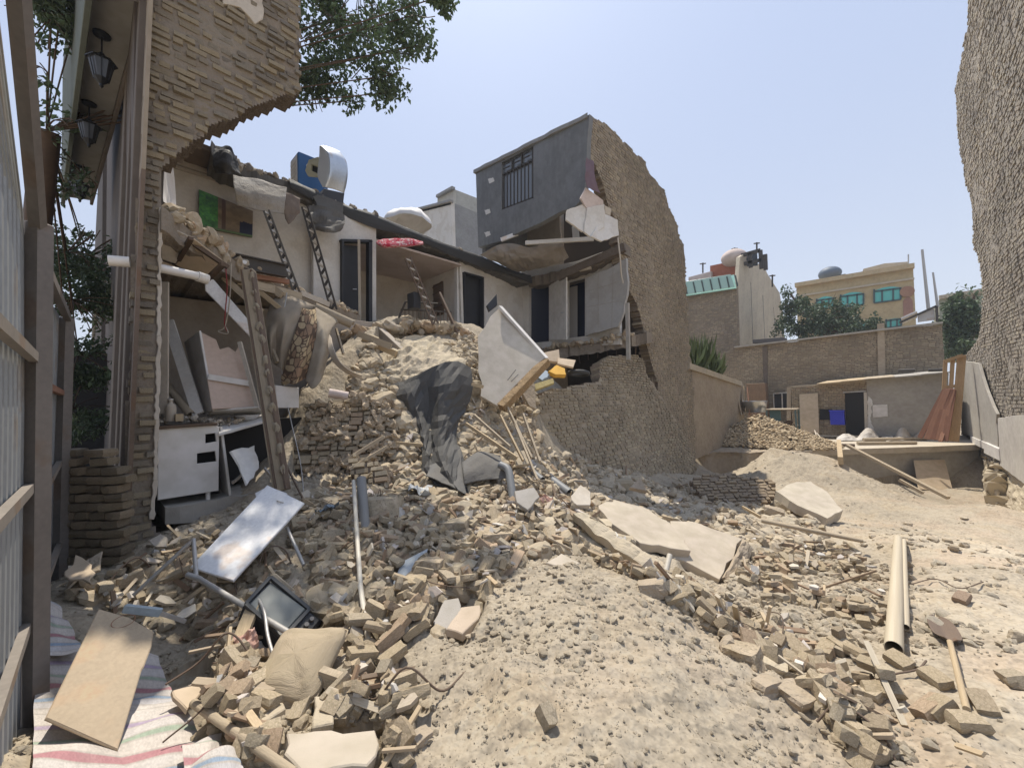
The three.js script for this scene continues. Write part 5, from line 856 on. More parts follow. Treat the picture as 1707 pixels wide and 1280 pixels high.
// ───────────────────────── what hangs and lies in the ruin ─────────────────────────
{
  // ceiling boards torn down under the upper floor, left
  const cb = thing('hanging_ceiling', 'tan ceiling boards with dark battens hanging under the broken upper floor', 'ceiling', P(320, 420, 5.2));
  part(cb, 'ceiling_board', plate(QP([[270, 372, 4.55], [318, 396, 4.9], [292, 440, 5.2], [268, 432, 4.9]]), 0.02), M.plasterTan);
  part(cb, 'ceiling_board', plate(QP([[322, 398, 4.9], [372, 436, 5.4], [344, 466, 5.6], [292, 442, 5.2]]), 0.02), M.chip);
  part(cb, 'ceiling_board', plate(QP([[270, 436, 4.9], [292, 444, 5.2], [286, 452, 5.2], [270, 448, 5.0]]), 0.02), M.chip);
  for (const [a, b, c, d] of [[268, 370, 380, 446], [318, 397, 290, 444], [272, 384, 296, 424], [372, 440, 342, 468]]) part(cb, 'batten', bar(P(a, b, 4.75), P(c, d, 5.3), 0.05, 0.05), M.woodDark);
  // steel beam under the slab edge
  const ib = thing('steel_beam', 'dark steel beam still under the edge of the upper floor', 'beam', P(430, 445, 6.3));
  const i0 = P(376, 432, 5.9), i1 = P(476, 452, 6.7), up = V(0, 1, 0);
  part(ib, 'web', bar(i0, i1, 0.18, 0.02, up), M.steelDark);
  for (const s of [-1, 1]) part(ib, 'flange', bar(i0.clone().addScaledVector(up, s * 0.10), i1.clone().addScaledVector(up, s * 0.10), 0.02, 0.12, up), M.steelDark);
  const bolt = new THREE.CylinderGeometry(0.03, 0.03, 0.03, 12); bolt.rotateZ(Math.PI / 2); const bp = P(406, 438, 6.0); bolt.translate(bp.x + 0.03, bp.y, bp.z); part(ib, 'bolt', bolt, M.whiteBoard);
  solo('timber_joist', 'orange brown timber under the dark steel beam', 'timber', bar(P(362, 452, 5.9), P(480, 470, 6.8), 0.07, 0.09), M.woodRed);
  solo('timber_joist', 'pale dusty joist lying below the orange timber', 'timber', bar(P(392, 468, 6.1), P(500, 495, 7.0), 0.13, 0.12), M.woodDusty);
  // latticed columns: two flats with battens and plaster between
  const lattice = (name, label, a, b, w, n, m, m2) => {
    const t = thing(name, label, 'steel column', b), d = b.clone().sub(a), side = V(0, 0, 1).addScaledVector(V(-0.7, 0, 0), 1).normalize(); side.addScaledVector(d.clone().normalize(), -side.dot(d.clone().normalize())).normalize();
    for (const s of [-1, 1]) part(t, 'steel_flat', bar(a.clone().addScaledVector(side, s * w / 2), b.clone().addScaledVector(side, s * w / 2), 0.035, 0.06, side), m);
    for (let k = 0; k < n; k++) { const u = (k + 0.5) / n, c = a.clone().lerp(b, u), e = (k % 2 ? 1 : -1) * 0.4 * d.length() / n; const dn = d.clone().normalize(); part(t, k % 2 ? 'batten' : 'plaster_plug', bar(c.clone().addScaledVector(side, -w * 0.42).addScaledVector(dn, -e), c.clone().addScaledVector(side, w * 0.42).addScaledVector(dn, e), 0.04, 0.035, dn), k % 2 ? m : m2); }
    return t;
  };
  lattice('latticed_column', 'riveted steel column leaning at the left in the upper room', P(444, 352, 7.7), P(496, 492, 7.0), 0.09, 17, M.steelDark, M.plaster);
  lattice('latticed_column', 'riveted steel column leaning just left of the white door wall', P(508, 345, 8.3), P(556, 516, 7.9), 0.11, 18, M.steelDark, M.plasterTan);
  lattice('latticed_column', 'bent steel lattice leaning in the recess behind the rubble', P(680, 430, 9.6), P(726, 540, 9.2), 0.13, 14, M.steelRust, M.plasterTan);
  // the long plank-like column in front of the kitchen
  const lc = thing('leaning_column', 'long mortar-crusted steel column leaning in front of the kitchen', 'steel column', P(472, 815, 5.0));
  part(lc, 'column', bar(P(413, 452, 5.7), P(470, 818, 4.95), 0.17, 0.1, V(-0.7, 0, 0.7)), M.woodDusty);
  part(lc, 'steel_edge', bar(P(421, 452, 5.68), P(479, 815, 4.93), 0.025, 0.11, V(-0.7, 0, 0.7)), M.steelRust);
  part(lc, 'steel_edge', bar(P(405, 452, 5.68), P(462, 815, 4.93), 0.02, 0.11, V(-0.7, 0, 0.7)), M.steelRust);
  for (let k = 0; k < 12; k++) { const u = 0.02 + k * 0.08 + rnd() * 0.03, p = P(417, 452, 5.66).lerp(P(475, 815, 4.9), u), g = lumps3[k % 5].clone(); g.scale(0.09, 0.13, 0.07); g.translate(p.x, p.y, p.z); part(lc, 'mortar_lump', g, M.mudPale); }
  solo('white_board', 'narrow white board slanting down in the kitchen', 'board', plate(QP([[341, 462, 5.5], [356, 466, 5.6], [424, 545, 5.9], [421, 566, 5.9], [408, 552, 5.8], [342, 484, 5.5]]), 0.03), M.whiteBoard);
  // kitchen
  const kc = thing('base_cabinet', 'white kitchen base cabinet front with two dark cut-outs', 'cabinet', onX(310, 830, -6.15));
  const kx = -6.15;
  part(kc, 'front_panel', plate(X_(kx, [[262, 714], [357, 708], [365, 712], [364, 818], [262, 834]]), 0.03, { holes: [X_(kx, [[342, 724], [358, 722], [360, 736], [342, 739]]), X_(kx, [[328, 756], [358, 752], [360, 769], [328, 773]])] }), M.panelWhite);
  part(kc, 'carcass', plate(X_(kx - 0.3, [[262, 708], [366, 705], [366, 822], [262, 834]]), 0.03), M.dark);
  part(kc, 'side_panel', plate([onX(366, 712, kx), onX(381, 826, kx + 0.02), onX(381, 826, kx + 0.02).add(V(-0.5, 0, 0)), onX(366, 712, kx).add(V(-0.5, 0, 0))], 0.03), M.plaster);
  part(kc, 'foot', rod(onX(346, 820, kx - 0.05), onX(346, 836, kx - 0.05), 0.025), M.panelWhite);
  const ct = solo('countertop', 'broken brown worktop lying on the white base cabinet', 'worktop', plate([onX(262, 711, kx + 0.04), onX(362, 704, kx + 0.04), onX(362, 704, kx + 0.04).add(V(-0.55, 0, 0)), onX(262, 711, kx + 0.04).add(V(-0.55, 0, 0))], 0.035, { up: true }), M.woodDark);
  solo('shelf_board', 'dusty broken shelf reaching from the base cabinet to the leaning column', 'board', plate(QP([[364, 722, 5.0], [444, 700, 5.5], [440, 690, 6.1], [360, 702, 5.5]]), 0.04, { up: true, jag: 0.03 }), M.plaster);
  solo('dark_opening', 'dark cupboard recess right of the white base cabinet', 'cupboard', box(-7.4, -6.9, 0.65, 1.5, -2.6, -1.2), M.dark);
  const jug = (px, py, d, h, r, label, m) => { const p = P(px, py, d), g = new THREE.LatheGeometry([[0, 0], [r, 0], [r, h * 0.62], [r * 0.85, h * 0.72], [r * 0.38, h * 0.8], [r * 0.36, h * 0.9], [r * 0.48, h * 0.9], [r * 0.48, h], [0, h]].map((k) => new THREE.Vector2(...k)), 18); g.translate(p.x, p.y, p.z); return solo('plastic_bottle', label, 'bottle', g, m); };
  jug(284, 702, 4.9, 0.28, 0.055, 'tall dusty plastic bottle standing on the worktop', M.plasterTan);
  jug(275, 702, 5.0, 0.20, 0.04, 'shorter bottle behind the tall one on the worktop', M.plasterWarm);
  solo('wood_block', 'small pale block beside the bottles on the worktop', 'block', ((p) => box(p.x - 0.03, p.x + 0.03, p.y, p.y + 0.09, p.z - 0.04, p.z + 0.04))(P(298, 702, 4.9)), M.woodPale);
  const bw = new THREE.LatheGeometry([[0, 0], [0.09, 0], [0.16, 0.07], [0.15, 0.07], [0.085, 0.012], [0, 0.012]].map((k) => new THREE.Vector2(...k)), 22), bq = P(412, 700, 5.6); bw.translate(bq.x, bq.y, bq.z);
  solo('white_bowl', 'white bowl under the fallen wall cabinet', 'bowl', bw, M.whiteBoard);
  // fallen wall cabinet
  const wc = thing('wall_cabinet', 'fallen kitchen wall cabinet with a broken top showing its pinkish back', 'cabinet', P(380, 690, 5.5));
  const A = [331, 551, 5.35], B = [354, 686, 5.15];
  part(wc, 'side_panel', plate(QP([[306, 570, 5.8], [331, 551, 5.35], [354, 684, 5.12], [336, 692, 5.6]]), 0.025), M.panelWhite);
  part(wc, 'back_panel', plate(QP([[332, 552, 5.37], [360, 566, 5.5], [366, 582, 5.52], [380, 578, 5.55], [392, 586, 5.6], [400, 572, 5.65], [414, 630, 5.62], [428, 678, 5.5], [353, 682, 5.14]]), 0.02, { jag: 0.0 }), mat(0.55, 0.42, 0.335, { map: dusty, rough: 0.85 }));
  part(wc, 'rail', bar(P(346, 628, 5.22), P(420, 640, 5.55), 0.075, 0.035), M.panelWhite);
  part(wc, 'rail', bar(P(399, 570, 5.62), P(429, 680, 5.46), 0.05, 0.03, V(-0.7, 0, 0.7)), M.plasterTan);
  part(wc, 'bottom_panel', plate(QP([[354, 686, 5.12], [430, 680, 5.48], [440, 690, 5.7], [345, 694, 5.6]]), 0.025), M.plaster);
  solo('plank', 'pale plank leaning against the left side of the fallen wall cabinet', 'board', bar(P(280, 535, 5.6), P(330, 690, 5.25), 0.13, 0.03, V(-0.6, 0, 0.8)), M.plaster);
  solo('plank', 'thin upright plank at the left edge of the kitchen', 'board', bar(P(273, 470, 4.95), P(272, 690, 4.9), 0.1, 0.025, V(-0.6, 0, 0.8)), M.plasterTan);
  solo('tube', 'brown cardboard tube lying behind the leaning plank', 'tube', hollow(P(277, 642, 5.5), P(318, 692, 5.2), 0.05, 0.006), M.woodDusty);
  solo('drawer_front', 'white drawer front under the hanging carpet', 'drawer', plate(QP([[458, 642, 5.9], [498, 646, 6.1], [498, 680, 6.1], [462, 680, 5.9]]), 0.03), M.panelWhite);
  solo('drawer_front', 'dusty white panel between the column and the wall cabinet', 'drawer', plate(QP([[432, 632, 5.75], [456, 640, 5.9], [460, 680, 5.85], [436, 680, 5.7]]), 0.03), M.plaster);
  solo('cracked_tile_panel', 'broken white wall tiling leaning under the shelf', 'tile panel', plate(QP([[384, 752, 4.9], [424, 742, 5.2], [432, 780, 5.1], [412, 808, 4.7]]), 0.03, { jag: 0.05, step: 0.1, rough: 0.02 }), M.plaster);
  const pict = (x, y) => { if (y < 0.08) return [0.10, 0.16, 0.05]; const g = N(x, y, 8, 4, 61), h = N(x, y, 30, 2, 62); if (x < 0.33) return [0.02 + 0.14 * g * h, 0.07 + 0.34 * g * h * 1.6, 0.015 + 0.05 * g]; if (x > 0.40 && x < 0.47) return [0.09, 0.05, 0.03]; if (x > 0.74 && y < 0.45 + 0.1 * h) return [0.012, 0.014, 0.04]; return [0.20 + 0.16 * (g - 0.5), 0.145 + 0.13 * (g - 0.5), 0.085 + 0.08 * (g - 0.5)]; };
  { const n = 256, d = new Uint8Array(n * n * 4); for (let j = 0; j < n; j++) for (let i = 0; i < n; i++) { const c = pict(i / n, j / n), o = (j * n + i) * 4; for (let k = 0; k < 3; k++) d[o + k] = Math.round(255 * Math.pow(clamp(c[k], 0, 1), 1 / 2.2)); d[o + 3] = 255; }
    const t = new THREE.DataTexture(d, n, n, THREE.RGBAFormat); t.colorSpace = THREE.SRGBColorSpace; t.magFilter = THREE.LinearFilter; t.needsUpdate = true;
    const q = X_(-9.9, [[331, 316], [421, 352], [420, 396], [331, 378]]), g = new THREE.BufferGeometry(); g.setAttribute('position', new THREE.Float32BufferAttribute([q[3], q[2], q[1], q[3], q[1], q[0]].flatMap((p) => [p.x + 0.012, p.y, p.z]), 3)); g.setAttribute('uv', new THREE.Float32BufferAttribute([0, 0, 1, 0, 1, 1, 0, 0, 1, 1, 0, 1], 2)); g.computeVertexNormals();
    const pic = thing('landscape_picture', 'large picture of green and brown countryside on the upper room wall', 'picture', q[3]); part(pic, 'print', g, new THREE.MeshStandardMaterial({ map: t, roughness: 0.4 })); part(pic, 'backing', plate(q, 0.03), M.woodDark); }
  // curtain
  solo('curtain', 'white curtain hanging at the left of the upper room', 'curtain', sheet([PP([[272, 262, 5.6], [278, 258, 5.7], [287, 262, 5.8]]), PP([[271, 300, 5.5], [280, 300, 5.7], [292, 302, 5.8]]), PP([[272, 336, 5.4], [282, 342, 5.6], [296, 354, 5.8]])], 20, 14, { amp: 0.05, freq: 8, sy: 0.1 }), mat(0.72, 0.69, 0.66, { rough: 0.95, side: THREE.DoubleSide }));
  // wires
  const red = mat(0.30, 0.03, 0.03, { rough: 0.6 });
  solo('red_wire', 'thin red wire hanging in front of the kitchen', 'wire', wire([P(376, 448, 5.6), P(378, 480, 5.6), P(375, 520, 5.6), P(374, 542, 5.6), P(378, 552, 5.6)], 0.007), red);
  solo('pale_wire', 'tangled pale wire beside the hanging red wire', 'wire', wire([P(385, 440, 5.6), P(383, 490, 5.6), P(378, 530, 5.6), P(372, 548, 5.6), P(362, 552, 5.6), P(380, 556, 5.6), P(376, 545, 5.6)], 0.007), M.plasterTan);
  solo('pale_wire', 'long thin cable hanging down over the carpet', 'wire', wire([P(478, 488, 6.5), P(470, 540, 6.3), P(468, 600, 6.2), P(480, 680, 6.0), P(500, 770, 5.6), P(508, 850, 4.9)], 0.008), M.steelPale);
  // carpet thrown over the floor edge: plain back and a strip of its patterned face
  const cp = (rows) => rows.map((r) => PP(r));
  const carpetTex = (() => { const n = 256, d = new Uint8Array(n * n * 4), pt = []; const q = rng(5); for (let i = 0; i < 60; i++) pt.push([q(), q(), q()]); for (let j = 0; j < n; j++) for (let i = 0; i < n; i++) { let a = 9, b = 9, id = 0; for (const p of pt) { let dx = Math.abs(p[0] - i / n), dy = Math.abs(p[1] - j / n); dx = Math.min(dx, 1 - dx); dy = Math.min(dy, 1 - dy); const e = Math.hypot(dx * 1.3, dy); if (e < a) { b = a; a = e; id = p[2]; } else if (e < b) b = e; } const line = b - a < 0.022, o = (j * n + i) * 4, w = 0.85 + 0.3 * fbm(i / 6, j / 6, 1, 2); const c = line ? [0.10, 0.06, 0.035] : id > 0.75 ? [0.27, 0.17, 0.10] : id > 0.2 ? [0.40, 0.30, 0.175] : [0.33, 0.245, 0.145]; for (let k = 0; k < 3; k++) d[o + k] = Math.round(255 * Math.pow(clamp(c[k] * w, 0, 1), 1 / 2.2)); d[o + 3] = 255; } const t = new THREE.DataTexture(d, n, n, THREE.RGBAFormat); t.colorSpace = THREE.SRGBColorSpace; t.wrapS = t.wrapT = THREE.RepeatWrapping; t.magFilter = THREE.LinearFilter; t.minFilter = THREE.LinearMipmapLinearFilter; t.generateMipmaps = true; t.needsUpdate = true; return t; })();
  const cback = mat(0.33, 0.28, 0.215, { map: stain, bump: grain, bs: 0.003, rough: 1, side: THREE.DoubleSide });
  const cfront = new THREE.MeshStandardMaterial({ map: carpetTex, roughness: 1, side: THREE.DoubleSide });
  const ca = thing('hanging_carpet', 'beige carpet draped over the broken floor, a brown patterned strip of its face showing', 'carpet', P(500, 650, 6.2));
  part(ca, 'plain_back', sheet(cp([[[446, 516, 6.5], [456, 498, 6.6], [468, 492, 6.7], [480, 492, 6.75], [505, 500, 6.8], [526, 510, 7.0], [560, 522, 7.4]], [[442, 540, 6.3], [452, 530, 6.3], [464, 524, 6.25], [478, 520, 6.3], [496, 518, 6.45], [508, 522, 6.7], [514, 530, 7.0]], [[440, 570, 6.25], [450, 568, 6.1], [460, 566, 6.2], [470, 562, 6.1], [482, 558, 6.2], [492, 556, 6.3], [498, 556, 6.5]], [[442, 590, 6.3], [450, 600, 6.15], [457, 608, 6.15], [464, 612, 6.1], [470, 616, 6.1], [476, 618, 6.2], [480, 618, 6.3]]]), 44, 32, { w: 1, h: 1.2, amp: 0.035, freq: 3.5, thick: 0.012 }), cback);
  part(ca, 'patterned_face', sheet(cp([[[504, 512, 6.62], [516, 516, 6.66], [528, 514, 6.8]], [[492, 550, 6.25], [512, 556, 6.2], [528, 548, 6.4]], [[478, 596, 6.05], [500, 602, 5.95], [520, 590, 6.2]], [[468, 634, 6.0], [490, 640, 5.85], [510, 630, 6.1]]]), 20, 30, { w: 0.62, h: 1.9, amp: 0.04, freq: 4, thick: 0.012 }), cfront);
  part(ca, 'plain_back', sheet(cp([[[526, 512, 6.8], [545, 522, 7.0], [562, 528, 7.2], [570, 534, 7.3]], [[528, 548, 6.4], [540, 552, 6.4], [550, 556, 6.6], [552, 548, 6.9]], [[518, 592, 6.2], [536, 592, 6.15], [548, 580, 6.4], [552, 570, 6.8]], [[508, 632, 6.1], [520, 648, 6.0], [536, 632, 6.1], [546, 600, 6.5]]]), 24, 30, { w: 0.6, h: 1.2, amp: 0.035, freq: 4, thick: 0.012 }), cback);
  part(ca, 'curled_edge', sheet(cp([[[548, 556, 6.6], [552, 562, 6.5]], [[546, 580, 6.3], [556, 582, 6.2]], [[556, 604, 6.2], [566, 604, 6.1]], [[576, 622, 6.2], [586, 620, 6.15]], [[600, 632, 6.3], [604, 626, 6.3]]]), 8, 40, { amp: 0.015, thick: 0.012 }), mat(0.50, 0.43, 0.34, { map: stain, rough: 1 }));
  solo('roller', 'dusty rolled end of the carpet over the floor edge', 'roll', [hollow(P(524, 512, 7.0), P(586, 540, 7.3), 0.085, 0.012), hollow(P(526, 512, 7.0), P(590, 538, 7.35), 0.05, 0.01)], cback);
  // big mud roof slab on the rubble crest, with the bitumen hanging from it
  const ms = thing('mud_roof_slab', 'cracked slab of pale mud roofing lying on the crest of the rubble', 'roof slab', P(700, 610, 7.6));
  const top = cp([[[634, 590, 8.3], [660, 566, 8.6], [700, 560, 8.9], [740, 566, 9.0], [772, 580, 8.9]], [[628, 606, 7.9], [664, 588, 8.0], [704, 580, 8.2], [744, 584, 8.3], [778, 596, 8.3]], [[634, 622, 7.6], [664, 612, 7.5], [700, 612, 7.4], [736, 606, 7.5], [776, 606, 7.8]], [[640, 642, 7.4], [668, 648, 7.2], [700, 636, 7.15], [736, 618, 7.25], [774, 618, 7.55]], [[648, 672, 7.3], [670, 686, 7.1], [696, 664, 7.1], [736, 640, 7.2], [772, 630, 7.5]]]);
  part(ms, 'mud_crust', flat(sheet(top, 40, 32, { w: 2, h: 2, amp: 0.22, freq: 4.2, thick: 0.14 })), M.mudPale);
  const tt = thing('bitumen_sheet', 'black bitumen sheet hanging from the mud slab down the rubble', 'sheet', P(740, 800, 5.8));
  const black = mat(0.05, 0.05, 0.05, { map: dusty, bump: lumps, bs: 0.005, rough: 0.55 });
  const soft = (rows) => rows.map((r) => { const m = r.reduce((s, p) => s + p[2], 0) / r.length; return r.map((p, i) => [p[0] + (i % 2 ? 2 : -2), p[1], m + (p[2] - m) * 0.5 + (i / (r.length - 1) - 0.5) * 0.1]); });
  const crease = (rows, nu, nv, amp, seed) => { const g = sheet(cp(rows), nu, nv, {}), p = g.attributes.position, n = g.attributes.normal, q = rng(seed); for (let i = 0; i < p.count; i++) { const k = (q() - 0.5) * amp, e = (q() - 0.5) * amp * 0.5; p.setXYZ(i, p.getX(i) + n.getX(i) * k + e, p.getY(i) + n.getY(i) * k + e * 0.5, p.getZ(i) + n.getZ(i) * k - e); } const h = flat(g); h.computeVertexNormals(); return h; };
  const blackM = mat(0.085, 0.082, 0.077, { map: dusty, bump: lumps, bs: 0.006, rough: 0.82, side: THREE.DoubleSide });
  part(tt, 'bitumen', crease([
    [[654, 640, 7.25], [680, 632, 7.12], [704, 620, 7.02], [736, 606, 7.12], [766, 602, 7.35], [786, 612, 7.5]],
    [[660, 660, 7.0], [684, 652, 6.82], [708, 646, 6.98], [736, 640, 6.84], [766, 636, 7.0], [788, 644, 7.28]],
    [[676, 688, 6.85], [692, 682, 6.7], [712, 680, 6.86], [734, 676, 6.66], [758, 674, 6.82], [780, 676, 7.1]],
    [[694, 716, 6.65], [702, 712, 6.5], [716, 710, 6.62], [734, 708, 6.44], [752, 704, 6.6], [768, 698, 6.85]],
    [[700, 738, 6.4], [708, 736, 6.26], [718, 740, 6.36], [732, 738, 6.2], [746, 734, 6.34], [760, 728, 6.55]],
    [[702, 764, 6.1], [712, 762, 5.96], [722, 764, 6.06], [736, 762, 5.92], [752, 756, 6.05], [768, 748, 6.25]],
    [[704, 788, 5.85], [716, 790, 5.7], [730, 790, 5.78], [744, 786, 5.66], [758, 782, 5.78], [774, 774, 5.95]],
    [[712, 800, 5.62], [728, 808, 5.54], [742, 814, 5.58], [756, 814, 5.46], [770, 820, 5.5], [782, 826, 5.48]]], 14, 20, 0.05, 12), blackM);
  part(tt, 'bitumen_dusty', sheet(cp([[[716, 776, 5.85], [744, 762, 6.1], [768, 748, 6.2]], [[712, 790, 5.65], [742, 786, 5.75], [770, 786, 5.75]], [[708, 790, 5.55], [742, 806, 5.5], [778, 824, 5.42]]]), 24, 20, { amp: 0.04, freq: 3, thick: 0.012 }), M.bitumenDusty, 'dusty lower fold');
  part(tt, 'bitumen_dusty', sheet(cp([[[770, 770, 5.9], [800, 752, 6.1], [834, 758, 6.1]], [[772, 786, 5.7], [806, 772, 5.8], [838, 772, 5.8]], [[774, 806, 5.55], [806, 800, 5.6], [848, 796, 5.6]]]), 24, 18, { amp: 0.05, freq: 3, thick: 0.012 }), M.bitumenDusty, 'dusty flap at right');
  solo('bent_pipe', 'bent grey plastic pipe under the right flap of the bitumen sheet', 'pipe', new THREE.TubeGeometry(new THREE.CatmullRomCurve3([P(834, 775, 5.7), P(846, 782, 5.6), P(852, 810, 5.4), P(858, 860, 5.1)]), 30, 0.055, 14, false), M.pvcGrey);
  // wall panel with a timber edge, leaning
  const lp = thing('leaning_wall_panel', 'large white plastered wall panel leaning on the rubble, timber along its lower edge', 'wall panel', P(835, 676, 7.215));
  part(lp, 'plaster_face', plate(QP([[834, 512, 8.177], [910, 597, 7.600], [830, 677, 7.023], [801, 660, 7.263], [796, 560, 7.888]]), 0.1, { jag: 0.02, step: 0.3 }), mat(0.62, 0.56, 0.47, { map: stain, bump: grain, bs: 0.002, rough: 0.85 }));
  part(lp, 'bright_edge', bar(P(833, 511, 8.158), P(911, 598, 7.561), 0.05, 0.1, V(0.6, 0.5, 0)), M.panelWhite);
  part(lp, 'timber_edge', bar(P(911, 602, 7.561), P(836, 680, 6.984), 0.16, 0.14, V(0.5, -0.6, 0.5)), mat(0.33, 0.225, 0.12, { map: brickFace, bump: lumps, bs: 0.02, rough: 0.9 }));
  part(lp, 'groove', bar(P(826, 532, 8.100), P(893, 606, 7.600), 0.018, 0.02), M.steelGrey);
  part(lp, 'groove', bar(P(846, 634, 7.263), P(860, 616, 7.330), 0.012, 0.02), M.steelGrey); part(lp, 'groove', bar(P(852, 636, 7.263), P(864, 624, 7.330), 0.012, 0.02), M.steelGrey);
  // clutter on the ledge at its right
  const cl = (name, label, cat, pts, th, m, o) => solo(name, label, cat, plate(QP(pts), th, o), m);
  cl('foam_piece', 'bright orange yellow foam piece on the rubble right of the leaning panel', 'foam', [[914, 618, 8.6], [928, 608, 8.8], [942, 614, 8.8], [944, 624, 8.6], [926, 624, 8.5]], 0.1, M.yellow, { up: true, jag: 0.05, step: 0.1 });
  cl('timber_offcut', 'short yellowish board below the orange foam', 'board', [[890, 640, 8.3], [922, 630, 8.5], [924, 638, 8.4], [892, 650, 8.2]], 0.06, mat(0.50, 0.42, 0.20, { map: wood, rough: 0.9 }));
  cl('grey_carton', 'flattened brown carton right of the leaning panel', 'carton', [[904, 588, 9.2], [932, 582, 9.4], [934, 604, 9.2], [908, 600, 9.0]], 0.08, M.chip);
  cl('grey_carton', 'brown carton lid lying above the orange foam', 'carton', [[930, 596, 9.2], [960, 600, 9.3], [956, 612, 9.0], [930, 606, 9.0]], 0.05, M.chip);
  cl('blue_bag', 'pale blue bag left of the orange foam', 'bag', [[896, 626, 8.5], [908, 616, 8.7], [918, 622, 8.6], [904, 634, 8.4]], 0.08, mat(0.30, 0.36, 0.42, { rough: 0.8 }), { jag: 0.06, step: 0.08 });
  cl('mud_board', 'grey broken board under the timber edge of the leaning panel', 'board', [[868, 650, 7.9], [892, 640, 8.2], [894, 682, 7.9], [882, 676, 7.7]], 0.05, M.mud, { jag: 0.04, step: 0.1 });
  solo('tyre', 'dark tyre-like ring on the ledge before the cellar void', 'ring', ((g) => { g.rotateX(Math.PI / 2.2); const p = P(965, 622, 9.3); g.translate(p.x, p.y, p.z); return g; })(new THREE.TorusGeometry(0.22, 0.05, 8, 22)), M.bitumen);
  // railing in the recess
  const rl = thing('stair_railing', 'bent dark stair railing standing in the white recess', 'railing', P(710, 560, 9.6));
  const ra = P(668, 516, 9.7), rb = P(752, 520, 10.2);
  part(rl, 'top_rail', bar(ra, rb, 0.035, 0.03), M.steelDark); part(rl, 'hand_rail', rod(P(658, 545, 9.5), P(676, 503, 9.6), 0.025), M.steelDark); part(rl, 'hand_rail', rod(P(676, 503, 9.6), P(730, 506, 9.9), 0.02), M.steelDark);
  for (let k = 0; k <= 13; k++) { const p = ra.clone().lerp(rb, k / 13); part(rl, 'railing_bar', rod(p, p.clone().add(V(0, -0.75, 0)), 0.011, 0.011, 6), M.steelRust); }
  part(rl, 'newel', bar(P(732, 488, 10), P(766, 562, 9.4), 0.07, 0.06), M.steelRust);
  solo('dark_box', 'small dark box hooked on the railing', 'box', ((p) => box(p.x - 0.14, p.x + 0.14, p.y - 0.22, p.y + 0.16, p.z - 0.1, p.z + 0.1))(P(690, 500, 9.5)), M.doorDark);
  solo('dark_lamp', 'dark wall fitting above the corner of the leaning panel', 'fitting', plate(QP([[812, 508, 10.6], [828, 490, 10.8], [829, 508, 10.7], [816, 518, 10.6]]), 0.12), M.doorDark);
  solo('pink_rug', 'rolled pink and red patterned rug hanging at the top of the recess', 'rug', sheet(cp([[[626, 402, 10.2], [640, 398, 10.2], [680, 397, 10.5], [705, 402, 10.8]], [[630, 408, 10.1], [642, 408, 10.05], [682, 408, 10.4], [706, 406, 10.7]], [[636, 412, 10.2], [644, 414, 10.15], [682, 412, 10.5], [706, 408, 10.8]]]), 26, 10, { w: 1.3, h: 0.5, amp: 0.04, freq: 5, thick: 0.02 }), (() => { const t = tex(128, 0.5, (x, y) => { const g = N(x, y, 6, 3, 71), h = N(x, y, 16, 2, 72); return g > 0.55 ? [0.45, 0.03, 0.06] : h > 0.55 ? [0.62, 0.50, 0.48] : [0.52, 0.12, 0.15]; }); return mat(1, 1, 1, { map: t, rough: 1 }); })());
  // cooler and duct on the roof
  const co = thing('evaporative_cooler', 'blue rooftop cooler with louvred pale side', 'cooler', P(500, 300, 10.4));
  const c0 = P(497, 300, 10.2), cw = 0.62, chh = 0.92, cy = c0.y - 0.16;
  const blue = mat(0.035, 0.13, 0.33, { rough: 0.5 });
  part(co, 'body', box(c0.x - cw * 0.9, c0.x, cy, cy + chh, c0.z - 0.75, c0.z, 0.02), blue);
  part(co, 'side_panel', box(c0.x - cw * 0.9 + 0.05, c0.x - 0.05, cy + 0.05, cy + chh - 0.07, c0.z + 0.002, c0.z + 0.02, 0.005), M.panelWhite);
  for (let k = 0; k < 6; k++) part(co, 'louvre', bar(V(c0.x - cw * 0.9 + 0.09, cy + 0.16 + k * 0.11, c0.z + 0.03), V(c0.x - 0.09, cy + 0.16 + k * 0.11, c0.z + 0.03), 0.05, 0.012), M.plaster);
  part(co, 'knob', rod(V(c0.x, cy + 0.62, c0.z - 0.25), V(c0.x + 0.04, cy + 0.62, c0.z - 0.25), 0.06, 0.06, 12), M.whiteBoard);
  part(co, 'flange', plate(QP([[514, 266, 10.05], [530, 261, 10.0], [536, 268, 9.95], [532, 294, 9.9], [512, 292, 9.95], [508, 284, 10.0]]), 0.06, { holes: [PP([[519, 274, 10.02], [531, 278, 9.96], [530, 290, 9.93], [518, 284, 9.98]])] }), mat(0.52, 0.50, 0.36, { map: stain, rough: 0.9 }));
  part(co, 'flange_mouth', plate(QP([[519, 273, 10.1], [532, 277, 10.05], [531, 291, 10.02], [518, 286, 10.06]]), 0.02), M.dark);
  const du = thing('metal_duct', 'curved galvanised metal duct elbow beside the blue cooler', 'duct', P(555, 345, 9.7));
  const arc = (pts, d0, dd) => pts.map(([x, y], i) => P(x, y, d0 + dd * i));
  const fr = arc([[534, 243], [546, 256], [549, 272], [548, 292], [541, 312]], 9.8, 0), bk = arc([[566, 253], [576, 268], [579, 286], [577, 306], [573, 322]], 10.2, 0);
  part(du, 'outer_skin', sheet([fr, fr.map((p, i) => p.clone().lerp(bk[i], 0.5).add(V(0.0, 0.02, 0))), bk], 30, 6, { thick: 0.015 }), M.galv);
  const bk2 = arc([[533, 244], [532, 262], [530, 280], [530, 296], [538, 312]], 9.82, 0);
  part(du, 'side_skin', sheet([bk2, bk2.map((p, i) => p.clone().lerp(fr[i], 0.5)), fr], 24, 5, { thick: 0.012 }), mat(0.66, 0.70, 0.74, { rough: 0.45, metal: 0.5 }));
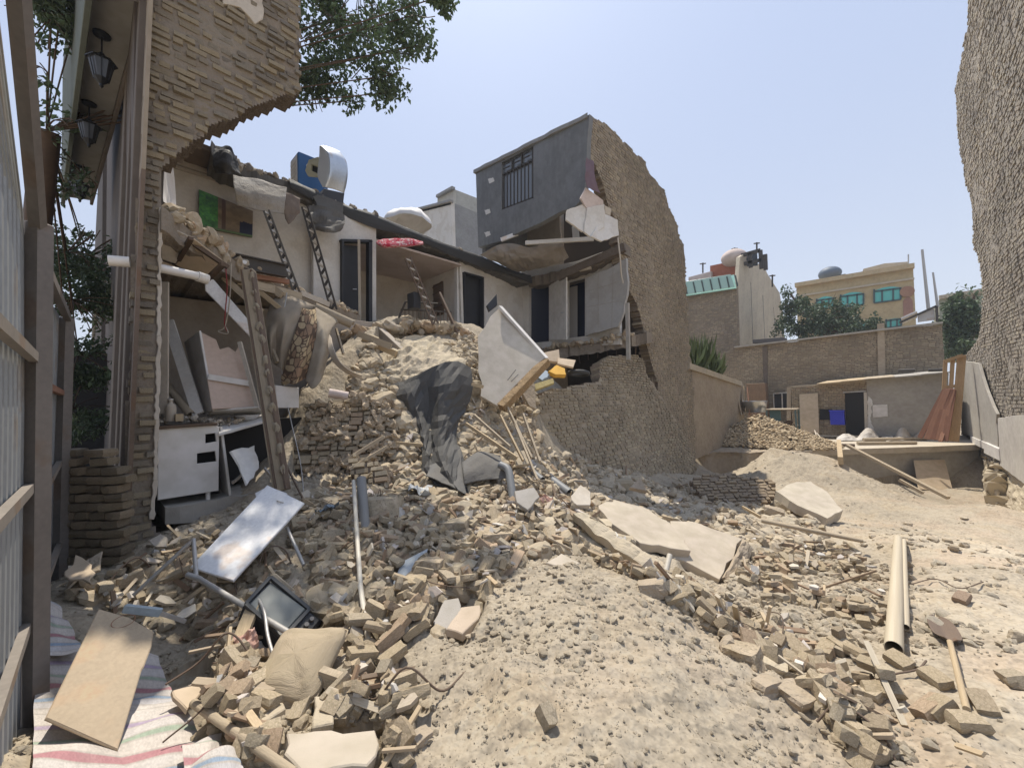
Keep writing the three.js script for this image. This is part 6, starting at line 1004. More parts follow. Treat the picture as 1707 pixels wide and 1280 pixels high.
  part(du, 'outlet', plate(QP([[540, 314, 9.78], [574, 322, 10.15], [572, 338, 10.15], [552, 340, 9.9], [536, 324, 9.8]]), 0.3), mat(0.06, 0.065, 0.08, { rough: 0.7 }));
  part(du, 'boot', plate(QP([[520, 320, 9.5], [572, 338, 9.8], [570, 362, 9.6], [530, 350, 9.3]]), 0.25, { jag: 0.05, step: 0.12, rough: 0.05 }), M.bitumenDusty);
}
// ───────────────────────── rubble ─────────────────────────
function zone(px) { return px.map((p) => hit(...p)).filter(Boolean).map((p) => new THREE.Vector2(p.x, p.z)); }
function onG(px, py, up = 0) { const p = hit(px, py); p.y = ground(p.x, p.z) + up; return p; }
const Z = {
  slope: zone([[505, 840], [565, 802], [640, 792], [720, 812], [850, 800], [905, 780], [960, 840], [1010, 880], [1090, 950], [1000, 925], [880, 935], [820, 990], [760, 1050], [690, 1090], [640, 1150], [560, 1130], [520, 1040], [530, 960], [485, 900]]),
  corner: zone([[380, 1010], [520, 1030], [560, 1130], [650, 1150], [690, 1200], [660, 1290], [400, 1290], [330, 1190], [380, 1120]]),
  edge: zone([[985, 915], [1090, 945], [1200, 1000], [1290, 1060], [1400, 1160], [1480, 1250], [1430, 1285], [1330, 1150], [1240, 1090], [1120, 1015], [1000, 950]]),
  ramp: zone([[1190, 930], [1290, 880], [1430, 920], [1490, 1000], [1440, 1090], [1560, 1230], [1660, 1285], [1450, 1285], [1330, 1120], [1230, 1030]]),
  crest: zone([[575, 650], [620, 575], [700, 548], [800, 570], [880, 650], [905, 760], [850, 805], [720, 815], [650, 800], [610, 720]]),
  foot: zone([[895, 745], [960, 765], [1040, 790], [1110, 815], [1200, 810], [1320, 850], [1380, 890], [1260, 930], [1100, 880], [960, 850]]),
  left: zone([[95, 1000], [230, 950], [300, 900], [420, 900], [480, 960], [430, 1040], [300, 1060], [200, 1050]]),
};
const inZ = (z, x, y) => inPoly(z, x, y);
const rq = rng(2024);
const pick = (a) => a[Math.floor(rq() * a.length)];
const loose = [];                                               // whole bricks, to be made one by one or together
function strew(zn, n, o = {}) {
  const z = Z[zn], x0 = Math.min(...z.map((p) => p.x)), x1 = Math.max(...z.map((p) => p.x)), z0 = Math.min(...z.map((p) => p.y)), z1 = Math.max(...z.map((p) => p.y));
  for (let k = 0, tries = 0; k < n && tries < n * 30; tries++) {
    const x = lerp(x0, x1, rq()), y = lerp(z0, z1, rq()); if (!inZ(z, x, y) || (lid(x, y) < groundBase(x, y) + 0.1 && rq() < 0.93)) continue; if (o.clump && fbm(x * 1.7 + 20, y * 1.7 + 20, 8, 2) < o.clump) continue;
    k++; const nn = normalAt(x, y), lay = rq() < (o.up ?? 0.35) ? 0.07 + 0.05 * rq() : 0.012 + 0.03 * rq();
    const q = new THREE.Quaternion().setFromUnitVectors(V(0, 1, 0), nn.lerp(V(0, 1, 0), 0.3).normalize());
    const t = o.tilt ?? 0.55; q.multiply(new THREE.Quaternion().setFromEuler(new THREE.Euler((rq() - 0.5) * 2 * t, rq() * 6.28, (rq() - 0.5) * 2 * t)));
    if (rq() < 0.22) q.multiply(new THREE.Quaternion().setFromAxisAngle(V(1, 0, 0), Math.PI / 2));
    const half = rq() < (o.half ?? 0.45), s = V(half ? 0.06 + 0.06 * rq() : 0.17 + 0.03 * rq(), 0.045 + 0.014 * rq(), 0.078 + 0.02 * rq());
    loose.push({ zn, p: V(x, ground(x, y) + lay, y), q, s, half, k: Math.floor(rq() * 6), c: Math.floor(rq() * BR.tan.length) });
  }
}
strew('slope', 2100); strew('corner', 460, { up: 0.3, clump: 0.4, half: 0.8 }); strew('edge', 600, { up: 0.3, half: 0.75 }); strew('ramp', 420, { up: 0.15, clump: 0.46, tilt: 0.3, half: 0.7 }); strew('crest', 1200, { up: 0.3 }); strew('foot', 1100, { up: 0.2, clump: 0.36 }); strew('left', 90, { up: 0.2 });
// bricks that can be told apart on the open ground of the ramp
const SOLE = [
  [1605, 1003, 20, 'dark brick lying alone in the bright dust of the ramp, nearest the plastic pipes'], [1553, 1186, 70, 'upright brick beside the end of the shovel handle'], [1566, 1190, 95, 'second upright brick beside the end of the shovel handle'], [1615, 1215, 10, 'long brick lying right of the end of the shovel handle'], [1560, 1135, 40, 'brick half buried left of the shovel handle'], [1690, 1140, 5, 'brick at the right edge of the picture, half in shade'],
  [1580, 902, 30, 'small brick far up the ramp, beyond the plastic pipes'], [1592, 918, 80, 'brick chip far up the ramp below the small brick'], [1640, 1180, 140, 'brick lying farthest right below the shovel blade'], [1440, 1040, 30, 'brick on the ramp just left of the plastic pipes'], [1330, 965, 50, 'reddish brick on the slope right of the half shaded slab'], [910, 1215, 45, 'square brick standing on its corner in the middle of the earth mound'], [1500, 1105, 15, 'rounded stone at the near end of the thick plastic pipe'],
];
for (const [px, py, a, label] of SOLE) { const p = onG(px, py, 0.02), n = normalAt(p.x, p.z); const g = wornBricks[px % 6].clone(); g.applyMatrix4(new THREE.Matrix4().compose(p, new THREE.Quaternion().setFromUnitVectors(V(0, 1, 0), n).multiply(new THREE.Quaternion().setFromEuler(new THREE.Euler(px === 910 ? 0.9 : 0.1, a, px === 910 ? 0.6 : 0.1))), V(px === 910 ? 0.11 : 0.14 + (px % 5) * 0.015, 0.06, 0.095))); solo('loose_brick', label, 'brick', g, px === 1605 ? mat(0.30, 0.22, 0.16, { map: brickFace, rough: 0.95 }) : brickMats.tan[px % 6]); }
{
  const LM = [[500, 1105, 'the pillow'], [470, 1020, 'the television'], [405, 890, 'the white table top'], [160, 1130, 'the chipboard panel'], [600, 870, 'the grey standing pipe'], [612, 1060, 'the long white stick'], [680, 950, 'the pale glass sheet'], [590, 1150, 'the dusty board across the near rubble'], [555, 1250, 'the concrete slab at the bottom edge'], [575, 1065, 'the open pipe end'], [750, 1030, 'the two leaning stone slabs'], [850, 945, 'the pointed wood splinter'], [745, 790, 'the foot of the bitumen sheet'], [850, 820, 'the bent grey pipe'], [1060, 880, 'the shaded plaster panel'], [1180, 915, 'the half shaded plaster panel'], [1040, 935, 'the cracked beam'], [1190, 1020, 'the toppled brickwork'], [1295, 1065, 'the small bright slab'], [1350, 1045, 'the broken pipe end'], [1495, 1000, 'the plastic pipes'], [1600, 1130, 'the shovel'], [615, 790, 'the block of pinkish bricks'], [400, 1240, 'the crumpled striped cloth'], [370, 1090, 'the flat leaning board'], [950, 935, 'the small flat slab']];
  const nearTo = (b) => { const a = proj(b.p); let best = LM[0], d = 1e9; for (const l of LM) { const e = Math.hypot(a.px - l[0], (a.py - l[1]) * 1.2); if (e < d) { d = e; best = l; } } const dx = a.px - best[0], dy = a.py - best[1]; const far = d < 45 ? 'close ' : d < 110 ? '' : 'some way '; const up = V(0, 1, 0).applyQuaternion(b.q).y; const pose = up > 0.93 ? 'lying flat' : Math.abs(up) < 0.4 ? 'standing on edge' : 'lying tilted'; const c = ['tan', 'pale tan', 'brown', 'palest', 'greyish', 'reddish'][b.c]; return `${c} loose brick ${pose}, ${far}${Math.abs(dx) > Math.abs(dy) * 1.3 ? (dx < 0 ? 'left of' : 'right of') : dy < 0 ? 'behind' : 'in front of'} ${best[2]}`; };
  const where = { slope: 'loose tan brick among many on the rubble slope below the black bitumen sheet', corner: 'loose tan brick in the near left rubble around the pillow', edge: 'loose tan brick along the rubble ridge above the earth mound', ramp: 'loose tan brick scattered on the ramp left of the plastic pipes', crest: 'loose brick high on the crest of the collapsed house', foot: 'loose brick at the foot of the fallen wall piece', left: 'loose brick in the shade at the foot of the brick pier' };
  loose.forEach((b) => { const a = proj(b.p); b.show = !b.half && a.px > -10 && a.px < 1717 && a.py > 0 && a.py < 1290 ? 1 / a.d : 0; });
  const one = new Set(loose.filter((b) => b.show > 0).sort((a, b) => b.show - a.show).slice(0, 290));
  const first = {};
  for (const b of one) {
    const m = shade(new THREE.Mesh(wornBricks[b.k], brickMats.tan[b.c])); m.name = numbered('loose_brick'); m.position.copy(b.p); m.quaternion.copy(b.q); m.scale.copy(b.s);
    tag(m, nearTo(b).replace('loose brick', 'brick').replace('some way ', ''), 'brick', 'loose bricks in the rubble'); scene.add(m);
  }
  const rest = loose.filter((b) => !one.has(b));
  for (let k = 0; k < 6; k++) { const l = rest.filter((b) => b.k === k).map((b) => ({ m: new THREE.Matrix4().compose(b.p, b.q, b.s), c: vary(BR.tan[b.c], 0.14, rq) })); if (l.length) { const im = swarm(numbered('brick_rubble'), wornBricks[k], brickWhite, l); tag(im, 'mass of smaller and broken bricks over the rubble of the house', 'rubble', 'brick rubble'); scene.add(im); } }
}
// lumps of mortar and earth, clods and gravel
{
  const clods = [[], [], [], [], []], put = (x, z, s, c, sink = 0.3, flat_ = 0.8) => { const m = new THREE.Matrix4().makeRotationFromEuler(new THREE.Euler((rq() - 0.5) * 1.2, rq() * 6.28, (rq() - 0.5) * 1.2)); m.scale(V(s * (0.8 + 0.5 * rq()), s * flat_ * (0.7 + 0.4 * rq()), s * (0.8 + 0.4 * rq()))); m.setPosition(x, ground(x, z) + s * (0.5 - sink) * flat_ * 0.6, z); clods[Math.floor(rq() * 5)].push({ m, c: vary(c, 0.14, rq) }); };
  const SC = [0.50, 0.43, 0.325], MC = [0.47, 0.395, 0.285];
  const over = (zn, n, a, b, c) => { const z = Z[zn], x0 = Math.min(...z.map((p) => p.x)), x1 = Math.max(...z.map((p) => p.x)), z0 = Math.min(...z.map((p) => p.y)), z1 = Math.max(...z.map((p) => p.y)); for (let k = 0, t = 0; k < n && t < n * 30; t++) { const x = lerp(x0, x1, rq()), y = lerp(z0, z1, rq()); if (!inZ(z, x, y)) continue; k++; put(x, y, a + (b - a) * Math.pow(rq(), 3), c); } };
  over('slope', 6500, 0.012, 0.12, MC); over('corner', 2600, 0.008, 0.09, MC); over('edge', 2600, 0.01, 0.10, MC); over('ramp', 2400, 0.008, 0.08, SC); over('crest', 3600, 0.03, 0.26, MC); over('foot', 4200, 0.03, 0.24, SC); over('left', 800, 0.02, 0.14, MC); over('slope', 150, 0.13, 0.30, MC); over('crest', 130, 0.14, 0.36, MC); over('edge', 40, 0.1, 0.2, MC); over('foot', 60, 0.14, 0.4, SC);
  // the earth mound: crumbs of every size
  const rubbly = (x, z) => inZ(Z.slope, x, z) || inZ(Z.edge, x, z) || inZ(Z.corner, x, z);
  for (let k = 0; k < 70000; k++) { const d = 0.9 + 5.2 * Math.pow(rq(), 1.5), a = (43.07 + (rq() * 2 - 1) * 56) * R, x = -Math.sin(a) * d, z = -Math.cos(a) * d; const cl = fbm(x * 2.2 + 30, z * 2.2 + 30, 4, 3); if (x > 0.2 && rq() < 0.8) continue; if (x > 3) continue; if (cl < 0.42 && rq() < 0.6) continue; put(x, z, (0.004 + 0.026 * Math.pow(rq(), 12) * (cl > 0.52 ? 1.8 : 1)) * (0.5 + 0.2 * d), SC, 0.4, 0.65); }
  for (let k = 0; k < 6000; k++) { const x = lerp(-5, 2.8, rq()), z = -4 - 17 * rq() * rq(); const cl = fbm(x * 0.9 + 30, z * 0.9 + 70, 4, 3); if (cl < 0.47) continue; put(x, z, 0.012 + 0.10 * Math.pow(rq(), 6), SC, 0.25); }
  const cm = mat(1, 1, 1, { map: stain, bump: grain, bs: 0.004, rough: 0.98 });
  clods.forEach((l, k) => { const im = swarm(numbered('earth_clods'), lumps3[k], cm, l); tag(im, 'clods, crumbs and gravel strewn over the earth and rubble', 'gravel', 'earth clods'); scene.add(im); });
}
// shards of plaster, splinters of wood and bent wire among the bricks; crumbs on the torn floor and roof edges
{
  const pl = [], sp = [], wi = [], shard = tri(flat(new THREE.CylinderGeometry(0.5, 0.5, 1, 5))), stickG = tri(chamferBox(1, 1, 1, 0.05));
  { const p = shard.attributes.position; for (let i = 0; i < p.count; i++) { const a = Math.round(Math.atan2(p.getZ(i), p.getX(i)) * 3); const k = 0.75 + 0.6 * hsh(a, 5); p.setX(i, p.getX(i) * k); p.setZ(i, p.getZ(i) * k * 0.75); } shard.computeVertexNormals(); }
  const scatter = (zn, n, f) => { const z = Z[zn], x0 = Math.min(...z.map((p) => p.x)), x1 = Math.max(...z.map((p) => p.x)), z0 = Math.min(...z.map((p) => p.y)), z1 = Math.max(...z.map((p) => p.y)); for (let k = 0, t = 0; k < n && t < n * 30; t++) { const x = lerp(x0, x1, rq()), y = lerp(z0, z1, rq()); if (!inZ(z, x, y) || lid(x, y) < groundBase(x, y) + 0.1) continue; k++; f(x, y); } };
  const tiltQ = (x, y, t) => new THREE.Quaternion().setFromUnitVectors(V(0, 1, 0), normalAt(x, y)).multiply(new THREE.Quaternion().setFromEuler(new THREE.Euler((rq() - 0.5) * 2 * t, rq() * 6.28, (rq() - 0.5) * 2 * t)));
  const PC = [[0.66, 0.62, 0.56], [0.58, 0.52, 0.44], [0.50, 0.48, 0.45], [0.60, 0.54, 0.44], [0.42, 0.36, 0.28], [0.55, 0.50, 0.46]], WC = [[0.52, 0.41, 0.27], [0.44, 0.36, 0.26], [0.30, 0.22, 0.15], [0.58, 0.50, 0.38], [0.25, 0.17, 0.11]];
  const putShard = (x, y) => { const s = 0.05 + 0.22 * rq() * rq(); const e = clamp(Math.hypot(x, y) / 4, 0.5, 1); pl.push({ m: new THREE.Matrix4().compose(V(x, ground(x, y) + 0.07 + 0.05 * rq(), y), tiltQ(x, y, 0.75), V(s * e, 0.012 + 0.02 * rq(), s * e)), c: vary(pick(PC), 0.12, rq) }); };
  const putStick = (x, y) => { const l = (0.15 + 0.7 * rq() * rq()) * clamp(Math.hypot(x, y) / 4, 0.5, 1); sp.push({ m: new THREE.Matrix4().compose(V(x, ground(x, y) + 0.09, y), tiltQ(x, y, 0.5), V(l, 0.01 + 0.016 * rq(), 0.015 + 0.03 * rq())), c: vary(pick(WC), 0.12, rq) }); };
  for (const [zn, a, b] of [['slope', 330, 120], ['corner', 90, 40], ['edge', 110, 40], ['crest', 260, 120], ['foot', 90, 30], ['left', 40, 26], ['ramp', 40, 20]]) { scatter(zn, a, putShard); scatter(zn, b, putStick); }
  tag(scene.add(swarm('plaster_shards', shard, mat(1, 1, 1, { map: stain, rough: 0.9 }), pl)).children.at(-1), 'thin broken plaster and tile shards scattered among the bricks', 'shards');
  tag(scene.add(swarm('wood_splinters', stickG, mat(1, 1, 1, { map: stain, rough: 0.9 }), sp)).children.at(-1), 'broken laths and wood splinters scattered among the bricks', 'splinters');
  const rw = []; for (const [zn, n] of [['slope', 16], ['crest', 14], ['corner', 5], ['edge', 5], ['left', 4]]) scatter(zn, n, (x, y) => { const L = 0.3 + 0.5 * rq(), a = rq() * 6.3, p = []; for (let i = 0; i < 5; i++) p.push(V(x + Math.cos(a + i * 0.3) * L * (i / 4 - 0.5), ground(x, y) + 0.05 + 0.2 * Math.sin(i * 0.9) * rq(), y + Math.sin(a + i * 0.3) * L * (i / 4 - 0.5))); rw.push(wire(p, 0.004 + 0.003 * rq(), 5)); });
  const wm = part(null, 'bent_wires', rw, M.steelRust); wm.userData.kind = 'stuff'; tag(wm, 'thin bent wires and rods sticking out of the rubble', 'wires'); scene.add(wm);
  const crumb = (name, label, pts, n, a, b, up, cols) => { const l = []; for (let k = 0; k < n; k++) { const i = Math.floor(rq() * (pts.length - 1)), p = pts[i].clone().lerp(pts[i + 1], rq()), s = a + (b - a) * Math.pow(rq(), 2.5); p.x -= rq() * up; p.y += s * 0.3 + (rq() < 0.15 ? -0.1 : 0) + rq() * 0.04; p.z += (rq() - 0.5) * 0.2; l.push({ m: new THREE.Matrix4().compose(p, new THREE.Quaternion().setFromEuler(new THREE.Euler(rq() * 6, rq() * 6, rq() * 6)), V(s * 1.3, s * 0.8, s)), c: vary(pick(cols), 0.15, rq) }); } const im = swarm(name, lumps3[2], mat(1, 1, 1, { map: stain, rough: 0.95 }), l); tag(im, label, 'debris'); scene.add(im); };
  const FC = [[0.47, 0.39, 0.28], [0.40, 0.32, 0.22], [0.55, 0.48, 0.38], [0.45, 0.33, 0.22]];
  crumb('floor_debris', 'lumps of brick and mud along the broken edge of the upper floor', [P(285, 352, 4.6), P(345, 402, 5.3), P(400, 441, 6.0), P(470, 474, 7.0), P(540, 505, 8.2), P(600, 525, 9.3)], 520, 0.03, 0.2, 0.8, FC);
  crumb('floor_debris', 'lumps along the broken floor edge before the back rooms', [P(880, 584, 14.8), P(930, 580, 14.0), P(1000, 571, 13.2), P(1060, 558, 12.5)], 160, 0.04, 0.2, 0.3, FC);
  crumb('roof_crumbs', 'crumbs and torn lumps along the sagging roof edge', [P(372, 262, 7.9), P(400, 276, 8.2), P(480, 302, 9.1), P(565, 342, 10.1), P(625, 362, 10.7), P(740, 409, 12.6), P(850, 452, 14.6)], 320, 0.03, 0.16, 0.3, [[0.26, 0.23, 0.2], [0.42, 0.38, 0.33], [0.5, 0.45, 0.38]]);
  crumb('worktop_debris', 'plaster crumbs lying on the kitchen worktop and shelf', [P(268, 706, 4.85), P(300, 704, 4.95), P(350, 704, 5.2), P(370, 712, 5.2), P(430, 698, 5.6)], 260, 0.012, 0.07, 0.4, [[0.55, 0.48, 0.38], [0.6, 0.54, 0.45], [0.42, 0.35, 0.26]]);
  crumb('crest_debris', 'large lumps of earth and brick around the cracked mud slab on the crest', [P(590, 560, 8.2), P(630, 560, 8.8), P(690, 548, 9.4), P(760, 556, 9.6), P(800, 580, 9.0), P(800, 640, 7.9)], 220, 0.06, 0.34, 0.5, FC);
  // more broken joists and boards in the torn rooms at left
  const J = [[[372, 462, 5.9], [436, 520, 6.1], 0.09, 'woodDusty', 'broken joist end hanging left of the carpet, upper one'], [[432, 486, 6.4], [474, 520, 6.4], 0.07, 'woodPale', 'short pale board under the floor edge, above the carpet'], [[446, 474, 6.6], [470, 492, 6.6], 0.12, 'woodDusty', 'blunt joist end above the carpet'], [[500, 488, 7.3], [548, 508, 7.8], 0.10, 'plasterTan', 'pale joist on the floor edge before the door wall'], [[436, 540, 6.3], [462, 604, 6.1], 0.06, 'woodDusty', 'board hanging behind the leaning column'], [[430, 560, 6.3], [440, 640, 6.0], 0.05, 'woodPale', 'thin lath upright behind the leaning column'], [[556, 600, 7.0], [612, 640, 7.1], 0.08, 'woodDusty', 'dusty board under the curled carpet edge'], [[604, 566, 8.0], [660, 590, 7.9], 0.12, 'woodPale', 'plank end pointing out of the crest beside the mud slab'], [[440, 780, 5.1], [498, 852, 4.8], 0.03, 'steelPale', 'thin rod leaning right of the foot of the leaning column'], [[474, 770, 5.2], [512, 846, 4.8], 0.025, 'steelRust', 'rusty rod beside the thin leaning rod'], [[386, 806, 4.9], [430, 768, 5.2], 0.03, 'steelPale', 'thin rod under the shelf by the broken tiling'], [[470, 640, 6.1], [520, 612, 6.6], 0.07, 'woodDusty', 'board end under the lower carpet edge']];
  for (const [a, b, w, m, l] of J) solo('broken_joist', l, 'timber', bar(P(...a), P(...b), w, w * 0.6, V(0, 1, 0)), M[m]);
  // foam, cloth and plastic bits
  const bit = (px, py, s, m, label, cat) => { const p = onG(px, py, 0.1), g = new THREE.PlaneGeometry(1, 1, 9, 9), q = g.attributes.position; for (let i = 0; i < q.count; i++) q.setZ(i, (fbm(q.getX(i) * 3 + px, q.getY(i) * 3 + 9, py, 3) - 0.5) * 1.1); g.rotateX(-1.2); g.rotateY(px); g.scale(s, s, s); g.translate(p.x, p.y + s * 0.2, p.z); solo('crumpled_scrap', label, cat, flat(g), m); };
  const ds = (r, g, b) => mat(r, g, b, { rough: 0.9, side: THREE.DoubleSide });
  bit(700, 830, 0.3, ds(0.5, 0.5, 0.48), 'crumpled pale plastic below the bitumen sheet', 'plastic'); bit(905, 850, 0.24, ds(0.42, 0.26, 0.2), 'pinkish rag right of the bent grey pipe', 'rag'); bit(545, 870, 0.22, ds(0.2, 0.24, 0.28), 'blue grey rag right of the white table top', 'rag'); bit(430, 1080, 0.16, ds(0.6, 0.57, 0.52), 'white plastic scrap left of the pillow', 'plastic'); bit(410, 1110, 0.12, ds(0.45, 0.28, 0.22), 'reddish scrap beside the flat leaning board', 'rag'); bit(860, 740, 0.34, ds(0.45, 0.4, 0.33), 'dusty cloth scrap among the laths below the leaning panel', 'rag'); bit(650, 690, 0.3, ds(0.3, 0.25, 0.2), 'brown rag on the collapsed brick mass beside the bitumen sheet', 'rag');
}
// bigger lumps: several bricks still held together, stones of mortar
{
  const L = [
    [640, 870, 0.42, 0.3, 'upright lump of mortared brick beside the grey pipe'], [760, 885, 0.34, 0.2, 'rounded brick lump in the middle of the slope'], [905, 880, 0.36, 0.12, 'flat topped lump above the splinter of wood'], [880, 845, 0.28, 0.14, 'grey lump left of the plaster panels'], [1000, 885, 0.3, 0.16, 'square lump at the left end of the long plaster panel'], [985, 905, 0.42, 0.13, 'row of bricks still mortared together on the slope'], [820, 905, 0.4, 0.14, 'long lump of brickwork above the earth mound'], [560, 905, 0.3, 0.18, 'lump right of the white table top'], [480, 1190, 0.34, 0.14, 'pale lump below the pillow'], [580, 1150, 0.26, 0.2, 'upright chunk right of the pillow'], [690, 1000, 0.26, 0.2, 'lump beside the long white stick'], [1040, 905, 0.3, 0.12, 'lump under the long plaster panel'], [720, 960, 0.3, 0.2, 'dark sided lump right of the pale glass sheet'], [1290, 870, 0.36, 0.3, 'grey rock under the pale slab on the back mound'], [1310, 855, 0.5, 0.35, 'largest rock holding up the pale slab on the back mound'], [1090, 1000, 0.28, 0.16, 'lump at the upper edge of the earth mound'], [1215, 1090, 0.22, 0.16, 'lump below the small white slab'], [1240, 1110, 0.34, 0.2, 'brick lump under the small white slab'], [1290, 1130, 0.24, 0.13, 'long lump on the ridge beyond the small white slab'], [1330, 1180, 0.3, 0.14, 'larger flat lump at the near end of the ridge'], [1280, 1160, 0.26, 0.12, 'flat lump on the near ridge, left one'], [640, 1240, 0.3, 0.28, 'upright lump at the right of the bottom slab'], [700, 1230, 0.22, 0.15, 'small lump right of the upright one at the bottom'], [1195, 840, 0.4, 0.25, 'dark lump near the shade edge below the tall wall'], [1040, 815, 0.5, 0.3, 'dusty lump against the fallen wall piece'], [960, 820, 0.4, 0.25, 'lump at the lower left corner of the fallen wall piece'],
  ];
  for (const [px, py, s0, h0, w] of L) { const e = clamp(dAt(onG(px, py)) / 4.2, 0.45, 1), s = s0 * e, h = h0 * e, p = onG(px, py, h * 0.28), g = (px % 2 ? lumps3[px % 5] : worn(px, 0.42, 3)).clone(); g.rotateX((hsh(px, 1) - 0.5) * 0.5); g.rotateZ((hsh(px, 4) - 0.5) * 0.5); g.scale(s, h, s * (0.6 + 0.4 * hsh(px, 2))); g.rotateY(hsh(px, 3) * 6.3); g.translate(p.x, p.y, p.z); solo('masonry_lump', w, 'masonry lump', flat(tri(g)), pick([M.mudPale, M.mud, brickMats.tan[px % 6], mat(0.44, 0.36, 0.26, { map: brickFace, bump: lumps, bs: 0.02, rough: 0.95 })])); }
}
// ───────────────────────── pieces of the house lying about ─────────────────────────
{
  const FW = 0.955, fw = (p) => [p[0], p[1], p[2] * FW];               // these lie on top of the loose bricks
  const slabOf = (name, label, cat, pts, th, m, o) => solo(name, label, cat, plate(QP(pts.map(fw)), th, o), m);
  // front left: table top, tubes, board, cloth
  const wt = thing('table_top', 'long white table top with bent metal legs lying on the rubble', 'table top', P(400, 900, 3.8));
  part(wt, 'top', plate(QP([[445, 808, 4.25], [507, 838, 4.15], [388, 968, 3.3], [316, 945, 3.4]]), 0.028), M.whiteBoard);
  part(wt, 'hole_ring', ((g) => { g.rotateX(1.1); const p = P(469, 838, 4.12); g.translate(p.x, p.y + 0.008, p.z); return g; })(new THREE.TorusGeometry(0.045, 0.006, 6, 20)), M.steelPale);
  solo('white_offcut', 'small white panel corner sticking up behind the table top', 'board', plate(QP([[424, 822, 4.4], [446, 810, 4.45], [478, 822, 4.45], [470, 836, 4.35], [432, 846, 4.3]]), 0.02), M.whiteBoard);
  for (const [a, b, r] of [[[222, 992, 3.2], [322, 899, 3.45], 0.016], [[322, 898, 3.45], [327, 966, 3.3], 0.016], [[327, 962, 3.28], [486, 1058, 2.6], 0.02], [[478, 880, 3.95], [506, 942, 3.6], 0.016], [[312, 958, 3.3], [334, 966, 3.25], 0.022]]) part(wt, 'tube_leg', rod(P(...a), P(...b), r, r, 10), M.steelPale);
  solo('bent_tube', 'thin bent metal tube standing left of the pillow', 'tube', new THREE.TubeGeometry(new THREE.CatmullRomCurve3([P(424, 988, 2.95), P(440, 1020, 2.75), P(446, 1060, 2.6), P(461, 1112, 2.45)]), 24, 0.011, 8, false), M.steelPale);
  solo('window_bar', 'pale blue metal bar behind the chipboard panel', 'bar', bar(P(206, 1014, 2.75), P(268, 1021, 2.8), 0.05, 0.03), mat(0.45, 0.52, 0.55, { map: scratch, rough: 0.5 }));
  solo('window_bar', 'narrow grey bar continuing from the pale blue one', 'bar', bar(P(266, 1022, 2.8), P(309, 1036, 2.9), 0.025, 0.025), M.steelPale);
  const cbd = thing('chipboard_panel', 'large stained chipboard panel standing on the striped cloth', 'board', P(160, 1200, 1.95));
  part(cbd, 'face', plate(QP([[164, 1014, 2.42], [214, 1028, 2.44], [256, 1052, 2.42], [252, 1078, 2.35], [240, 1110, 2.26], [236, 1116, 2.24], [196, 1250, 1.88], [74, 1197, 1.88]]), 0.02, { jag: 0 }), mat(0.45, 0.355, 0.245, { map: tex(512, 0.75, (x, y) => { const a = N(x, y, 3, 5, 81), b = N(x, y, 60, 2, 82), s = sstep(0.52, 0.7, N(x, y, 4, 4, 83)); const k = 0.9 + 0.3 * (a - 0.5) + 0.16 * (b - 0.5); return [k * (1 + 0.1 * s), k * (1 + 0.0 * s), k * (1 - 0.06 * s)]; }), bump: grain, bs: 0.001, rough: 0.85 }));
  part(cbd, 'drawn_ring', ((g) => { const p = P(205, 1036, 2.4), n = ray(205, 1036).negate(); g.scale(1, 0.62, 1); g.lookAt(n.lerp(V(0, 1, 0), 0.2)); g.translate(p.x, p.y, p.z); g.translate(n.x * 0.012, n.y * 0.012, n.z * 0.012); return g; })(new THREE.TorusGeometry(0.052, 0.002, 5, 30)), M.woodRed);
  // striped cloth
  const strip_ = (() => { const cols = [[0.58, 0.53, 0.48], [0.52, 0.50, 0.50], [0.24, 0.33, 0.44], [0.56, 0.52, 0.48], [0.40, 0.17, 0.19], [0.58, 0.52, 0.46], [0.30, 0.38, 0.28], [0.56, 0.52, 0.49], [0.38, 0.30, 0.42], [0.60, 0.55, 0.50]]; const ed = [0, .08, .17, .23, .33, .42, .54, .60, .74, .81, 1]; return tex(512, 0.56, (x, y) => { let i = 0; while (y > ed[i + 1]) i++; const e = Math.min(y - ed[i], ed[i + 1] - y), w = 0.85 + 0.3 * (N(x, y, 60, 2, 91) - 0.5) + 0.3 * (N(x, y, 4, 4, 92) - 0.5); const k = sstep(0, 0.016, e), c = cols[i], g = [0.44, 0.395, 0.35]; return [0, 1, 2].map((j) => lerp(g[j], lerp(c[j], g[j], 0.05 + 0.3 * N(x, y, 5, 3, 93)), k) * w); }); })();
  const clothM = mat(1, 1, 1, { map: strip_, rough: 0.95, side: THREE.DoubleSide });
  const cp = (rows) => rows.map((r) => PP(r));
  solo('striped_cloth', 'dusty striped cloth spread under the chipboard panel', 'cloth', sheet(cp([[[62, 1090, 2.3], [110, 1080, 2.45], [230, 1090, 2.62], [262, 1095, 2.65]], [[58, 1150, 2.1], [120, 1150, 2.26], [240, 1150, 2.36], [285, 1150, 2.36]], [[58, 1220, 1.9], [140, 1220, 1.97], [250, 1215, 2.06], [316, 1205, 2.14]], [[52, 1300, 1.62], [160, 1310, 1.62], [260, 1310, 1.7], [380, 1310, 1.76]]]), 70, 60, { w: 0.95, h: 1.15, amp: 0.06, freq: 3.2 }), clothM);
  solo('striped_cloth', 'fold of red striped cloth rising against the fence posts', 'cloth', sheet(cp([[[68, 985, 2.75], [84, 998, 2.75], [96, 1010, 2.75]], [[66, 1030, 2.55], [94, 1036, 2.55], [118, 1044, 2.6]], [[64, 1095, 2.3], [104, 1088, 2.35], [140, 1080, 2.45]]]), 30, 36, { w: 0.4, h: 0.7, amp: 0.06, freq: 4 }), clothM);
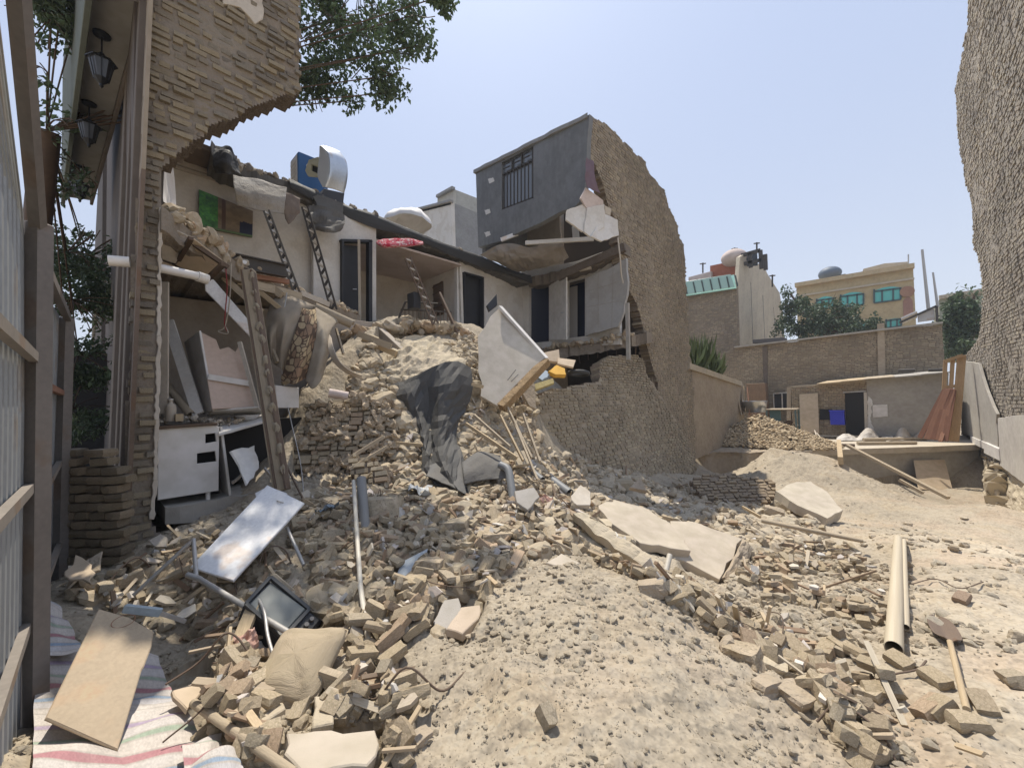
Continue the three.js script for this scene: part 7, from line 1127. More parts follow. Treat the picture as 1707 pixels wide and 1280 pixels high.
  solo('striped_cloth', 'crumpled end of striped cloth at the bottom edge right of the wide one', 'cloth', sheet(cp([[[300, 1236, 1.86], [345, 1215, 1.95], [372, 1212, 2.0]], [[305, 1262, 1.72], [350, 1248, 1.74], [384, 1250, 1.78]], [[300, 1300, 1.6], [360, 1295, 1.6], [420, 1290, 1.64]]]), 34, 24, { w: 0.5, h: 0.4, amp: 0.12, freq: 5 }), clothM);
  solo('striped_rug', 'dark red and blue striped rug hanging in the gap under the kitchen floor', 'rug', sheet(cp([[[318, 842, 5.0], [360, 836, 5.2], [398, 828, 5.4]], [[318, 876, 4.8], [360, 870, 4.95], [396, 860, 5.1]], [[322, 908, 4.5], [352, 904, 4.6], [380, 896, 4.75]]]), 40, 20, { w: 1, h: 0.6, amp: 0.05, freq: 5 }), mat(1, 1, 1, { map: (() => { const q = rng(3), c = []; for (let i = 0; i < 22; i++) c.push(pick([[0.10, 0.02, 0.03], [0.02, 0.06, 0.10], [0.12, 0.10, 0.10], [0.03, 0.03, 0.05], [0.16, 0.05, 0.06]])); return tex(128, 1, (x, y) => c[Math.min(21, Math.floor(x * 22))]); })(), rough: 1, side: THREE.DoubleSide }));
  // pillow
  { const g = new THREE.SphereGeometry(1, 48, 32), p = g.attributes.position; for (let i = 0; i < p.count; i++) { const x = p.getX(i), y = p.getY(i), z = p.getZ(i), k = 0.34, s = (v) => Math.sign(v) * Math.pow(Math.abs(v), k); const X = s(x), Z = s(z), e = (1 - X * X) * (1 - Z * Z); const w = 1 + 0.10 * (Math.abs(X * Z) - 0.55); p.setXYZ(i, X * 0.215 * w, Math.sign(y) * Math.pow(Math.max(0, e), 0.42) * 0.085 * (Math.abs(y) > 0.05 ? 1 : 0) + (fbm(X * 3 + 9, Z * 3 + 9, 4, 2) - 0.5) * 0.03, Z * 0.215 * w); }
    g.computeVertexNormals(); const c = P(498, 1106, 2.34), a = P(516, 1052, 2.5), b = P(444, 1156, 2.2), e = P(562, 1056, 2.5), f = P(530, 1152, 2.15); const x = e.clone().add(f).sub(a).sub(b).normalize(), z = b.clone().add(f).sub(a).sub(e); z.addScaledVector(x, -z.dot(x)).normalize(); const y = z.clone().cross(x); g.applyMatrix4(new THREE.Matrix4().makeBasis(x, y, z).setPosition(c)); { const e = []; const hw = 0.205, mk = (u, v) => V(u * hw, 0, v * hw).applyMatrix4(new THREE.Matrix4().makeBasis(x, y, z).setPosition(c)); for (const [u, v] of [[-1, -1], [-0.3, -0.93], [0.3, -0.93], [1, -1], [0.93, -0.3], [0.93, 0.3], [1, 1], [0.3, 0.93], [-0.3, 0.93], [-1, 1], [-0.93, 0.3], [-0.93, -0.3]]) e.push(mk(u, v)); const cv = new THREE.CatmullRomCurve3(e, true); var seamG = new THREE.TubeGeometry(cv, 60, 0.006, 6, true); }
    const pw = solo('pillow', 'tan square pillow lying in the rubble', 'pillow', g, mat(0.42, 0.345, 0.24, { map: stain, bump: grain, bs: 0.004, rough: 1 })); part(pw, 'piping', seamG, mat(0.36, 0.29, 0.2, { rough: 1 })); }
  // television
  { const t = thing('television', 'old television lying tilted on its side, grey screen up', 'television', P(480, 1030, 2.9)); const q = PP([[449, 962, 3.05], [537, 1035, 2.95], [492, 1085, 2.65], [405, 1010, 2.8]]);
    const ctr = q.reduce((s, p) => s.add(p), V(0, 0, 0)).divideScalar(4), inn = (k, dx = 0) => q.map((p) => ctr.clone().lerp(p, k));
    part(t, 'case', plate(q, 0.32, { up: true, bevel: 0.02 }), mat(0.035, 0.034, 0.036, { map: dusty, rough: 0.6 }));
    const up = V(0, 0, 0); { const n = q[1].clone().sub(q[0]).cross(q[3].clone().sub(q[0])).normalize(); if (n.y < 0) n.negate(); up.copy(n); }
    const scr = [[0.06, 0.08], [0.72, 0.08], [0.72, 0.92], [0.06, 0.92]].map(([u, v]) => q[0].clone().lerp(q[1], u).lerp(q[3].clone().lerp(q[2], u), v).addScaledVector(up, 0.012));
    part(t, 'screen', plate(scr, 0.02, { up: true, bevel: 0.008 }), mat(0.17, 0.18, 0.165, { map: dusty, rough: 0.35 }));
    const fr = [[0.02, 0.03], [0.76, 0.03], [0.76, 0.97], [0.02, 0.97]].map(([u, v]) => q[0].clone().lerp(q[1], u).lerp(q[3].clone().lerp(q[2], u), v).addScaledVector(up, 0.015));
    for (let i = 0; i < 4; i++) part(t, 'screen_frame', bar(fr[i], fr[(i + 1) % 4], 0.03, 0.024, up), mat(0.06, 0.06, 0.06, { map: dusty, rough: 0.5 }));
    for (let k = 0; k < 4; k++) { const c = q[0].clone().lerp(q[1], 0.88).lerp(q[3].clone().lerp(q[2], 0.88), 0.2 + k * 0.2).addScaledVector(up, 0.01); part(t, 'knob', rod(c, c.clone().addScaledVector(up, 0.02), 0.018, 0.016, 12), M.steelGrey); } }
  solo('grey_board', 'dusty board leaning on the right side of the television', 'board', plate(QP([[449, 958, 3.1], [460, 956, 3.1], [546, 1030, 2.98], [537, 1036, 2.95]]), 0.25), M.woodDusty);
  // long things
  const stick = (name, label, cat, a, b, w, h, m, s) => solo(name, label, cat, bar(P(...fw(a)), P(...fw(b)), w, h, s || V(0, 1, 0)), m);
  const pole = (name, label, cat, a, b, r, m) => solo(name, label, cat, rod(P(...fw(a)), P(...fw(b)), r, r * 0.9, 14), m);
  stick('timber', 'flat board leaning left of the television', 'timber', [425, 1004, 3.0], [376, 1122, 2.5], 0.085, 0.03, M.woodPale, V(0.7, 0, -0.7));
  stick('timber', 'dusty board across the near rubble right of the pillow', 'timber', [532, 1124, 2.35], [662, 1168, 2.3], 0.07, 0.05, M.woodDusty);
  pole('timber_pole', 'round pole lying at the bottom beside the striped cloth', 'pole', [322, 1172, 2.25], [490, 1290, 1.62], 0.021, M.woodDusty);
  pole('white_stick', 'lower half of the long white stick rising through the rubble', 'stick', [600, 975, 3.35], [626, 1148, 2.45], 0.02, M.pvc);
  pole('white_stick', 'upper half of the long white stick beside the grey pipe', 'stick', [589, 802, 4.9], [601, 985, 3.35], 0.022, M.pvc);
  solo('grey_pipe', 'thick grey plastic pipe standing in the rubble', 'pipe', hollow(P(612, 935, 4.0), P(602, 798, 4.7), 0.055, 0.006), mat(0.24, 0.24, 0.235, { map: dusty, rough: 0.6 }));
  solo('tan_pipe', 'open dusty pipe end right of the pillow', 'pipe', hollow(P(564, 1080, 2.62), P(592, 1042, 2.95), 0.065, 0.008), mat(0.42, 0.35, 0.26, { map: stain, rough: 0.9 }));
  stick('splinter', 'pointed pale splinter of wood above the earth mound', 'splinter', [868, 918, 4.0], [838, 975, 3.65], 0.09, 0.025, mat(0.56, 0.42, 0.30, { map: wood, rough: 0.9 }), V(0.7, 0, -0.7));
  slabOf('plaster_piece', 'flat plaster piece at the foot of the pointed splinter', 'plaster piece', [[792, 985, 3.6], [840, 962, 3.75], [850, 975, 3.6], [806, 1000, 3.42]], 0.06, M.mudPale, { up: true, jag: 0.04 });
  slabOf('pale_glass_sheet', 'pale blue grey sheet standing on the brick slope', 'sheet', [[652, 978, 3.65], [670, 936, 3.95], [713, 914, 4.05], [708, 940, 3.9], [694, 972, 3.62], [674, 972, 3.62]], 0.008, mat(0.46, 0.50, 0.52, { map: dusty, rough: 0.3 }));
  slabOf('stone_slab', 'round pale slab leaning at the left edge of the earth mound', 'slab', [[722, 1036, 3.05], [740, 1000, 3.3], [764, 996, 3.3], [768, 1020, 3.15], [748, 1050, 2.95], [728, 1050, 2.95]], 0.07, M.concreteGrey, { jag: 0.03, step: 0.08, rough: 0.03 });
  slabOf('stone_slab', 'pinkish flat slab right of the round pale slab', 'slab', [[744, 1048, 2.95], [768, 1012, 3.2], [800, 1008, 3.2], [798, 1030, 3.05], [770, 1056, 2.85]], 0.06, mat(0.52, 0.43, 0.33, { map: stain, bump: grain, bs: 0.004, rough: 0.95 }), { jag: 0.03, step: 0.08, rough: 0.03 });
  slabOf('stone_slab', 'small flat slab in the middle of the brick slope', 'slab', [[910, 938, 3.95], [936, 922, 4.1], [968, 938, 4.0], [950, 948, 3.85]], 0.05, M.concrete, { up: true, jag: 0.03, step: 0.08 });
  slabOf('bottom_slab', 'broken concrete slab at the bottom edge of the picture', 'slab', [[478, 1222, 1.92], [625, 1216, 2.0], [632, 1240, 1.9], [612, 1275, 1.78], [500, 1282, 1.72], [474, 1255, 1.78]], 0.12, M.concrete, { up: true, jag: 0.05, step: 0.07, rough: 0.03 });
  slabOf('plaster_piece', 'tan plaster fragment at the bottom between pillow and cloth', 'plaster piece', [[286, 1150, 2.35], [330, 1135, 2.45], [338, 1150, 2.4], [312, 1182, 2.2], [300, 1170, 2.25]], 0.03, M.chip, { jag: 0.03, step: 0.06 });
  slabOf('plaster_piece', 'narrow plaster fragment below the flat board by the television', 'plaster piece', [[340, 1165, 2.4], [362, 1110, 2.55], [368, 1140, 2.45], [350, 1168, 2.3]], 0.03, M.chip, { jag: 0.02, step: 0.06 });
  slabOf('plaster_piece', 'flat mud brick standing below the pillow', 'plaster piece', [[420, 1190, 2.15], [470, 1165, 2.25], [476, 1180, 2.2], [424, 1214, 2.0]], 0.06, M.mudPale, { up: true, jag: 0.03, step: 0.08 });
  slabOf('plaster_piece', 'square pale piece left of the bottom slab', 'plaster piece', [[524, 1160, 2.2], [555, 1160, 2.2], [556, 1205, 2.02], [520, 1212, 1.98]], 0.05, M.mudPale, { up: true, jag: 0.03, step: 0.08 });
  // the two big plaster panels
  const p1 = thing('plasterboard', 'large plaster panel fully in shade, resting on the rubble ridge', 'wall panel', P(1075, 890, 5.6));
  part(p1, 'panel', plate(QP([[998, 842, 5.95], [1025, 833, 6.25], [1075, 846, 6.35], [1118, 872, 5.9], [1152, 918, 5.2], [1068, 905, 5.05], [1020, 872, 5.5]]), 0.11, { up: true, jag: 0.05, step: 0.14, rough: 0.02 }), mat(0.50, 0.435, 0.345, { map: stain, bump: grain, bs: 0.003, rough: 0.95 }));
  const p2 = thing('plasterboard', 'square plaster panel crossed by the edge of the wall shadow', 'wall panel', P(1180, 915, 5.3));
  part(p2, 'panel', plate(QP([[1118, 868, 5.9], [1160, 870, 6.15], [1238, 898, 5.75], [1200, 966, 4.95], [1142, 935, 5.1], [1120, 930, 5.15]]), 0.12, { up: true, jag: 0.03, step: 0.2, rough: 0.03 }), mat(0.52, 0.45, 0.355, { map: stain, bump: grain, bs: 0.003, rough: 0.95 }));
  part(p2, 'rough_edge', flat(sheet(cp([[[1236, 900, 5.72], [1222, 930, 5.3], [1202, 964, 4.95]], [[1246, 915, 5.7], [1232, 945, 5.25], [1212, 985, 4.9]], [[1238, 940, 5.75], [1224, 970, 5.25], [1200, 1000, 4.9]]]), 24, 12, { amp: 0.08, freq: 6, thick: 0.05 })), M.mud);
  // concrete beams on the ridge
  solo('cracked_beam', 'cracked mud covered beam lying under the shaded plaster panel', 'beam', flat(sheet(cp([[[952, 868, 5.2], [1000, 905, 4.9], [1060, 950, 4.6], [1112, 985, 4.4]], [[972, 868, 5.25], [1020, 900, 5.0], [1080, 940, 4.7], [1135, 968, 4.5]], [[960, 890, 5.05], [1004, 930, 4.75], [1060, 968, 4.45], [1110, 998, 4.25]]]), 50, 16, { amp: 0.07, freq: 4, thick: 0.1 })), M.mudPale);
  const bb = thing('brick_beam', 'toppled length of brickwork with a mortar cap on the ridge', 'brickwork', P(1190, 1020, 4.0));
  part(bb, 'core', bar(P(1126, 972, 4.45), P(1244, 1058, 3.72), 0.2, 0.26, V(-0.4, 0.7, 0.3)), M.mudPale);
  for (let k = 0; k < 9; k++) { const u = k / 8.5, c = P(1132, 968, 4.36).lerp(P(1240, 1050, 3.64), u), d = P(1244, 1058, 3.72).sub(P(1126, 972, 4.45)).normalize(); for (let j = 0; j < 2; j++) { const b = wornBricks[(k + j) % 6].clone(), x = d, n = V(0.35, 0.35, 0.87), z = n.addScaledVector(x, -n.dot(x)).normalize(), y = z.clone().cross(x); b.scale(0.085, 0.11, 0.1); b.applyMatrix4(new THREE.Matrix4().makeBasis(x, y, z).setPosition(c.clone().addScaledVector(y, (j - 0.5) * 0.125).addScaledVector(z, 0.05 + 0.02 * hsh(k, j)))); part(bb, 'brick', b, brickMats.tan[(k * 2 + j) % 6]); } }
  slabOf('white_slab', 'small bright slab at the end of the toppled brickwork', 'slab', [[1268, 1070, 3.5], [1282, 1048, 3.72], [1322, 1050, 3.72], [1318, 1068, 3.5], [1292, 1082, 3.36]], 0.05, M.plasterWarm, { up: true, jag: 0.02, step: 0.1 });
  pole('splintered_stick', 'pale forked stick left of the toppled brickwork', 'stick', [1117, 925, 4.7], [1106, 972, 4.45], 0.03, M.pvc);
  pole('splintered_stick', 'thin stick pointing up beside the forked one', 'stick', [1090, 988, 4.3], [1120, 972, 4.3], 0.015, M.woodPale);
  solo('broken_pipe', 'short tan pipe end on the ramp beyond the small bright slab', 'pipe', hollow(P(1336, 1030, 3.8), P(1366, 1066, 3.5), 0.06, 0.008), mat(0.36, 0.28, 0.20, { map: stain, rough: 0.9 }));
  // slab on the back mound, brickwork beside it
  const bs = thing('mound_slab', 'pale flat slab resting on rocks on the back mound', 'slab', P(1350, 835, 8.4));
  part(bs, 'slab', plate(QP([[1294, 818, 8.9], [1318, 806, 9.4], [1352, 802, 9.6], [1385, 826, 8.9], [1406, 850, 8.2], [1380, 864, 7.9], [1330, 842, 8.3]]), 0.2, { up: true, jag: 0.06, step: 0.2, rough: 0.05 }), M.concrete);
  { const N = V(0.28, 0.84, 0.46).normalize(), U = V(0.8, 0, -0.6); U.addScaledVector(N, -U.dot(N)).normalize(); const W = N.clone().cross(U); const t = thing('fallen_brickwork', 'flat piece of brickwork lying in courses at the edge of the wall shadow', 'brickwork', P(1225, 815, 10));
    const pl = { O: P(1225, 812, 10.2), U, W, N }; brickWork(t, pl, ragged([[1152, 800], [1180, 790], [1250, 794], [1296, 804], [1292, 832], [1262, 846], [1200, 836], [1160, 822]], 9, 6, 8).map((p) => slant(pl, ...p)), { seed: 91, L: 0.22, H: 0.10, T: 0.14, brick: 'old', single: 300, proud: 0.05, tone: 0.4, tilt: 0.14, gap: 0.02, ragged: 0.2, recess: 0.004 }); }
  stick('lath', 'thin lath across the stones before the pale slab on the mound', 'lath', [1238, 845, 8.0], [1268, 862, 7.4], 0.05, 0.03, M.woodPale);
  pole('timber_pole', 'thin dusty pole lying across the ramp stones', 'pole', [1270, 868, 7.2], [1440, 902, 6.3], 0.035, M.woodDusty);
  // pipes and shovel on the ramp
  solo('plastic_pipe', 'thick cream plastic pipe lying on the bright ramp', 'pipe', hollow(onG(1491, 1086, 0.06), onG(1498, 902, 0.09), 0.05, 0.005, 24), mat(0.57, 0.49, 0.36, { map: dusty, rough: 0.45 }));
  solo('plastic_pipe', 'thin cream pipe lying along the right side of the thick one', 'pipe', hollow(onG(1511, 1052, 0.06), onG(1508, 906, 0.08), 0.025, 0.003, 16), mat(0.57, 0.49, 0.36, { map: dusty, rough: 0.45 }));
  const sv = thing('shovel', 'shovel lying on the ramp, brown blade away from the viewer', 'shovel', onG(1590, 1120, 0.02));
  part(sv, 'handle', rod(onG(1585, 1078, 0.05), onG(1614, 1202, 0.05), 0.016, 0.016, 10), M.woodPale);
  { const a = onG(1586, 1076, 0.04), b = onG(1564, 1040, 0.05), d = b.clone().sub(a), s = V(d.z, 0, -d.x).normalize(); const row = (u, w, h) => [-1, -0.5, 0, 0.5, 1].map((k) => a.clone().addScaledVector(d, u).addScaledVector(s, k * w).add(V(0, h + Math.abs(k) * 0.025, 0))); part(sv, 'blade', sheet([row(0, 0.03, 0.02), row(0.2, 0.07, 0.0), row(0.6, 0.075, 0.0), row(0.9, 0.055, 0.0), row(1.05, 0.02, -0.01)], 16, 16, { thick: 0.006 }), M.steelRust); }
  solo('thin_wire', 'thin wire running across the ramp under the plastic pipes', 'wire', wire([[1380, 985], [1440, 975], [1495, 978], [1560, 968], [1600, 985], [1640, 975]].map(([x, y]) => onG(x, y, 0.02)), 0.006), M.steelRust);
  solo('thin_wire', 'thin wire curling near the rounded stone at the pipe end', 'wire', wire([[1440, 1145], [1490, 1132], [1530, 1118], [1545, 1102]].map(([x, y]) => onG(x, y, 0.02)), 0.006), M.steelRust);
  stick('lath', 'short pale lath lying left of the plastic pipes', 'lath', [1430, 1090, 3.0], [1466, 1110, 2.9], 0.03, 0.02, M.woodDusty);
  // collapsed brick mass in the middle
  { const N = V(0.70, 0.38, 0.60).normalize(), W = V(0, 1, 0); W.addScaledVector(N, -W.dot(N)).normalize(); const U = W.clone().cross(N); const t = thing('collapsed_brick_mass', 'sagging mass of brick courses in the middle, below the carpet', 'brickwork', P(570, 790, 6.0)); const pl = { O: P(575, 735, 6.25), U, W, N };
    brickWork(t, pl, ragged([[500, 806], [496, 740], [508, 690], [545, 662], [600, 660], [645, 672], [662, 720], [655, 766], [620, 780], [560, 812]], 9, 8, 8).map((p) => slant(pl, ...p)), { seed: 95, L: 0.21, H: 0.078, T: 0.4, brick: 'tan', single: 300, proud: 0.06, tone: 0.45, tilt: 0.14, gap: 0.01, ragged: 0.4, bulge: 0.05, wave: 0.35, miss: 0.07, half: 0.4, mortar: M.mud }); }
  { const t = scene.getObjectByName('collapsed_brick_mass'), c = t.position, l = []; const q3 = rng(66), out = [[500, 806], [496, 740], [508, 690], [545, 662], [600, 660], [645, 672], [662, 720], [655, 766], [620, 780], [560, 812]].map(([x, y]) => ({ x, y }));
    const N = V(0.70, 0.38, 0.60).normalize(), pl = { O: P(575, 735, 6.25), N }; for (let k = 0; k < 1100; k++) { const px = 494 + q3() * 170, py = 655 + q3() * 158; if (!inPoly(out, px, py) || fbm(px / 26, py / 16, 3, 2) < 0.45) continue; const p = slant(pl, px, py), s = 0.03 + 0.12 * Math.pow(q3(), 2.4); const m = new THREE.Matrix4().makeRotationFromEuler(new THREE.Euler(q3() * 6, q3() * 6, q3() * 6)); m.scale(V(s * 1.2, s * 0.7, s)); m.setPosition(p.x - c.x + 0.05, p.y - c.y + 0.02, p.z - c.z + 0.03); l.push({ m, c: vary([0.48, 0.39, 0.28], 0.2, q3) }); }
    t.add(swarm('mortar_crumbs', lumps3[1], mat(1, 1, 1, { map: stain, bump: grain, bs: 0.004, rough: 0.98 }), l)); }
  { const N = V(0.62, 0.5, 0.6).normalize(), U = V(0.8, 0.22, -0.6); U.addScaledVector(N, -U.dot(N)).normalize(); const W = N.clone().cross(U); const t = thing('brick_chunk', 'block of pinkish bricks still mortared together below the bitumen sheet', 'brickwork', P(612, 800, 5.6)); const pl = { O: P(612, 785, 5.55), U: U.clone(), W: W.clone(), N };
    brickWork(t, pl, [[574, 772], [592, 756], [652, 782], [650, 812], [586, 796]].map((p) => slant(pl, ...p)), { seed: 97, L: 0.2, H: 0.085, T: 0.22, brick: 'tan', single: 60, proud: 0.03, tone: 0.2, tilt: 0.06, gap: 0.018, ragged: 0.05 }); }
  // sticks and laths in the slope between sheet and panel
  const lt = ['long lath above the bitumen flap', 'lath leaning right of the bitumen sheet', 'lath below the leaning panel, upper one', 'lath below the leaning panel, lower one', 'slanting stick left of the bitumen sheet', 'second slanting stick left of the bitumen sheet', 'lath end under the left fold of bitumen', 'upright lath below the timber edge', 'second upright lath below the timber edge', 'short stick beside the mud slab', 'pale lath on the crest left of the mud slab', 'dark lath crossing the crest right of the carpet'];
  [[[776, 706, 6.7], [862, 764, 6.0], 0.05], [[790, 692, 6.9], [850, 745, 6.3], 0.04], [[846, 680, 7.3], [886, 764, 6.4], 0.06], [[834, 692, 7.1], [872, 768, 6.3], 0.04], [[572, 770, 5.9], [640, 728, 6.2], 0.05], [[582, 782, 5.8], [646, 744, 6.1], 0.04], [[660, 738, 6.2], [704, 742, 6.0], 0.04], [[872, 690, 7.2], [900, 770, 6.4], 0.05], [[858, 706, 7.0], [896, 800, 5.9], 0.035], [[786, 640, 7.3], [806, 645, 7.3], 0.06], [[596, 556, 8.2], [652, 578, 8.1], 0.12], [[560, 548, 7.6], [572, 590, 7.3], 0.05]].forEach(([a, b, w], i) => stick('lath', lt[i], 'lath', a, b, w, 0.03, [M.woodPale, M.woodDusty, M.woodDusty][i % 3]));
  slabOf('plaster_piece', 'flat grey plaster piece right of the bent pipe', 'plaster piece', [[858, 818, 5.4], [890, 812, 5.5], [900, 828, 5.4], [880, 850, 5.1], [862, 838, 5.2]], 0.05, M.concreteGrey, { jag: 0.03, step: 0.1 });
  slabOf('plaster_piece', 'round topped plaster piece at the left end of the shaded panel', 'plaster piece', [[952, 826, 6.0], [968, 808, 6.3], [985, 820, 6.2], [984, 842, 5.9], [960, 842, 5.8]], 0.08, M.plasterTan, { jag: 0.03, step: 0.1 });
  slabOf('mud_board', 'square mud panel above the grey pipes at the wall foot', 'board', [[858, 752, 6.7], [884, 748, 6.9], [886, 772, 6.6], [860, 776, 6.4]], 0.06, M.mudPale, { jag: 0.02 });
  solo('black_pipe', 'dark plastic pipe at the foot of the fallen wall piece', 'pipe', hollow(P(920, 800, 6.6), P(950, 822, 6.2), 0.07, 0.008), M.pvcGrey);
  solo('black_pipe', 'short dark pipe end left of the other one at the wall foot', 'pipe', hollow(P(880, 780, 6.6), P(904, 800, 6.3), 0.055, 0.008), M.pvcGrey);
  slabOf('mud_lump_board', 'grey triangular slab propped against the fallen wall piece', 'slab', [[1050, 812, 8.2], [1068, 796, 8.5], [1078, 818, 8.1]], 0.08, M.mud);
  pole('pink_bundle', 'pale pink cloth bundle on the collapsed brick mass', 'bundle', [548, 655, 6.4], [580, 660, 6.5], 0.07, M.plasterPink);
  // bricks stacked behind the fence
  { const OR = ['bottom', 'second', 'third', 'fourth', 'fifth', 'sixth', 'seventh', 'eighth', 'ninth', 'tenth', 'eleventh', 'twelfth', 'topmost'], ql = (r, c) => `brick in the ${OR[r]} row of the stack behind the fence, ${['first', 'second', 'third', 'last'][c]} from the left`; let n = 0; for (let row = 0; row < 13; row++) for (let c = 0; c < 4; c++) { if (row > 10 && (c === 1 || c === 3)) continue; const a = P(118 + c * 25 + (row % 2) * 6, 930 - row * 14.6, 3.85), g = wornBricks[(row + c) % 6].clone(); const wide = (row * 7 + c * 3) % 3; g.scale(wide ? 0.145 : 0.2, 0.074, 0.16); g.rotateY(47 * R + (hsh(row, c) - 0.5) * 0.4); g.rotateZ((hsh(row, c, 3) - 0.5) * 0.12); g.translate(a.x, a.y, a.z); solo('stacked_brick', ql(row, c), 'brick', g, mat(...[[0.24, 0.19, 0.125], [0.20, 0.16, 0.11], [0.28, 0.22, 0.15]][n++ % 3], { map: brickFace, bump: brickFace, bs: 0.004, rough: 0.95 }), 'bricks stacked behind the fence'); } }
  slabOf('paper_scrap', 'crumpled tan board in the shade before the stacked bricks', 'board', [[106, 960, 3.3], [125, 924, 3.5], [152, 940, 3.45], [150, 972, 3.2]], 0.02, M.chip, { jag: 0.06, step: 0.08 });
  slabOf('paper_scrap', 'grey green board leaning on the stacked bricks', 'board', [[140, 935, 3.6], [170, 918, 3.7], [166, 950, 3.5], [150, 955, 3.45]], 0.02, M.mud, { jag: 0.04, step: 0.1 });
}
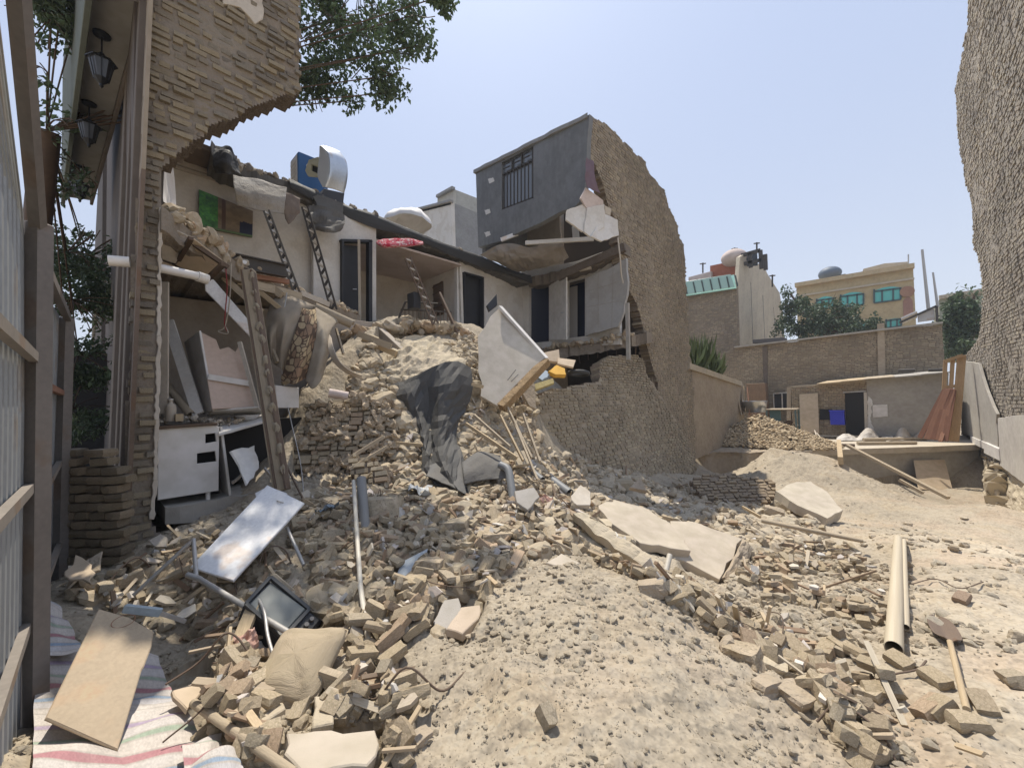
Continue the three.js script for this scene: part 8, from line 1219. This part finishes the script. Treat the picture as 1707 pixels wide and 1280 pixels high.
// ───────────────────────── corrugated fence at the left, street tree ─────────────────────────
{
  const sheetM = mat(0.36, 0.375, 0.38, { map: scratch, rough: 0.5, metal: 0.3 }), post = mat(0.21, 0.185, 0.165, { map: scratch, rough: 0.6, metal: 0.2 }), rail = mat(0.27, 0.235, 0.20, { map: scratch, rough: 0.6, metal: 0.2 });
  // a corrugated sheet between two edges (points from bottom to top)
  const corr = (eA, eB, ribs) => { const nu = ribs * 8, nv = 20, pos = [], uv = [], idx = []; const ca = new THREE.CatmullRomCurve3(eA, false, 'catmullrom', 0.1), cb = new THREE.CatmullRomCurve3(eB, false, 'catmullrom', 0.1); for (let j = 0; j <= nv; j++) { const a = ca.getPoint(j / nv), b = cb.getPoint(j / nv), d = b.clone().sub(a), n = V(-d.z, 0, d.x).normalize(); for (let i = 0; i <= nu; i++) { const u = i / nu, ph = (u * ribs) % 1, h = (ph < 0.3 ? 0 : ph < 0.42 ? (ph - 0.3) / 0.12 : ph < 0.7 ? 1 : ph < 0.82 ? 1 - (ph - 0.7) / 0.12 : 0) * 0.022, p = a.clone().addScaledVector(d, u).addScaledVector(n, h); pos.push(p.x, p.y, p.z); uv.push(u * d.length(), j / nv * 2.6); if (i < nu && j < nv) { const k = j * (nu + 1) + i; idx.push(k, k + 1, k + nu + 1, k + 1, k + nu + 2, k + nu + 1); } } } const g = new THREE.BufferGeometry(); g.setAttribute('position', new THREE.Float32BufferAttribute(pos, 3)); g.setAttribute('uv', new THREE.Float32BufferAttribute(uv, 2)); g.setIndex(idx); g.computeVertexNormals(); return flat(g); };
  const sm2 = sheetM.clone(); sm2.side = THREE.DoubleSide;
  const a0 = P(58, 1330, 2.1), a1 = P(66, 690, 2.2), a2 = P(64, 372, 2.22), a3 = P(20, -80, 1.5);
  const far = (p, k) => p.clone().add(V(k, 0, 0.03));
  const f = thing('metal_fence_panel', 'near corrugated metal fence panel with horizontal rails, cut by the left picture edge', 'fence', a0.clone());
  part(f, 'corrugated_sheet', corr([a0, a1, a2, a3].map((p) => p.clone().add(V(0.05, 0, 0.05))), [a0, a1, a2, a3].map((p) => far(p, Math.max(1.2, 1.9)).add(V(0, 0, 0.05))), 14), sm2);
  part(f, 'post', bar(P(54, 1330, 2.08), P(64, 372, 2.2), 0.075, 0.08, V(-0.7, 0, 0.7)), post); part(f, 'post', bar(P(63, 385, 2.2), P(24, -80, 1.48), 0.05, 0.05, V(-0.7, 0, 0.7)), post, 'leaning upper end of the post');
  for (const [x, y] of [[56, 596], [50, 812], [46, 1036]]) { const p = P(x, y, 2.14); part(f, 'rail', bar(p, p.clone().add(V(1.9, 0, 0.02)), 0.05, 0.035, V(0, 1, 0)), rail); }
  const b0 = P(98, 1010, 3.75), b1 = P(104, 760, 3.78), b2 = P(112, 528, 3.8), c0 = P(66, 1200, 2.3), c1 = P(72, 760, 2.3), c2 = P(75, 450, 2.32);
  const g = thing('metal_fence_panel', 'farther corrugated metal fence panel ending at the stacked bricks', 'fence', b0.clone());
  part(g, 'corrugated_sheet', corr([b0, b1, b2].map((p) => p.clone().add(V(0, 0, 0.05))), [c0, c1, c2].map((p) => p.clone().add(V(0, 0, 0.05))), 12), sm2);
  part(g, 'post', bar(P(97, 1010, 3.72), P(110, 530, 3.78), 0.07, 0.08, V(-0.7, 0, 0.7)), post);
  part(g, 'top_rail', bar(P(74, 447, 2.32), P(112, 530, 3.78), 0.06, 0.045, V(0, 1, 0)), post);
  for (const [x0, y0, x1, y1, m] of [[68, 640, 102, 655, M.woodRed], [66, 826, 98, 772, rail], [60, 1006, 98, 908, rail]]) part(g, 'rail', bar(P(x0, y0, 2.28), P(x1, y1, 3.72), 0.045, 0.035, V(0, 1, 0)), m);
}
{
  const bse = V(-11.5, 0, 0.75), topP = V(-9.5, 6.2, 0.5), q = (px, py, d, rx, ry, n) => [P(px, py, d), rx, ry, n];
  tree('street_tree', 'street tree whose leafy branches hang in from the left and over the broken wall', bse, topP, 0.16, [
    q(560, 30, 8.2, 1.0, 0.9, 1350), q(625, 90, 7.9, 0.8, 0.75, 800), q(540, 120, 8.3, 0.55, 0.6, 560), q(690, 25, 7.6, 0.7, 0.5, 480), q(600, -40, 8.2, 1.4, 0.5, 1800), q(640, 155, 7.9, 0.26, 0.42, 170), q(700, 75, 7.6, 0.35, 0.3, 200), q(520, 150, 8.4, 0.45, 0.45, 420), q(480, 0, 8.6, 1.0, 0.9, 900), q(730, -5, 7.4, 0.35, 0.3, 260), q(585, 168, 8.2, 0.3, 0.22, 130), q(655, 125, 7.8, 0.5, 0.35, 330),
    q(85, 25, 6.0, 0.6, 0.5, 900), q(105, -20, 6.0, 0.7, 0.4, 800), q(120, 60, 6.4, 0.3, 0.4, 220), q(78, 120, 6.0, 0.16, 0.25, 30), q(90, 200, 6.2, 0.3, 0.4, 70), q(85, 260, 6.6, 0.3, 0.5, 90), q(140, 195, 6.6, 0.2, 0.22, 40), q(140, 295, 7.2, 0.2, 0.25, 40), q(105, 320, 7, 0.4, 0.5, 120), q(110, 420, 7.5, 0.5, 0.7, 700), q(120, 500, 8, 0.7, 0.8, 1500), q(140, 430, 9, 0.8, 0.8, 1500), q(130, 590, 8, 0.7, 0.7, 1400), q(120, 680, 8, 0.7, 0.7, 1200), q(160, 480, 10, 0.9, 0.9, 1400),
  ], 0.105, [0.085, 0.13, 0.06], 15, 60, 0.07);
  solo('dark_gate', 'dark gate closing the street behind the stacked bricks', 'gate', box(-16.2, -16, 0, 3.4, -0.6, 1.4), M.dark);
}
renderer.render(scene, camera);
